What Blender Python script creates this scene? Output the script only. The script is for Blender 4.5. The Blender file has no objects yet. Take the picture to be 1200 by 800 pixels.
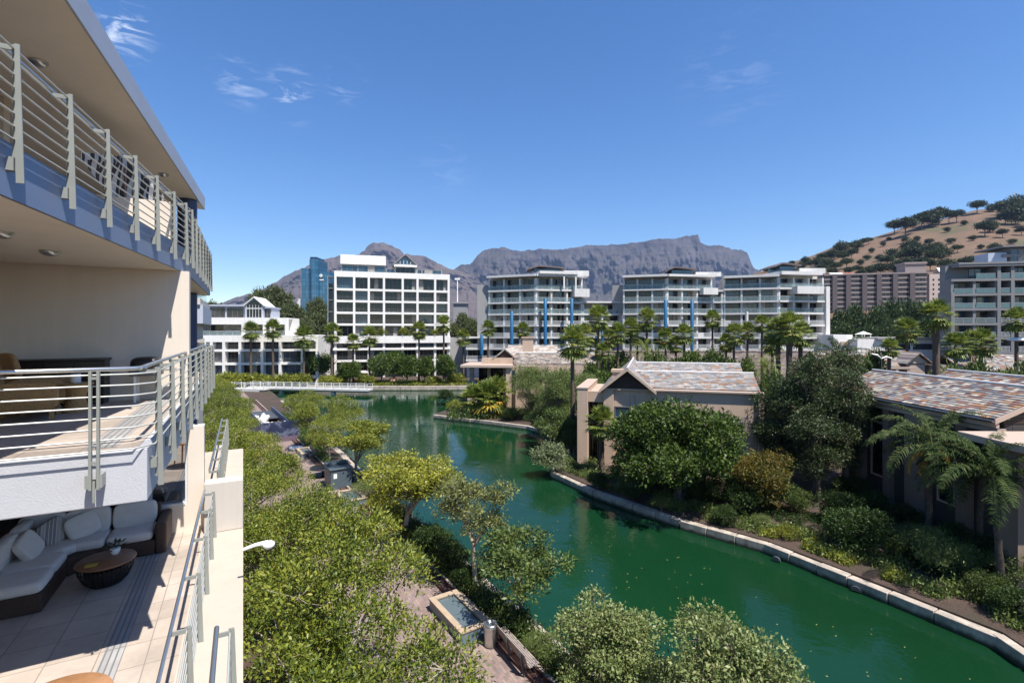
import bpy, math, random
import numpy as np
from mathutils import Vector, Matrix

# ------------------------------------------------------------------ camera, world, sun
scene = bpy.context.scene
COL = scene.collection
F = 575.0            # focal length in photo pixels (1200 wide)
HY = 388.0           # horizon row in the photo
CZ = 12.0            # camera height over the promenade
cam_data = bpy.data.cameras.new('camera')
cam = bpy.data.objects.new('camera', cam_data)
COL.objects.link(cam)
cam.location = (0, 0, CZ)
cam.rotation_euler = (math.radians(90), 0, 0)
cam_data.sensor_width = 36.0
cam_data.lens = F / 1200.0 * 36.0
cam_data.shift_y = (HY - 400.0) / 1200.0
cam_data.clip_start = 0.05
cam_data.clip_end = 30000
scene.camera = cam

SUN_L = Vector((-0.35, 0.40, -1.0)).normalized()
SUN_EL = math.asin(-SUN_L.z)
SUN_ROT = math.atan2(-SUN_L.x, -SUN_L.y)
world = bpy.data.worlds.new('World')
scene.world = world
world.use_nodes = True
wt = world.node_tree
wt.nodes.clear()
w_out = wt.nodes.new('ShaderNodeOutputWorld')
w_bg = wt.nodes.new('ShaderNodeBackground')
w_sky = wt.nodes.new('ShaderNodeTexSky')
w_sky.sky_type = 'NISHITA'
w_sky.sun_disc = False
w_sky.sun_elevation = SUN_EL
w_sky.sun_rotation = SUN_ROT
w_sky.air_density = 1.0
w_sky.dust_density = 0.1
w_sky.ozone_density = 3.0
w_bg.inputs['Strength'].default_value = 0.106
w_hsv = wt.nodes.new('ShaderNodeHueSaturation')
w_hsv.inputs['Saturation'].default_value = 1.27
w_hsv.inputs['Hue'].default_value = 0.507
wt.links.new(w_sky.outputs[0], w_hsv.inputs['Color'])
# thin cirrus wisps, placed by direction in the sky
w_tc = wt.nodes.new('ShaderNodeTexCoord')
w_map = wt.nodes.new('ShaderNodeMapping')
w_map.inputs['Rotation'].default_value = (0.2, -0.35, 0.25)
w_map.inputs['Scale'].default_value = (9.0, 14.0, 40.0)
wt.links.new(w_tc.outputs['Generated'], w_map.inputs['Vector'])
w_noise = wt.nodes.new('ShaderNodeTexNoise')
w_noise.inputs['Scale'].default_value = 1.6
w_noise.inputs['Detail'].default_value = 9
w_noise.inputs['Roughness'].default_value = 0.62
w_noise.inputs['Distortion'].default_value = 0.7
wt.links.new(w_map.outputs[0], w_noise.inputs['Vector'])
w_nr = wt.nodes.new('ShaderNodeMapRange')
w_nr.inputs['From Min'].default_value = 0.50
w_nr.inputs['From Max'].default_value = 0.80
wt.links.new(w_noise.outputs[0], w_nr.inputs['Value'])
prev = None
for (px, py, wid, amp) in ((340, 112, 0.06, 0.62), (145, 36, 0.055, 0.9), (278, 96, 0.055, 0.42), (405, 97, 0.045, 0.5), (860, 85, 0.13, 0.10), (520, 195, 0.08, 0.16)):
    d = Vector((px - 600, F, HY - py)).normalized()
    vd = wt.nodes.new('ShaderNodeVectorMath')
    vd.operation = 'DISTANCE'
    wt.links.new(w_tc.outputs['Generated'], vd.inputs[0])
    vd.inputs[1].default_value = d
    mr = wt.nodes.new('ShaderNodeMapRange')
    mr.interpolation_type = 'SMOOTHSTEP'
    mr.inputs['From Min'].default_value = 0.0
    mr.inputs['From Max'].default_value = wid
    mr.inputs['To Min'].default_value = amp
    mr.inputs['To Max'].default_value = 0.0
    wt.links.new(vd.outputs['Value'], mr.inputs['Value'])
    if prev is None:
        prev = mr.outputs[0]
    else:
        ad = wt.nodes.new('ShaderNodeMath')
        ad.operation = 'ADD'
        wt.links.new(prev, ad.inputs[0])
        wt.links.new(mr.outputs[0], ad.inputs[1])
        prev = ad.outputs[0]
w_mul = wt.nodes.new('ShaderNodeMath')
w_mul.operation = 'MULTIPLY'
w_mul.use_clamp = True
wt.links.new(prev, w_mul.inputs[0])
wt.links.new(w_nr.outputs[0], w_mul.inputs[1])
w_mix = wt.nodes.new('ShaderNodeMixRGB')
w_mix.inputs[2].default_value = (8.5, 9.0, 9.6, 1)
wt.links.new(w_mul.outputs[0], w_mix.inputs[0])
wt.links.new(w_hsv.outputs[0], w_mix.inputs[1])
wt.links.new(w_mix.outputs[0], w_bg.inputs['Color'])
wt.links.new(w_bg.outputs[0], w_out.inputs['Surface'])

sun_data = bpy.data.lights.new('sun', 'SUN')
sun = bpy.data.objects.new('sun', sun_data)
COL.objects.link(sun)
sun.rotation_euler = SUN_L.to_track_quat('-Z', 'Y').to_euler()
sun_data.energy = 5.0
sun_data.angle = math.radians(0.5)
sun_data.color = (1.0, 0.955, 0.89)

vs = scene.view_settings
vs.view_transform = 'Standard'
vs.look = 'None'
vs.exposure = 0.72
vs.gamma = 1.0
vs.use_curve_mapping = False
scene.render.engine = 'CYCLES'
cy = scene.cycles
cy.max_bounces = 8
cy.diffuse_bounces = 6
cy.glossy_bounces = 3
cy.transmission_bounces = 4
cy.transparent_max_bounces = 6
cy.volume_bounces = 0
cy.caustics_reflective = False
cy.caustics_refractive = False
cy.use_denoising = True

# ------------------------------------------------------------------ helpers
def at_z(px, py, z):
    """point at height z seen at photo pixel (px, py)"""
    D = F * (CZ - z) / (py - HY)
    return Vector(((px - 600) / F * D, D, z))

def at_d(px, py, D):
    """point at depth D seen at photo pixel (px, py)"""
    return Vector(((px - 600) / F * D, D, CZ - (py - HY) / F * D))

class MB:
    """collects faces and links them as one mesh"""
    def __init__(self):
        self.v = []; self.f = []; self.m = []; self.s = []
    def add(self, vs, fs, mi=0, smooth=False):
        o = len(self.v)
        self.v.extend([tuple(p) for p in vs])
        for f in fs:
            self.f.append(tuple(o + i for i in f)); self.m.append(mi); self.s.append(smooth)
    def hexa(self, p, mi=0):
        self.add(p, ((0, 3, 2, 1), (4, 5, 6, 7), (0, 1, 5, 4), (1, 2, 6, 5), (2, 3, 7, 6), (3, 0, 4, 7)), mi)
    def box(self, x0, x1, y0, y1, z0, z1, mi=0):
        self.hexa([(x0, y0, z0), (x1, y0, z0), (x1, y1, z0), (x0, y1, z0), (x0, y0, z1), (x1, y0, z1), (x1, y1, z1), (x0, y1, z1)], mi)
    def prism(self, poly, z0, z1, mi=0):
        n = len(poly)
        vs = [(p[0], p[1], z0) for p in poly] + [(p[0], p[1], z1) for p in poly]
        fs = [tuple(range(n - 1, -1, -1)), tuple(range(n, 2 * n))]
        fs += [(i, (i + 1) % n, n + (i + 1) % n, n + i) for i in range(n)]
        self.add(vs, fs, mi)
    def tube(self, pts, r, n=8, mi=0, cap=True, smooth=True):
        pts = [Vector(p) for p in pts]
        if not hasattr(r, '__len__'):
            r = [r] * len(pts)
        vs = []; fs = []
        up = Vector((0, 0, 1))
        t0 = (pts[1] - pts[0]).normalized()
        a = t0.cross(up)
        if a.length < 1e-3:
            a = t0.cross(Vector((1, 0, 0)))
        a.normalize()
        for i, p in enumerate(pts):
            if i == 0: t = pts[1] - pts[0]
            elif i == len(pts) - 1: t = pts[-1] - pts[-2]
            else: t = (pts[i + 1] - pts[i]).normalized() + (pts[i] - pts[i - 1]).normalized()
            t.normalize()
            a = a - t * a.dot(t)
            if a.length < 1e-4:
                a = t.orthogonal()
            a.normalize()
            b = t.cross(a)
            for k in range(n):
                q = 2 * math.pi * k / n
                vs.append(p + (a * math.cos(q) + b * math.sin(q)) * r[i])
        for i in range(len(pts) - 1):
            for k in range(n):
                fs.append((i * n + k, i * n + (k + 1) % n, (i + 1) * n + (k + 1) % n, (i + 1) * n + k))
        self.add(vs, fs, mi, smooth)
        if cap:
            o = len(pts) - 1
            self.add([vs[k] for k in range(n)], [tuple(range(n - 1, -1, -1))], mi)
            self.add([vs[o * n + k] for k in range(n)], [tuple(range(n))], mi)
    def lathe(self, c, prof, n=24, mi=0, smooth=True):
        vs = []; fs = []
        for (r, z) in prof:
            for k in range(n):
                q = 2 * math.pi * k / n
                vs.append((c[0] + r * math.cos(q), c[1] + r * math.sin(q), c[2] + z))
        for i in range(len(prof) - 1):
            for k in range(n):
                fs.append((i * n + k, i * n + (k + 1) % n, (i + 1) * n + (k + 1) % n, (i + 1) * n + k))
        self.add(vs, fs, mi, smooth)
        if prof[0][0] > 1e-4: self.add(vs[:n], [tuple(range(n - 1, -1, -1))], mi)
        if prof[-1][0] > 1e-4: self.add(vs[-n:], [tuple(range(n))], mi)
    def pillow(self, M4, sx, sy, sz, mi=0, n=8, e=0.45):
        """cushion: superellipsoid in the frame M4"""
        def sp(x, p): return math.copysign(abs(x) ** p, x)
        vs = []; fs = []
        N = 2 * n
        for i in range(n + 1):
            la = -math.pi / 2 + math.pi * i / n
            for k in range(N):
                lo = 2 * math.pi * k / N
                vs.append(M4 @ Vector((sx * sp(math.cos(la), e) * sp(math.cos(lo), e), sy * sp(math.cos(la), e) * sp(math.sin(lo), e), sz * sp(math.sin(la), 0.7))))
        for i in range(n):
            for k in range(N):
                fs.append((i * N + k, i * N + (k + 1) % N, (i + 1) * N + (k + 1) % N, (i + 1) * N + k))
        self.add(vs, fs, mi, True)
    def build(self, name, mats, parent=None, bevel=0):
        me = bpy.data.meshes.new(name)
        me.from_pydata(self.v, [], self.f)
        if not isinstance(mats, (list, tuple)): mats = [mats]
        for m in mats: me.materials.append(m)
        me.polygons.foreach_set('material_index', self.m)
        me.polygons.foreach_set('use_smooth', self.s)
        me.update()
        o = bpy.data.objects.new(name, me)
        COL.objects.link(o)
        if parent is not None:
            o.parent = parent
            o.matrix_parent_inverse = Matrix.Translation(-Vector(parent.location))
        if bevel:
            b = o.modifiers.new('bevel', 'BEVEL'); b.width = bevel; b.segments = 2; b.limit_method = 'ANGLE'
        return o

class Frame:
    """plan frame: s along e, d along n"""
    def __init__(self, o, e, n=None):
        self.o = Vector((o[0], o[1], 0)); self.e = Vector((e[0], e[1], 0)).normalized()
        self.n = Vector((n[0], n[1], 0)).normalized() if n is not None else Vector((-self.e.y, self.e.x, 0))
    def p(self, s, d, z): return self.o + self.e * s + self.n * d + Vector((0, 0, z))
    def box(self, mb, s0, s1, d0, d1, z0, z1, mi=0):
        P = self.p
        mb.hexa([P(s0, d0, z0), P(s1, d0, z0), P(s1, d1, z0), P(s0, d1, z0), P(s0, d0, z1), P(s1, d0, z1), P(s1, d1, z1), P(s0, d1, z1)], mi)
    def mat4(self, s, d, z):
        e, n = self.e, self.n
        p = self.p(s, d, z)
        return Matrix(((e.x, n.x, 0, p.x), (e.y, n.y, 0, p.y), (0, 0, 1, p.z), (0, 0, 0, 1)))

def thing(name, label, cat, loc=(0, 0, 0), group=None):
    o = bpy.data.objects.new(name, None)
    COL.objects.link(o)
    o.location = loc
    o.empty_display_size = 0.2
    return tag(o, label, cat, group)

def tag(o, label, cat, group=None):
    o['label'] = label; o['category'] = cat
    if group: o['group'] = group
    return o

def structure(o):
    o['kind'] = 'structure'
    return o

def copy_tree(o, parent=None):
    c = o.copy()
    COL.objects.link(c)
    if parent is not None: c.parent = parent
    for ch in o.children: copy_tree(ch, c)
    return c

# ------------------------------------------------------------------ materials
def nodes_of(name):
    m = bpy.data.materials.new(name)
    m.use_nodes = True
    nt = m.node_tree
    b = nt.nodes['Principled BSDF']
    return m, nt, b

def rgba(c): return (c[0], c[1], c[2], 1.0)

def ramp(nt, stops, constant=False):
    r = nt.nodes.new('ShaderNodeValToRGB')
    if constant: r.color_ramp.interpolation = 'CONSTANT'
    el = r.color_ramp.elements
    while len(el) > 1: el.remove(el[-1])
    el[0].position = stops[0][0]; el[0].color = rgba(stops[0][1])
    for (p, c) in stops[1:]:
        q = el.new(p); q.color = rgba(c)
    return r

def pos(nt):
    g = nt.nodes.new('ShaderNodeNewGeometry')
    return g.outputs['Position']

def noise(nt, vec, scale, detail=6, rough=0.6, dist=0.0):
    n = nt.nodes.new('ShaderNodeTexNoise')
    n.inputs['Scale'].default_value = scale
    n.inputs['Detail'].default_value = detail
    n.inputs['Roughness'].default_value = rough
    n.inputs['Distortion'].default_value = dist
    if vec is not None: nt.links.new(vec, n.inputs['Vector'])
    return n.outputs[0]

def mul(c, k): return tuple(min(1, max(0, x * k)) for x in c)

def pbr(name, col, rough=0.6, var=0.12, scale=2.0, bump=0.0, bscale=40.0, metal=0.0, spec=0.5, coord='pos', stain=0.0):
    m, nt, b = nodes_of(name)
    b.inputs['Roughness'].default_value = rough
    b.inputs['Metallic'].default_value = metal
    b.inputs['Specular IOR Level'].default_value = spec
    if coord == 'pos': p = pos(nt)
    else: p = nt.nodes.new('ShaderNodeTexCoord').outputs['Object']
    if var > 0:
        n = noise(nt, p, scale, 8, 0.65)
        r = ramp(nt, [(0.28, mul(col, 1 - var)), (0.5, col), (0.72, mul(col, 1 + var))])
        nt.links.new(n, r.inputs[0])
        out = r.outputs[0]
        if stain > 0:
            mp = nt.nodes.new('ShaderNodeMapping')
            mp.inputs['Scale'].default_value = (1.6, 1.6, 0.12)
            nt.links.new(p, mp.inputs['Vector'])
            n2 = noise(nt, mp.outputs[0], 1.3, 5, 0.7)
            r2 = ramp(nt, [(0.45, (1, 1, 1)), (0.75, (1 - stain,) * 3)])
            nt.links.new(n2, r2.inputs[0])
            mx = nt.nodes.new('ShaderNodeMixRGB'); mx.blend_type = 'MULTIPLY'; mx.inputs[0].default_value = 1
            nt.links.new(out, mx.inputs[1]); nt.links.new(r2.outputs[0], mx.inputs[2])
            out = mx.outputs[0]
        nt.links.new(out, b.inputs['Base Color'])
    else:
        b.inputs['Base Color'].default_value = rgba(col)
    if bump > 0:
        n = noise(nt, p, bscale, 6, 0.6)
        bp = nt.nodes.new('ShaderNodeBump')
        bp.inputs['Strength'].default_value = bump
        bp.inputs['Distance'].default_value = 0.02
        nt.links.new(n, bp.inputs['Height'])
        nt.links.new(bp.outputs[0], b.inputs['Normal'])
    return m

def leafmat(name, cols, rough=0.45, trans=0.25, spec=0.4, clump=0.5):
    """leaf colours differ from leaf to leaf and from branch to branch"""
    m, nt, b = nodes_of(name)
    g = nt.nodes.new('ShaderNodeNewGeometry')
    r = ramp(nt, [(i / (len(cols) - 1), c) for i, c in enumerate(cols)])
    oi = nt.nodes.new('ShaderNodeObjectInfo')
    tc = nt.nodes.new('ShaderNodeTexCoord')
    n = noise(nt, tc.outputs['Object'], 0.9, 3, 0.5)
    mx = nt.nodes.new('ShaderNodeMath'); mx.operation = 'MULTIPLY_ADD'
    mx.inputs[1].default_value = clump * 1.6; mx.inputs[2].default_value = -clump * 0.8
    nt.links.new(n, mx.inputs[0])
    ad = nt.nodes.new('ShaderNodeMath'); ad.operation = 'ADD'; ad.use_clamp = True
    isl = nt.nodes.new('ShaderNodeMath'); isl.operation = 'MULTIPLY_ADD'; isl.inputs[1].default_value = 0.72; isl.inputs[2].default_value = 0.14
    nt.links.new(g.outputs['Random Per Island'], isl.inputs[0])
    nt.links.new(mx.outputs[0], ad.inputs[0]); nt.links.new(isl.outputs[0], ad.inputs[1])
    a2 = nt.nodes.new('ShaderNodeMath'); a2.operation = 'MULTIPLY_ADD'
    a2.inputs[1].default_value = 0.22; a2.inputs[2].default_value = -0.11
    nt.links.new(oi.outputs['Random'], a2.inputs[0])
    a3 = nt.nodes.new('ShaderNodeMath'); a3.operation = 'ADD'; a3.use_clamp = True
    nt.links.new(ad.outputs[0], a3.inputs[0]); nt.links.new(a2.outputs[0], a3.inputs[1])
    nt.links.new(a3.outputs[0], r.inputs[0])
    nt.links.new(r.outputs[0], b.inputs['Base Color'])
    b.inputs['Roughness'].default_value = rough
    b.inputs['Specular IOR Level'].default_value = spec
    t = nt.nodes.new('ShaderNodeBsdfTranslucent')
    nt.links.new(r.outputs[0], t.inputs['Color'])
    ms = nt.nodes.new('ShaderNodeMixShader'); ms.inputs[0].default_value = trans
    nt.links.new(b.outputs[0], ms.inputs[1]); nt.links.new(t.outputs[0], ms.inputs[2])
    nt.links.new(ms.outputs[0], nt.nodes['Material Output'].inputs['Surface'])
    return m

def brickmat(name, e, cols, bw, bh, mortar, msize=0.01, rough=0.7, horizontal=True, bump=0.5, offset=0.5, spec=0.3, zk=1.0):
    """brick or tile pattern in world metres: rows along direction e, up the wall or roof (zk) or across the ground"""
    m, nt, b = nodes_of(name)
    p = pos(nt)
    d1 = nt.nodes.new('ShaderNodeVectorMath'); d1.operation = 'DOT_PRODUCT'
    nt.links.new(p, d1.inputs[0]); d1.inputs[1].default_value = (e[0], e[1], 0)
    d2 = nt.nodes.new('ShaderNodeVectorMath'); d2.operation = 'DOT_PRODUCT'
    nt.links.new(p, d2.inputs[0]); d2.inputs[1].default_value = (-e[1], e[0], 0) if horizontal else (0, 0, zk)
    c = nt.nodes.new('ShaderNodeCombineXYZ')
    nt.links.new(d1.outputs['Value'], c.inputs[0]); nt.links.new(d2.outputs['Value'], c.inputs[1])
    t = nt.nodes.new('ShaderNodeTexBrick')
    t.offset = offset
    t.inputs['Scale'].default_value = 1.0
    t.inputs['Brick Width'].default_value = bw
    t.inputs['Row Height'].default_value = bh
    t.inputs['Mortar Size'].default_value = msize
    t.inputs['Mortar Smooth'].default_value = 0.2
    t.inputs['Color1'].default_value = (0, 0, 0, 1)
    t.inputs['Color2'].default_value = (1, 1, 1, 1)
    t.inputs['Mortar'].default_value = (0.5, 0.5, 0.5, 1)
    nt.links.new(c.outputs[0], t.inputs['Vector'])
    n = len(cols)
    r = ramp(nt, [(i / n, cc) for i, cc in enumerate(cols)], constant=True)
    nt.links.new(t.outputs['Color'], r.inputs[0])
    nz = noise(nt, p, 1.1, 6, 0.7)
    rz = ramp(nt, [(0.3, (0.8,) * 3), (0.7, (1.2,) * 3)])
    nt.links.new(nz, rz.inputs[0])
    mm = nt.nodes.new('ShaderNodeMixRGB'); mm.blend_type = 'MULTIPLY'; mm.inputs[0].default_value = 1
    nt.links.new(r.outputs[0], mm.inputs[1]); nt.links.new(rz.outputs[0], mm.inputs[2])
    mx = nt.nodes.new('ShaderNodeMixRGB')
    nt.links.new(t.outputs['Fac'], mx.inputs[0]); nt.links.new(mm.outputs[0], mx.inputs[1])
    mx.inputs[2].default_value = rgba(mortar)
    nt.links.new(mx.outputs[0], b.inputs['Base Color'])
    b.inputs['Roughness'].default_value = rough
    b.inputs['Specular IOR Level'].default_value = spec
    if bump > 0:
        sb = nt.nodes.new('ShaderNodeMath'); sb.operation = 'SUBTRACT'
        nt.links.new(t.outputs['Color'], sb.inputs[0]); nt.links.new(t.outputs['Fac'], sb.inputs[1])
        bp = nt.nodes.new('ShaderNodeBump'); bp.inputs['Strength'].default_value = bump; bp.inputs['Distance'].default_value = 0.03
        nt.links.new(sb.outputs[0], bp.inputs['Height']); nt.links.new(bp.outputs[0], b.inputs['Normal'])
    return m

def glassmat(name, col, rough=0.06, spec=0.8, bump=0.0):
    m, nt, b = nodes_of(name)
    p = pos(nt)
    n = noise(nt, p, 0.55, 4, 0.6)
    r = ramp(nt, [(0.3, mul(col, 0.55)), (0.7, mul(col, 1.6))])
    nt.links.new(n, r.inputs[0]); nt.links.new(r.outputs[0], b.inputs['Base Color'])
    b.inputs['Roughness'].default_value = rough
    b.inputs['Specular IOR Level'].default_value = spec
    return m

def clearglass(name, tint=(0.75, 0.88, 0.88), opac=0.25):
    m, nt, b = nodes_of(name)
    b.inputs['Base Color'].default_value = rgba(mul(tint, 0.5))
    b.inputs['Roughness'].default_value = 0.05
    t = nt.nodes.new('ShaderNodeBsdfTransparent'); t.inputs[0].default_value = rgba(tint)
    ms = nt.nodes.new('ShaderNodeMixShader'); ms.inputs[0].default_value = 1 - opac
    nt.links.new(b.outputs[0], ms.inputs[1]); nt.links.new(t.outputs[0], ms.inputs[2])
    nt.links.new(ms.outputs[0], nt.nodes['Material Output'].inputs['Surface'])
    return m

U = Vector((-0.4806, 0.877, 0)); V = Vector((0.877, 0.4806, 0))    # along / out of the left building

M = {}
M['cream'] = pbr('cream_render', (0.47, 0.40, 0.325), 0.75, 0.04, 0.7, 0.15, 60, stain=0.08)
M['cream_lifted'] = pbr('cream_render_lifted', (0.68, 0.60, 0.505), 0.8, 0.04, 0.6, 0.12, 60, stain=0.08)  # paler copy of cream: fill light on the shaded walls put into the colour
M['soffit'] = pbr('soffit_paint', (0.84, 0.75, 0.64), 0.8, 0.04, 0.5, stain=0.05)
M['white'] = pbr('white_render', (0.55, 0.50, 0.44), 0.7, 0.05, 0.5, 0.1, 50, stain=0.10)
M['whitepaint'] = pbr('white_paint', (0.78, 0.77, 0.74), 0.5, 0.04, 1.0)
M['farwhite'] = pbr('far_white_render', (0.74, 0.71, 0.665), 0.75, 0.06, 0.25, stain=0.12)
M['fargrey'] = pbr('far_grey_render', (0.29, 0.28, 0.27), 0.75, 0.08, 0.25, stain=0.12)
M['greyfascia'] = pbr('grey_fascia', (0.42, 0.45, 0.52), 0.55, 0.06, 1.0, 0.12, 80)
M['shadefascia'] = pbr('shaded_sky_fascia', (0.17, 0.215, 0.32), 0.35, 0.05, 0.8)  # blue of sky light on the shaded fascia put into the base colour
M['slabwhite'] = pbr('slab_render', (0.47, 0.475, 0.50), 0.8, 0.04, 2.0, 0.25, 45)
M['navy'] = pbr('navy_paint', (0.025, 0.04, 0.10), 0.4, 0.08, 1)
M['bluecol'] = pbr('blue_column_paint', (0.012, 0.10, 0.21), 0.45, 0.08, 0.6)
M['sage'] = pbr('sage_metal', (0.25, 0.26, 0.235), 0.4, 0.08, 3, metal=0.0)
M['steel'] = pbr('steel', (0.55, 0.55, 0.53), 0.28, 0.04, 3, metal=0.9)
M['rod'] = pbr('rod_metal', (0.52, 0.52, 0.48), 0.4, 0.04, 3, metal=0.3)
M['darksteel'] = pbr('dark_steel', (0.10, 0.11, 0.12), 0.45, 0.1, 2, metal=0.4)
M['tile'] = brickmat('terrace_tile', (V.x, V.y), [(0.41, 0.345, 0.285), (0.44, 0.37, 0.31), (0.425, 0.357, 0.296), (0.395, 0.33, 0.272)], 0.6, 0.6, (0.24, 0.20, 0.17), 0.008, 0.55, True, 0.05, 0.0)
M['drain'] = brickmat('drain_tile', (U.x, U.y), [(0.30, 0.29, 0.28), (0.34, 0.33, 0.32)], 3.0, 0.075, (0.17, 0.165, 0.16), 0.012, 0.6, True, 0.3, 0.0)
M['paver'] = brickmat('brick_paver', (U.x, U.y), [(0.215, 0.15, 0.13), (0.25, 0.175, 0.15), (0.19, 0.14, 0.128), (0.275, 0.205, 0.175), (0.225, 0.17, 0.155)], 0.24, 0.12, (0.19, 0.15, 0.13), 0.010, 0.8, True, 0.25)
M['sandstone'] = pbr('sandstone', (0.38, 0.29, 0.20), 0.8, 0.15, 2.5, 0.4, 20)
M['stone'] = pbr('pale_stone', (0.40, 0.34, 0.275), 0.8, 0.4, 1.6, 0.8, 14, stain=0.35)
M['tan'] = pbr('tan_render', (0.50, 0.365, 0.265), 0.8, 0.07, 0.8, 0.2, 40, stain=0.15)
M['shaded_tan'] = pbr('shaded_tan_render', (0.24, 0.17, 0.125), 0.8, 0.1, 0.8, 0.2, 40, stain=0.15)  # darker copy of tan: shade on the right villa put into the colour
M['darkpanel'] = pbr('dark_wall_panel', (0.055, 0.044, 0.038), 0.8, 0.12, 0.8, 0.2, 40)
M['wingwhite'] = pbr('balcony_block_render', (0.62, 0.60, 0.57), 0.75, 0.08, 0.25, stain=0.18)
M['tancap'] = pbr('tan_cap', (0.43, 0.325, 0.255), 0.8, 0.08, 0.8)
M['timber'] = brickmat('dark_timber', (0.963, -0.27), [(0.05, 0.032, 0.024), (0.06, 0.038, 0.03), (0.045, 0.03, 0.022)], 3.0, 0.16, (0.02, 0.014, 0.01), 0.02, 0.7, False, 0.4)
M['rubble'] = None
M['window_dark'] = glassmat('window_glass_dark', (0.008, 0.010, 0.012), 0.06, 0.5)
M['window_blue'] = glassmat('window_glass_blue', (0.022, 0.05, 0.08), 0.06, 0.7)
M['window_grey'] = glassmat('window_glass_grey', (0.035, 0.035, 0.036), 0.1, 0.5)
M['curtain'] = pbr('curtain', (0.26, 0.245, 0.22), 0.8, 0.4, 1.5)
M['window_tower'] = None
M['frame'] = pbr('window_frame', (0.16, 0.16, 0.16), 0.5, 0.0)
M['frame_white'] = pbr('window_frame_white', (0.62, 0.62, 0.62), 0.5, 0.0)
M['balglass'] = clearglass('balustrade_glass', (0.70, 0.86, 0.88), 0.35)
M['brownwall'] = pbr('brown_wall', (0.30, 0.245, 0.225), 0.8, 0.08, 0.15)
M['darkbrown'] = pbr('dark_brown_wall', (0.12, 0.095, 0.095), 0.8, 0.08, 0.15)
M['paleend'] = pbr('pale_end_wall', (0.56, 0.44, 0.37), 0.8, 0.06, 0.15)
M['bark'] = pbr('bark', (0.17, 0.135, 0.105), 0.9, 0.35, 6, 0.8, 25, coord='obj')
M['palebark'] = pbr('pale_bark', (0.36, 0.31, 0.25), 0.9, 0.3, 5, 0.6, 25, coord='obj')
M['palmbark'] = pbr('palm_bark', (0.10, 0.072, 0.052), 0.95, 0.6, 9, 1.0, 9, coord='obj')
M['wicker'] = pbr('dark_wicker', (0.055, 0.032, 0.022), 0.6, 0.5, 60, 1.0, 90)
M['rattan'] = pbr('rattan', (0.42, 0.24, 0.09), 0.55, 0.35, 40, 1.0, 70)
M['cushion'] = pbr('cushion_fabric', (0.60, 0.56, 0.52), 0.9, 0.06, 5, 0.35, 22)
M['wood'] = pbr('table_wood', (0.20, 0.09, 0.045), 0.4, 0.25, 8)
M['orangewood'] = pbr('orange_wood', (0.46, 0.23, 0.10), 0.4, 0.2, 6)
M['black'] = pbr('black_paint', (0.015, 0.014, 0.014), 0.4, 0.1, 3)
M['ebony'] = pbr('ebony_wood', (0.022, 0.014, 0.012), 0.4, 0.3, 6)
M['soil'] = None
# ------------------------------------------------------------------ ground, water, paths
def ground_material():
    m, nt, b = nodes_of('ground_soil')
    p = pos(nt)
    n1 = noise(nt, p, 0.35, 8, 0.65); n2 = noise(nt, p, 9, 6, 0.7)
    r1 = ramp(nt, [(0.3, (0.035, 0.045, 0.015)), (0.48, (0.06, 0.038, 0.027)), (0.75, (0.10, 0.064, 0.046))])
    nt.links.new(n1, r1.inputs[0])
    r2 = ramp(nt, [(0.3, (0.5,) * 3), (0.7, (1.35,) * 3)])
    nt.links.new(n2, r2.inputs[0])
    mx = nt.nodes.new('ShaderNodeMixRGB'); mx.blend_type = 'MULTIPLY'; mx.inputs[0].default_value = 1
    nt.links.new(r1.outputs[0], mx.inputs[1]); nt.links.new(r2.outputs[0], mx.inputs[2])
    nt.links.new(mx.outputs[0], b.inputs['Base Color'])
    b.inputs['Roughness'].default_value = 0.95
    bp = nt.nodes.new('ShaderNodeBump'); bp.inputs['Strength'].default_value = 0.8; bp.inputs['Distance'].default_value = 0.06
    nt.links.new(n2, bp.inputs['Height']); nt.links.new(bp.outputs[0], b.inputs['Normal'])
    return m
M['soil'] = ground_material()

def water_material():
    m, nt, b = nodes_of('canal_water')
    p = pos(nt)
    n0 = noise(nt, p, 0.06, 4, 0.6)
    r = ramp(nt, [(0.3, (0.004, 0.026, 0.009)), (0.7, (0.005, 0.038, 0.014))])
    nt.links.new(n0, r.inputs[0]); nt.links.new(r.outputs[0], b.inputs['Base Color'])
    b.inputs['Roughness'].default_value = 0.04
    b.inputs['IOR'].default_value = 1.333
    mp = nt.nodes.new('ShaderNodeMapping'); mp.inputs['Scale'].default_value = (0.8, 0.8, 1)
    mp.inputs['Rotation'].default_value = (0, 0, 0.4)
    nt.links.new(p, mp.inputs['Vector'])
    n1 = noise(nt, mp.outputs[0], 1.1, 4, 0.5, 0.6)
    n2 = noise(nt, mp.outputs[0], 5.0, 3, 0.5)
    # ripples are stronger in some patches of the canal (light wind)
    np_ = noise(nt, p, 0.05, 2, 0.5)
    rp = ramp(nt, [(0.35, (0.25,) * 3), (0.65, (1,) * 3)])
    nt.links.new(np_, rp.inputs[0])
    ad = nt.nodes.new('ShaderNodeMath'); ad.operation = 'MULTIPLY_ADD'; ad.inputs[1].default_value = 0.32
    nt.links.new(n2, ad.inputs[0]); nt.links.new(n1, ad.inputs[2])
    bp = nt.nodes.new('ShaderNodeBump'); bp.inputs['Distance'].default_value = 0.05
    mm = nt.nodes.new('ShaderNodeMath'); mm.operation = 'MULTIPLY'; mm.inputs[1].default_value = 0.62
    nt.links.new(rp.outputs[0], mm.inputs[0]); nt.links.new(mm.outputs[0], bp.inputs['Strength'])
    nt.links.new(ad.outputs[0], bp.inputs['Height']); nt.links.new(bp.outputs[0], b.inputs['Normal'])
    return m
M['water'] = water_material()

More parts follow.
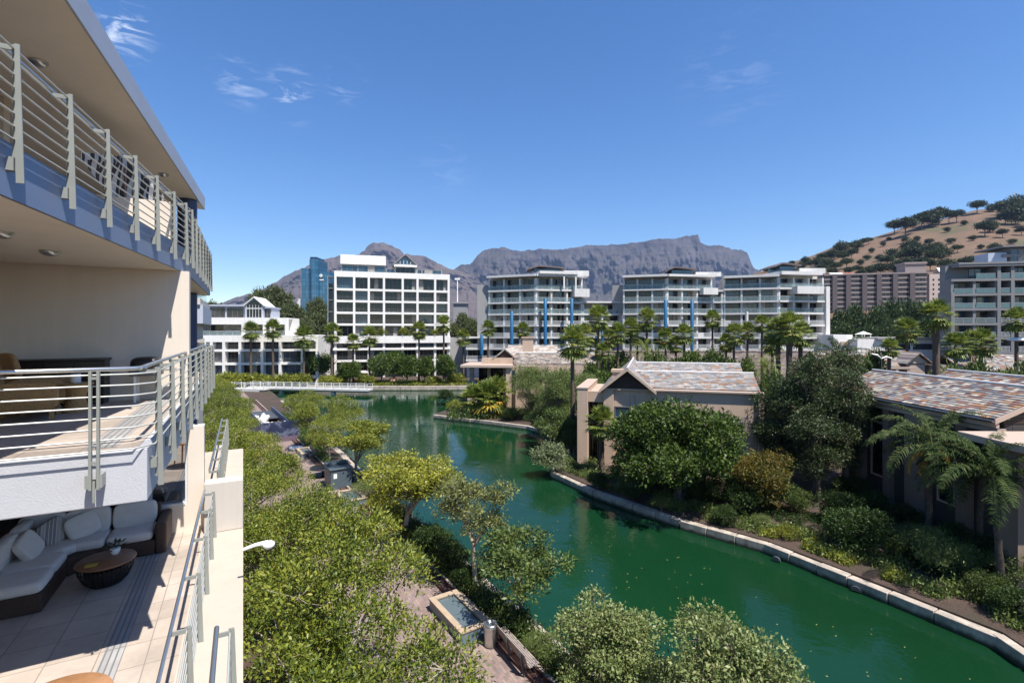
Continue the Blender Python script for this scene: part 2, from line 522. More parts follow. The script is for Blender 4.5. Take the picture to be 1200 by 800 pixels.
def water_x(y): return 1.33 - 0.626 * (y - 19.2)       # left edge of the canal
def kerb_x(y): return -3.1 - 0.67 * (y - 22.4)         # planted strip / promenade
WZ = -0.62
left_bank = [(water_x(y), y) for y in (4, 12, 20, 30, 42, 55, 70, 85, 97)]
far_bank = [(-50.5, 101), (-57, 104.3), (-44, 104.8), (-31, 104.4), (-20, 104.4), (-9, 105), (-1, 105), (-2, 96), (-7, 84)]
right_bank = [(-11.2, 71.5), (-4, 67), (2.2, 63), (5.2, 58), (5.0, 51), (3.7, 42.4), (6.5, 37.4), (11.0, 31.6), (14.7, 28.1), (16.9, 24.4), (18.6, 21.4), (19.6, 19.6), (19.5, 18.2), (20.5, 14), (22, 9), (22.5, 4)]
canal = left_bank + far_bank + right_bank

import bmesh
def make_ground():
    bm = bmesh.new()
    R = 9000
    outer = [(-R, -R), (R, -R), (R, R), (-R, R)]
    vo = [bm.verts.new((x, y, 0)) for x, y in outer]
    vi = [bm.verts.new((x, y, 0)) for x, y in canal]
    es = []
    for L in (vo, vi):
        for i in range(len(L)): es.append(bm.edges.new((L[i], L[(i + 1) % len(L)])))
    bmesh.ops.triangle_fill(bm, use_beauty=True, use_dissolve=False, edges=es)
    # bank faces below the edge
    for i in range(len(vi)):
        a, c = vi[i], vi[(i + 1) % len(vi)]
        d = bm.verts.new((a.co.x, a.co.y, -2.2)); e = bm.verts.new((c.co.x, c.co.y, -2.2))
        bm.faces.new((a, c, e, d))
    bmesh.ops.recalc_face_normals(bm, faces=bm.faces)
    me = bpy.data.meshes.new('ground'); bm.to_mesh(me); bm.free()
    me.materials.append(M['soil'])
    o = bpy.data.objects.new('ground', me); COL.objects.link(o)
    return structure(o)
make_ground()
mb = MB(); mb.add([(-140, -10, WZ), (60, -10, WZ), (60, 130, WZ), (-140, 130, WZ)], [(0, 1, 2, 3)])
structure(mb.build('water', M['water']))
mb = MB(); mb.add([(-140, -10, -2.2), (60, -10, -2.2), (60, 130, -2.2), (-140, 130, -2.2)], [(0, 1, 2, 3)])
structure(mb.build('canal_bed', M['soil']))

# promenade paving (brick), sandstone bands and the kerb channel
mb = MB()
ys = list(range(4, 105, 4))
for a, c in zip(ys[:-1], ys[1:]):
    mb.add([(-0.5479 * a + 0.1, a, 0.004), (kerb_x(a), a, 0.004), (kerb_x(c), c, 0.004), (-0.5479 * c - 0.5, c, 0.004)] if False else
           [(kerb_x(a) - 7.5 - 0.03 * a, a, 0.004), (kerb_x(a), a, 0.004), (kerb_x(c), c, 0.004), (kerb_x(c) - 7.5 - 0.03 * c, c, 0.004)], [(0, 1, 2, 3)])
structure(mb.build('promenade', M['paver']))
mb = MB()
for y0 in (28.2, 35.0, 46.6, 57.5, 68):
    w = 1.6 if y0 > 40 else 0.5
    mb.add([(kerb_x(y0) - 6.5, y0 - 2.8, 0.008), (kerb_x(y0) - 0.05, y0, 0.008), (kerb_x(y0 + w) - 0.05, y0 + w, 0.008), (kerb_x(y0 + w) - 6.5, y0 - 2.8 + w, 0.008)], [(0, 1, 2, 3)])
structure(mb.build('sandstone_paving', M['sandstone']))

# kerb channel of rusty steel with a pale stone edge
M['rust'] = pbr('rusty_steel', (0.075, 0.035, 0.028), 0.7, 0.4, 3, 0.4, 30)
kd = Vector((-0.67, 1, 0)).normalized()
kf = Frame((kerb_x(22.4), 22.4), kd, (kd.y, -kd.x))
root = thing('drainage_kerb', 'long low rust-brown kerb with pale stone edge between the brick promenade and the planted strip', 'kerb', kf.p(-18, 0, 0))
mb = MB(); kf.box(mb, -18, 75, 0.0, 0.08, 0, 0.14); kf.box(mb, -18, 75, 0.42, 0.50, 0, 0.14); kf.box(mb, -18, 75, 0.08, 0.42, 0, 0.06)
mb.build('channel', M['rust'], root)
mb = MB(); kf.box(mb, -18, 75, 0.503, 0.62, 0, 0.16); mb.build('stone_edge', M['stone'], root)

def quay_stone():
    m = M['stone'].copy(); m.name = 'quay_stone'; nt = m.node_tree; b = nt.nodes['Principled BSDF']
    src = b.inputs['Base Color'].links[0].from_socket
    p = pos(nt); sx = nt.nodes.new('ShaderNodeSeparateXYZ'); nt.links.new(p, sx.inputs[0])
    n = noise(nt, p, 2.5, 5, 0.7)
    ma = nt.nodes.new('ShaderNodeMath'); ma.operation = 'MULTIPLY_ADD'; ma.inputs[1].default_value = -0.35; nt.links.new(n, ma.inputs[0]); nt.links.new(sx.outputs[2], ma.inputs[2])
    mr = nt.nodes.new('ShaderNodeMapRange'); mr.inputs['From Min'].default_value = WZ - 0.08; mr.inputs['From Max'].default_value = WZ + 0.10; nt.links.new(ma.outputs[0], mr.inputs['Value'])
    mx = nt.nodes.new('ShaderNodeMixRGB'); mx.inputs[1].default_value = (0.035, 0.04, 0.022, 1)      # tide line of algae
    nt.links.new(mr.outputs[0], mx.inputs[0]); nt.links.new(src, mx.inputs[2]); nt.links.new(mx.outputs[0], b.inputs['Base Color'])
    return m
M['quaystone'] = quay_stone()
def coping(path, name, label, w=0.75, z0=-1.0, z1=-0.28, step=2.3, seed=1, outward=1, mat='quaystone', zj=0.02):
    """a row of stone blocks along the bank"""
    rr = random.Random(seed)
    mb = MB()
    P = [Vector((a, b, 0)) for a, b in path]
    for i in range(len(P) - 1):
        a, b = P[i], P[i + 1]
        L = (b - a).length; n = max(1, round(L / step)); e = (b - a) / L
        nn = Vector((e.y, -e.x, 0)) * outward
        for k in range(n):
            s0 = L * k / n + 0.02; s1 = L * (k + 1) / n - 0.02
            dz = rr.uniform(-zj, zj); dd = rr.uniform(-0.035, 0.035)
            fr = Frame(a, e, nn)
            fr.box(mb, s0, s1, -0.28 + dd, w - 0.28 + dd, z0, z1 + dz)
    o = mb.build(name, M[mat], None, 0.03)
    return tag(o, label, 'wall')
coping(right_bank, 'stone_quay_wall', 'pale stone block quay wall curving along the villa gardens on the right bank', outward=1, seed=3, z1=-0.08, w=0.72, step=1.7, zj=0.025)
coping(list(reversed(left_bank[:-1])), 'stone_quay_wall', 'low pale stone quay edge under the waterside promenade trees', outward=1, seed=5, z1=0.02, w=0.55, step=1.5, zj=0.04)
coping(list(reversed(far_bank[2:7])), 'stone_quay_wall', 'stone quay wall at the far end of the canal below the round clipped trees', outward=1, seed=7, z0=-1.2, z1=0.35, w=0.9, step=3.5)

# small drain hoods in the right quay
for k, (px, py) in enumerate(((911, 649), (1004, 683), (1127, 722))):
    p = at_z(px, py, -0.28)
    mb = MB()
    e = Vector((0.72, -0.69, 0)).normalized()
    fr = Frame((p.x, p.y), e, (-e.y, e.x))
    n = 8
    arc = [(0.22 * math.cos(math.pi * i / n), 0.22 * math.sin(math.pi * i / n)) for i in range(n + 1)]
    A = [fr.p(a, -0.30 , -0.55 + h) for a, h in arc]; B = [fr.p(a, -0.16, -0.55 + h) for a, h in arc]
    mb.add(A + B, [tuple(range(n + 1)), tuple(range(2 * n + 1, n, -1))] + [(i, i + 1, n + 2 + i, n + 1 + i) for i in range(n)])
    tag(mb.build('drain_outlet', M['darksteel']), ['dark arched drain outlet in the quay wall below the bright green ground cover', 'middle dark arched drain outlet in the right quay wall', 'dark arched drain outlet in the quay wall nearest the corner bend'][k], 'drain', 'drain outlets in the quay wall')

# floating leaves
rng = np.random.default_rng(11)
mb = MB()
for k in range(420):
    y = rng.uniform(14, 60); x = water_x(y) + 1 + rng.uniform(0, 1) * 15
    if x > 17 + (19 - y) * 0.9 and y > 19: continue
    s = rng.uniform(0.02, 0.05); q = rng.uniform(0, 6.28); c, si = math.cos(q) * s, math.sin(q) * s
    mb.add([(x + c, y + si, WZ + 0.006), (x - si * 0.5, y + c * 0.5, WZ + 0.008), (x - c, y - si, WZ + 0.006), (x + si * 0.5, y - c * 0.5, WZ + 0.008)], [(0, 1, 2, 3)])
M['deadleaf'] = pbr('fallen_leaf', (0.42, 0.36, 0.10), 0.6, 0.3, 2)
o = mb.build('floating_leaves', M['deadleaf']); o['label'] = 'small yellow leaves floating on the green canal'; o['category'] = 'leaves'; o['kind'] = 'stuff'

# ------------------------------------------------------------------ mountains and hill
def interp(pts, x):
    xs = [p[0] for p in pts]; ys_ = [p[1] for p in pts]
    return np.interp(x, xs, ys_)

def fbm(shape_x, shape_y, seed, octaves=5, base=4, rough=0.55, aspect=1.0):
    """value-noise field of shape (len y, len x)"""
    r = np.random.default_rng(seed)
    out = np.zeros((shape_y, shape_x)); amp = 1.0
    for o in range(octaves):
        gx = int(base * 2 ** o) + 2; gy = max(2, int(base * aspect * 2 ** o)) + 2
        g = r.random((gy, gx)) - 0.5
        X = np.linspace(0, gx - 1.001, shape_x); Y = np.linspace(0, gy - 1.001, shape_y)
        xi = X.astype(int); yi = Y.astype(int); fx = X - xi; fy = Y - yi
        fx = fx * fx * (3 - 2 * fx); fy = fy * fy * (3 - 2 * fy)
        a = g[np.ix_(yi, xi)]; b = g[np.ix_(yi, xi + 1)]; c = g[np.ix_(yi + 1, xi)]; d = g[np.ix_(yi + 1, xi + 1)]
        out += amp * ((a * (1 - fx) + b * fx) * (1 - fy)[:, None] + (c * (1 - fx) + d * fx) * fy[:, None])
        amp *= rough
    return out

def mountain_material(name, rock, slope, green):
    m, nt, b = nodes_of(name)
    p = pos(nt)
    mp = nt.nodes.new('ShaderNodeMapping'); mp.inputs['Scale'].default_value = (0.001, 0.001, 0.004)
    nt.links.new(p, mp.inputs['Vector'])
    n1 = noise(nt, mp.outputs[0], 4, 10, 0.7)
    mp2 = nt.nodes.new('ShaderNodeMapping'); mp2.inputs['Scale'].default_value = (0.011, 0.003, 0.0018)
    nt.links.new(p, mp2.inputs['Vector'])
    n2 = noise(nt, mp2.outputs[0], 1.6, 10, 0.75, 0.4)
    r1 = ramp(nt, [(0.30, mul(rock, 0.38)), (0.47, rock), (0.68, mul(rock, 1.7))])
    nt.links.new(n2, r1.inputs[0])
    mp3 = nt.nodes.new('ShaderNodeMapping'); mp3.inputs['Scale'].default_value = (0.0012, 0.0012, 0.02)
    nt.links.new(p, mp3.inputs['Vector'])
    n3 = noise(nt, mp3.outputs[0], 1.0, 6, 0.7, 0.3)
    r3 = ramp(nt, [(0.36, (0.55, 0.55, 0.58)), (0.52, (1, 1, 1)), (0.66, (1.35, 1.3, 1.25))])
    nt.links.new(n3, r3.inputs[0])
    m3 = nt.nodes.new('ShaderNodeMixRGB'); m3.blend_type = 'MULTIPLY'; m3.inputs[0].default_value = 1
    nt.links.new(r1.outputs[0], m3.inputs[1]); nt.links.new(r3.outputs[0], m3.inputs[2])
    r2 = ramp(nt, [(0.34, green), (0.5, slope), (0.66, mul(slope, 1.3))])
    nt.links.new(n1, r2.inputs[0])
    g = nt.nodes.new('ShaderNodeNewGeometry')
    sx = nt.nodes.new('ShaderNodeSeparateXYZ'); nt.links.new(g.outputs['Normal'], sx.inputs[0])
    ab = nt.nodes.new('ShaderNodeMath'); ab.operation = 'ABSOLUTE'; nt.links.new(sx.outputs[2], ab.inputs[0])
    mr = nt.nodes.new('ShaderNodeMapRange'); mr.inputs['From Min'].default_value = 0.25; mr.inputs['From Max'].default_value = 0.75
    nt.links.new(ab.outputs[0], mr.inputs['Value'])
    mx = nt.nodes.new('ShaderNodeMixRGB')
    nt.links.new(mr.outputs[0], mx.inputs[0]); nt.links.new(m3.outputs[0], mx.inputs[1]); nt.links.new(r2.outputs[0], mx.inputs[2])
    nt.links.new(mx.outputs[0], b.inputs['Base Color'])
    b.inputs['Roughness'].default_value = 0.95; b.inputs['Specular IOR Level'].default_value = 0.1
    bp = nt.nodes.new('ShaderNodeBump'); bp.inputs['Strength'].default_value = 0.5; bp.inputs['Distance'].default_value = 12
    nt.links.new(n2, bp.inputs['Height']); nt.links.new(bp.outputs[0], b.inputs['Normal'])
    return m

def mountain(sil, Dtop, Dbase, cliff, seed, mat, x0, x1, n=520, rows=90, gully=1.0, jag=1.0):
    """heightfield: steep cliffs under the skyline, then slopes running out towards the city"""
    px = np.linspace(x0, x1, n)
    py = interp(sil, px)
    r = np.random.default_rng(seed)
    jn = fbm(n, 2, seed + 1, 6, 22, 0.75)[0]
    py = py + jn * 2.4 * jag
    top = CZ + (HY - py) / F * Dtop
    g1 = fbm(n, rows, seed + 2, 6, 17, 0.62, 0.12)          # buttresses and gullies
    g2 = fbm(n, rows, seed + 3, 5, 34, 0.62, 0.07)
    g3 = fbm(n, rows, seed + 4, 3, 110, 0.65, 0.05)
    t = np.linspace(0, 1, rows)                             # 0 top .. 1 base
    vs = []; cl = cliff
    prof_z = np.where(t < 0.5, 1 - (1 - cl) * (t / 0.5), cl * (1 - ((t - 0.5) / 0.5)) ** 1.25)
    prof_d = np.where(t < 0.5, 0.14 * (t / 0.5) ** 1.3, 0.14 + 0.86 * ((t - 0.5) / 0.5) ** 1.1)
    span = Dtop - Dbase
    V_ = np.zeros((rows + 1, n, 3))
    for i in range(rows):
        amp = min(1, t[i] * 3.0) * (1.0 if t[i] < 0.6 else max(0.25, 1 - (t[i] - 0.6) * 2))
        ridg = (1 - np.abs(g1[i]) * 3.2)
        D = Dtop - span * prof_d[i] - amp * gully * (ridg * 110 + g2[i] * 110 + g3[i] * 75)
        z = top * prof_z[i] * (1 + g2[i] * 0.05 * min(1, t[i] * 2)) 
        k = 1.0
        x = (px - 600) / F * (Dtop + (D - Dtop) * k)
        V_[i + 1, :, 0] = x; V_[i + 1, :, 1] = D; V_[i + 1, :, 2] = z
    V_[0] = V_[1]; V_[0, :, 1] += 500; V_[0, :, 0] *= (Dtop + 500) / Dtop; V_[0, :, 2] -= 60
    vs = V_.reshape(-1, 3).tolist()
    fs = [(i * n + k, (i + 1) * n + k, (i + 1) * n + k + 1, i * n + k + 1) for i in range(rows) for k in range(n - 1)]
    mb = MB(); mb.add(vs, fs, 0, True)
    return structure(mb.build('mountain', mat))

sil_dp = [(60, 372), (150, 366), (245, 355), (257, 354), (287, 347), (312, 338), (330, 327), (346, 317), (355, 313), (377, 303), (398, 299), (412, 299), (421, 297), (423, 294), (427, 292.5), (429, 288), (433, 285), (440, 283.2), (444, 284.8), (450, 284.4), (456, 287), (460, 287.4), (465, 291), (470, 294.5), (474, 299), (478, 297.5), (484, 298.6), (490, 298.2), (496, 300.5), (506, 304), (516, 309), (524, 314), (532, 317), (545, 320), (600, 330), (700, 352)]
sil_tm = [(470, 345), (500, 330), (525, 318), (532, 315.5), (540, 310.5), (550, 309), (554, 306), (560, 298.5), (566, 294), (576, 291.5), (587, 289.7), (600, 291.5), (611, 292.6), (635, 292), (660, 291), (671, 290), (690, 288.6), (706, 287.4), (725, 286), (740, 284), (752, 283), (764, 281), (787, 279.5), (800, 277.5), (811, 276.2), (815.4, 275.8), (816, 274.8), (818, 274.9), (818.6, 276.5), (821, 285.4), (826, 287.6), (832.6, 289), (840, 288.3), (847, 289), (853, 291), (859, 292.5), (868, 293.4), (875, 295), (878, 300), (880, 306), (883, 313), (892, 317.5), (910, 324), (960, 338), (1100, 360)]
m_tm = mountain_material('table_mountain_rock', (0.080, 0.074, 0.082), (0.072, 0.063, 0.060), (0.042, 0.046, 0.034))
m_dp = mountain_material('peak_rock', (0.095, 0.078, 0.078), (0.105, 0.08, 0.07), (0.06, 0.06, 0.042))
mountain(sil_tm, 5200, 2900, 0.42, 21, m_tm, 470, 1100, 620, 110)
mountain(sil_dp, 5050, 2900, 0.66, 41, m_dp, 60, 700, 560, 90, 0.8)

# dry grassy hill on the right, rising to a crest 700 m away
sil_hill = [(820, 345), (860, 333), (880, 322), (892, 317.5), (906, 313.5), (920, 309), (935, 305), (950, 300), (980, 288), (1010, 282), (1046, 271), (1070, 262), (1106, 256), (1142, 246), (1160, 244), (1200, 240), (1260, 236), (1400, 240)]
HD0, HD1 = 170.0, 720.0
def hill_point(px, s):
    crest = CZ + (HY - float(interp(sil_hill, px))) / F * HD1
    D = HD0 + (HD1 - HD0) * s
    z = crest * (0.75 * s ** 1.35 + 0.25 * s) if s <= 1 else crest - (s - 1) * 260
    return Vector(((px - 600) / F * D, D, z))
def hill_at(px, py):
    best = None
    for i in range(1, 401):
        p = hill_point(px, i / 400)
        y = HY - (p.z - CZ) / p.y * F
        if y <= py: return p
    return hill_point(px, 1.0)
def hill_material():
    m, nt, b = nodes_of('dry_grass_hill')
    p = pos(nt)
    n1 = noise(nt, p, 0.012, 8, 0.68, 0.5); n2 = noise(nt, p, 0.12, 8, 0.7)
    r1 = ramp(nt, [(0.34, (0.085, 0.08, 0.032)), (0.44, (0.135, 0.083, 0.046)), (0.58, (0.165, 0.097, 0.055)), (0.72, (0.115, 0.07, 0.041))])
    nt.links.new(n1, r1.inputs[0])
    r2 = ramp(nt, [(0.3, (0.72,) * 3), (0.7, (1.2,) * 3)]); nt.links.new(n2, r2.inputs[0])
    mx = nt.nodes.new('ShaderNodeMixRGB'); mx.blend_type = 'MULTIPLY'; mx.inputs[0].default_value = 1
    nt.links.new(r1.outputs[0], mx.inputs[1]); nt.links.new(r2.outputs[0], mx.inputs[2])
    nt.links.new(mx.outputs[0], b.inputs['Base Color'])
    b.inputs['Roughness'].default_value = 0.95
    return m
M['hill'] = hill_material()
hn, hr = 160, 70
hx = np.linspace(800, 1500, hn)
hs = np.linspace(0.0, 1.25, hr)
vs = [tuple(hill_point(a, s)) for s in hs for a in hx]
fs = [(i * hn + k, i * hn + k + 1, (i + 1) * hn + k + 1, (i + 1) * hn + k) for i in range(hr - 1) for k in range(hn - 1)]
mb = MB(); mb.add(vs, fs, 0, True)
structure(mb.build('hill', M['hill']))

# ------------------------------------------------------------------ the air: a thin even haze over the whole view
mb = MB(); mb.box(-3800, 3800, -60, 6200, -3.4, 1250)
m = bpy.data.materials.new('haze_air'); m.use_nodes = True
nt = m.node_tree; nt.nodes.clear()
out = nt.nodes.new('ShaderNodeOutputMaterial'); pv = nt.nodes.new('ShaderNodeVolumePrincipled')
pv.inputs['Color'].default_value = (0.48, 0.66, 1.0, 1); pv.inputs['Density'].default_value = 0.00005; pv.inputs['Anisotropy'].default_value = 0.2
nt.links.new(pv.outputs[0], out.inputs['Volume'])
o = mb.build('haze', m); o['kind'] = 'stuff'; o['label'] = 'thin bluish haze in the air towards the mountains'; o['category'] = 'haze'
# ------------------------------------------------------------------ the apartment building on the left (camera stands beside it)
LB = Frame((0, 0), U, V)
lb = thing('apartment_building', 'cream apartment building with stacked balconies and a big overhanging roof along the left side', 'building', LB.p(12, -4, 0))
def part(mb, name, mat, parent=lb, bevel=0): return mb.build(name, mat, parent, bevel)
def uvpoly(mb, pts, z0, z1, mi=0): mb.prism([LB.p(u, v, 0)[:2] for u, v in pts], z0, z1, mi)
def uvsheet(mb, pts, z, mi=0): mb.add([LB.p(u, v, z) for u, v in pts], [tuple(range(len(pts)))], mi)

# lower terrace
mb = MB(); LB.box(mb, 1.0, 22.0, -8, 0, 6.9, 7.396); LB.box(mb, 1.0, 24, -0.6, -0.01, -0.3, 6.899)
part(mb, 'terrace_slab', M['cream'])
mb = MB(); LB.box(mb, 1.0, 24, -8.0, -7.7, 0, 16.6); LB.box(mb, -5, 23, -5.4, -5.2, 13.957, 16.69); part(mb, 'rear_wall', M['cream_lifted'])
mb = MB(); uvsheet(mb, [(1.05, -7.7), (1.05, -0.80), (13.5, -0.80), (13.5, -7.7)], 7.400); part(mb, 'terrace_tiles', M['tile'])
mb = MB(); uvsheet(mb, [(2.0, -1.75), (2.0, -1.50), (13.4, -1.50), (13.4, -1.75)], 7.404); part(mb, 'drain_strip', M['drain'])
# W wall on the lower level, with a window at its right end and glazing behind the sofa
mb = MB()
LB.box(mb, 13.5, 13.8, -1.12, -0.80, 7.397, 9.80)
LB.box(mb, 13.5, 13.8, -1.86, -1.12, 7.397, 8.02)
LB.box(mb, 13.5, 13.8, -1.98, -1.86, 7.397, 9.80)
LB.box(mb, 13.5, 13.8, -7.7, -5.6, 7.397, 9.80)
LB.box(mb, 13.5, 13.8, -5.6, -1.98, 7.397, 7.62)
part(mb, 'side_wall', M['cream_lifted'])
M['mirror_glass'] = glassmat('reflecting_glass', (0.02, 0.022, 0.024), 0.02, 1.0)
_b = M['mirror_glass'].node_tree.nodes['Principled BSDF']; _b.inputs['IOR'].default_value = 2.6
wdo = MB(); LB.box(wdo, 13.62, 13.66, -1.80, -1.17, 8.07, 9.80); wn = part(wdo, 'window', M['mirror_glass'])
mb = MB(); LB.box(mb, 13.52, 13.6, -1.855, -1.80, 8.025, 9.795); LB.box(mb, 13.52, 13.6, -1.17, -1.125, 8.025, 9.795); LB.box(mb, 13.48, 13.6, -1.80, -1.17, 8.025, 8.075)
mb.build('frame', M['frame_white'], wn)
gl = MB(); LB.box(gl, 13.64, 13.68, -5.55, -2.0, 7.63, 9.79); gn = part(gl, 'window', M['window_dark'])
mb = MB()
for v in (-5.6, -4.7, -3.8, -2.95, -2.05): LB.box(mb, 13.56, 13.63, v, v + 0.07, 7.63, 9.78)
mb.build('frame', M['greyfascia'], gn)
# divider parapet at the end of the terrace ledge
mb = MB(); LB.box(mb, 13.10, 13.499, -0.78, -0.004, 7.397, 8.54); part(mb, 'parapet', M['white'], lb, 0.02)
mb = MB(); LB.box(mb, 13.805, 21.99, -0.9, -0.5, 7.397, 7.62); part(mb, 'parapet', M['cream'])

mb = MB(); LB.box(mb, -5, 1.2, -8, -0.35, 9.80, 10.486); part(mb, 'balcony_slab', M['slabwhite'])
mb = MB(); uvsheet(mb, [(-5, -7.7), (-5, -0.4), (1.15, -0.4), (1.15, -7.7)], 10.490); part(mb, 'balcony_tiles', M['tile'])
# middle balcony
mb = MB(); uvpoly(mb, [(7.85, -8), (7.85, -1.09), (21.7, -1.02), (21.7, -8)], 9.803, 10.486); part(mb, 'balcony_slab', M['slabwhite'], lb, 0.015)
mb = MB(); uvsheet(mb, [(7.95, -7.7), (7.95, -1.2), (13.5, -1.2), (13.5, -7.7)], 10.490); uvsheet(mb, [(13.8, -7.7), (13.8, -1.2), (21.6, -1.2), (21.6, -7.7)], 10.490); part(mb, 'balcony_tiles', M['tile'])
mb = MB(); uvsheet(mb, [(8.1, -1.78), (8.1, -1.45), (13.4, -1.45), (13.4, -1.78)], 10.494); part(mb, 'drain_strip', M['drain'])
mb = MB(); LB.box(mb, 13.5, 13.8, -7.7, -1.09, 10.487, 13.378); part(mb, 'side_wall', M['cream_lifted'])
# upper balcony, angled out of line
def upv(u): return -3.07 + 0.135 * u
up_edge = [(-4, upv(-4)), (14, upv(14)), (22.3, -1.12)]
mb = MB(); uvpoly(mb, [(-4, -8)] + up_edge + [(22.3, -8)], 13.384, 13.955); part(mb, 'balcony_slab', M['shadefascia'])
mb = MB(); uvsheet(mb, [(-3.95, -7.7)] + [(u, v - 0.03) for u, v in up_edge] + [(22.25, -7.7)], 13.380); part(mb, 'soffit', M['soffit'])
mb = MB(); LB.box(mb, 13.5, 13.8, -5.19, -4.2, 13.957, 16.69); LB.box(mb, 13.5, 13.75, -4.199, -1.45, 13.957, 14.93); part(mb, 'side_wall', M['cream_lifted']); mb = MB(); LB.box(mb, 21.7, 22.0, -5.19, -2.2, 13.957, 16.69); part(mb, 'side_wall', M['cream_lifted'])
mb = MB(); LB.box(mb, 10.6, 13.2, -5.195, -5.15, 13.96, 16.2); part(mb, 'door', M['window_dark'])
mb = MB(); uvsheet(mb, [(-3.9, -5.2), (-3.9, upv(-3.9) - 0.1), (14, upv(14) - 0.1), (22.2, -1.22), (22.2, -5.2)], 13.959); part(mb, 'balcony_tiles', M['tile'])
# roof
def rfv(u): return -2.82 + 0.068 * u
mb = MB(); uvpoly(mb, [(-4, -8), (-4, rfv(-4)), (22.4, rfv(22.4)), (22.4, -8)], 16.706, 17.17); part(mb, 'roof', M['greyfascia'])
mb = MB(); uvsheet(mb, [(-3.95, -7.7), (-3.95, rfv(-4) - 0.035), (22.36, rfv(22.4) - 0.035), (22.36, -7.7)], 16.702); part(mb, 'soffit', M['soffit'])
# navy column
mb = MB(); mb.lathe(LB.p(21.0, -1.75, 0), [(0.30, 7.40), (0.30, 9.80)]); mb.lathe(LB.p(21.0, -1.75, 0), [(0.30, 10.49), (0.30, 13.37)]); mb.lathe(LB.p(21.0, -1.75, 0), [(0.30, 13.96), (0.30, 16.69)]); part(mb, 'column', M['navy'])
# ceiling lights
for (px, py, z) in ((45, 72, 16.70), (192, 204, 16.70), (58, 294, 13.378), (1, 272, 13.378)):
    p = at_z(px, py, z); mb = MB()
    mb.lathe(p, [(0.0, -0.095), (0.07, -0.085), (0.12, -0.05), (0.135, -0.02), (0.135, 0.0)], 20); part(mb, 'ceiling_light', M['steel'])

def railing(pts, zf, post_s, n_rods=8, h=1.0, inset=0.16, drop=0.5, outward=None, arms=True, rod_r=0.011, front=False):
    """rods between flat tapered posts; handrail on arms on the inside"""
    P = [LB.p(u, v, 0) for u, v in pts]
    rods = MB()
    for k in range(n_rods):
        z = zf + 0.03 + (h - 0.06) * k / (n_rods - 1)
        rods.tube([p + Vector((0, 0, z)) for p in P], rod_r, 6)
    r = part(rods, 'railing', M['rod'])
    hr = MB()
    # inner offset line
    def off(i):
        a = P[max(0, i - 1)]; b = P[min(len(P) - 1, i + 1)]
        e = (b - a).normalized(); n = Vector((-e.y, e.x, 0))
        if n.dot(V) > 0 and abs(n.dot(V)) > 0.3: n = -n
        if abs(n.dot(V)) <= 0.3 and n.dot(U) < 0: n = -n
        return P[i] + n * inset
    hr.tube([off(i) + Vector((0, 0, zf + h + 0.03)) for i in range(len(P))], 0.028, 10)
    hr.build('handrail', M['steel'], r)
    for (u, v) in post_s:
        mb = MB()
        z0, z1 = zf - drop, zf + h + 0.02
        if front:
            LB.box(mb, u - 0.03, u + 0.03, v - 0.014, v + 0.014, z0, z1)
            LB.box(mb, u - 0.03, u + 0.03, v + 0.062, v + 0.09, z0, z1)
            LB.box(mb, u - 0.028, u + 0.3, v - 0.05, v - 0.015, z0 + 0.02, z0 + 0.18); LB.box(mb, u - 0.028, u + 0.3, v + 0.091, v + 0.12, z0 + 0.02, z0 + 0.18)
            LB.box(mb, u - 0.01, u + 0.012, v + 0.02, v + 0.045, z0 - 0.16, z0 + 0.1)
            LB.box(mb, u - 0.02, u + 0.02, v - 0.013, v + 0.061, z0 + 0.3, z0 + 0.34); LB.box(mb, u - 0.02, u + 0.02, v - 0.013, v + 0.061, z1 - 0.1, z1 - 0.07)
        else:
            A = [LB.p(u - 0.008, v + 0.02, z0), LB.p(u + 0.008, v + 0.02, z0), LB.p(u + 0.008, v + 0.085, z0), LB.p(u - 0.008, v + 0.085, z0)]
            B = [LB.p(u - 0.008, v + 0.01, z1), LB.p(u + 0.008, v + 0.01, z1), LB.p(u + 0.008, v + 0.05, z1), LB.p(u - 0.008, v + 0.05, z1)]
            mb.hexa(A + B)
            LB.box(mb, u + 0.02, u + 0.034, v - 0.015, v + 0.045, z0 + 0.12, z1)
            if drop > 0.1: LB.box(mb, u - 0.03, u + 0.05, v - 0.06, v + 0.009, zf - 0.30, zf - 0.16)
            if arms: LB.box(mb, u, u + 0.025, v - inset - 0.02, v - 0.002, zf + h - 0.05, zf + h + 0.0)
        mb.build('post', M['sage'], r)
    return r
# middle balcony railing: front return and long side
railing([(7.74, -3.9), (7.74, -1.22), (7.95, -1.02)], 10.49, [(7.70, -1.63)], front=True, drop=0.42)
us = [8.05 + 1.4 * k for k in range(10)]
railing([(7.95, -1.02), (21.7, -0.96)], 10.49, [(u, -1.02 + 0.0043 * (u - 7.8)) for u in us], drop=0.55)
# upper balcony
us = [4.65, 5.79, 6.93, 8.07, 9.21, 10.35, 11.49, 12.63, 13.6]
railing([(3.5, upv(3.5) + 0.05), (14.0, upv(14) + 0.05)], 13.955, [(u, upv(u) + 0.05) for u in us], n_rods=8, drop=0.42, h=1.0)
us = [14.3 + 1.15 * k for k in range(8)]
railing([(14.0, -1.12), (22.3, -1.06)], 13.955, [(u, -1.12) for u in us], drop=0.42)
# lower terrace: main rail, far rail and the near piece on the outer edge
railing([(4.55, -1.5), (4.55, -0.60), (13.0, -0.60)], 7.40, [(u, -0.60) for u in (5.6, 7.1, 8.6, 10.1, 11.6, 12.8)], drop=0.0, inset=0.16)
railing([(13.9, -0.55), (21.8, -0.55)], 7.62, [(13.9 + 1.3 * k, -0.55) for k in range(7)], drop=0.0)
railing([(2.2, -0.14), (6.9, -0.14)], 7.40, [(u, -0.14) for u in (3.9, 5.3, 6.8)], drop=0.0, inset=0.14)

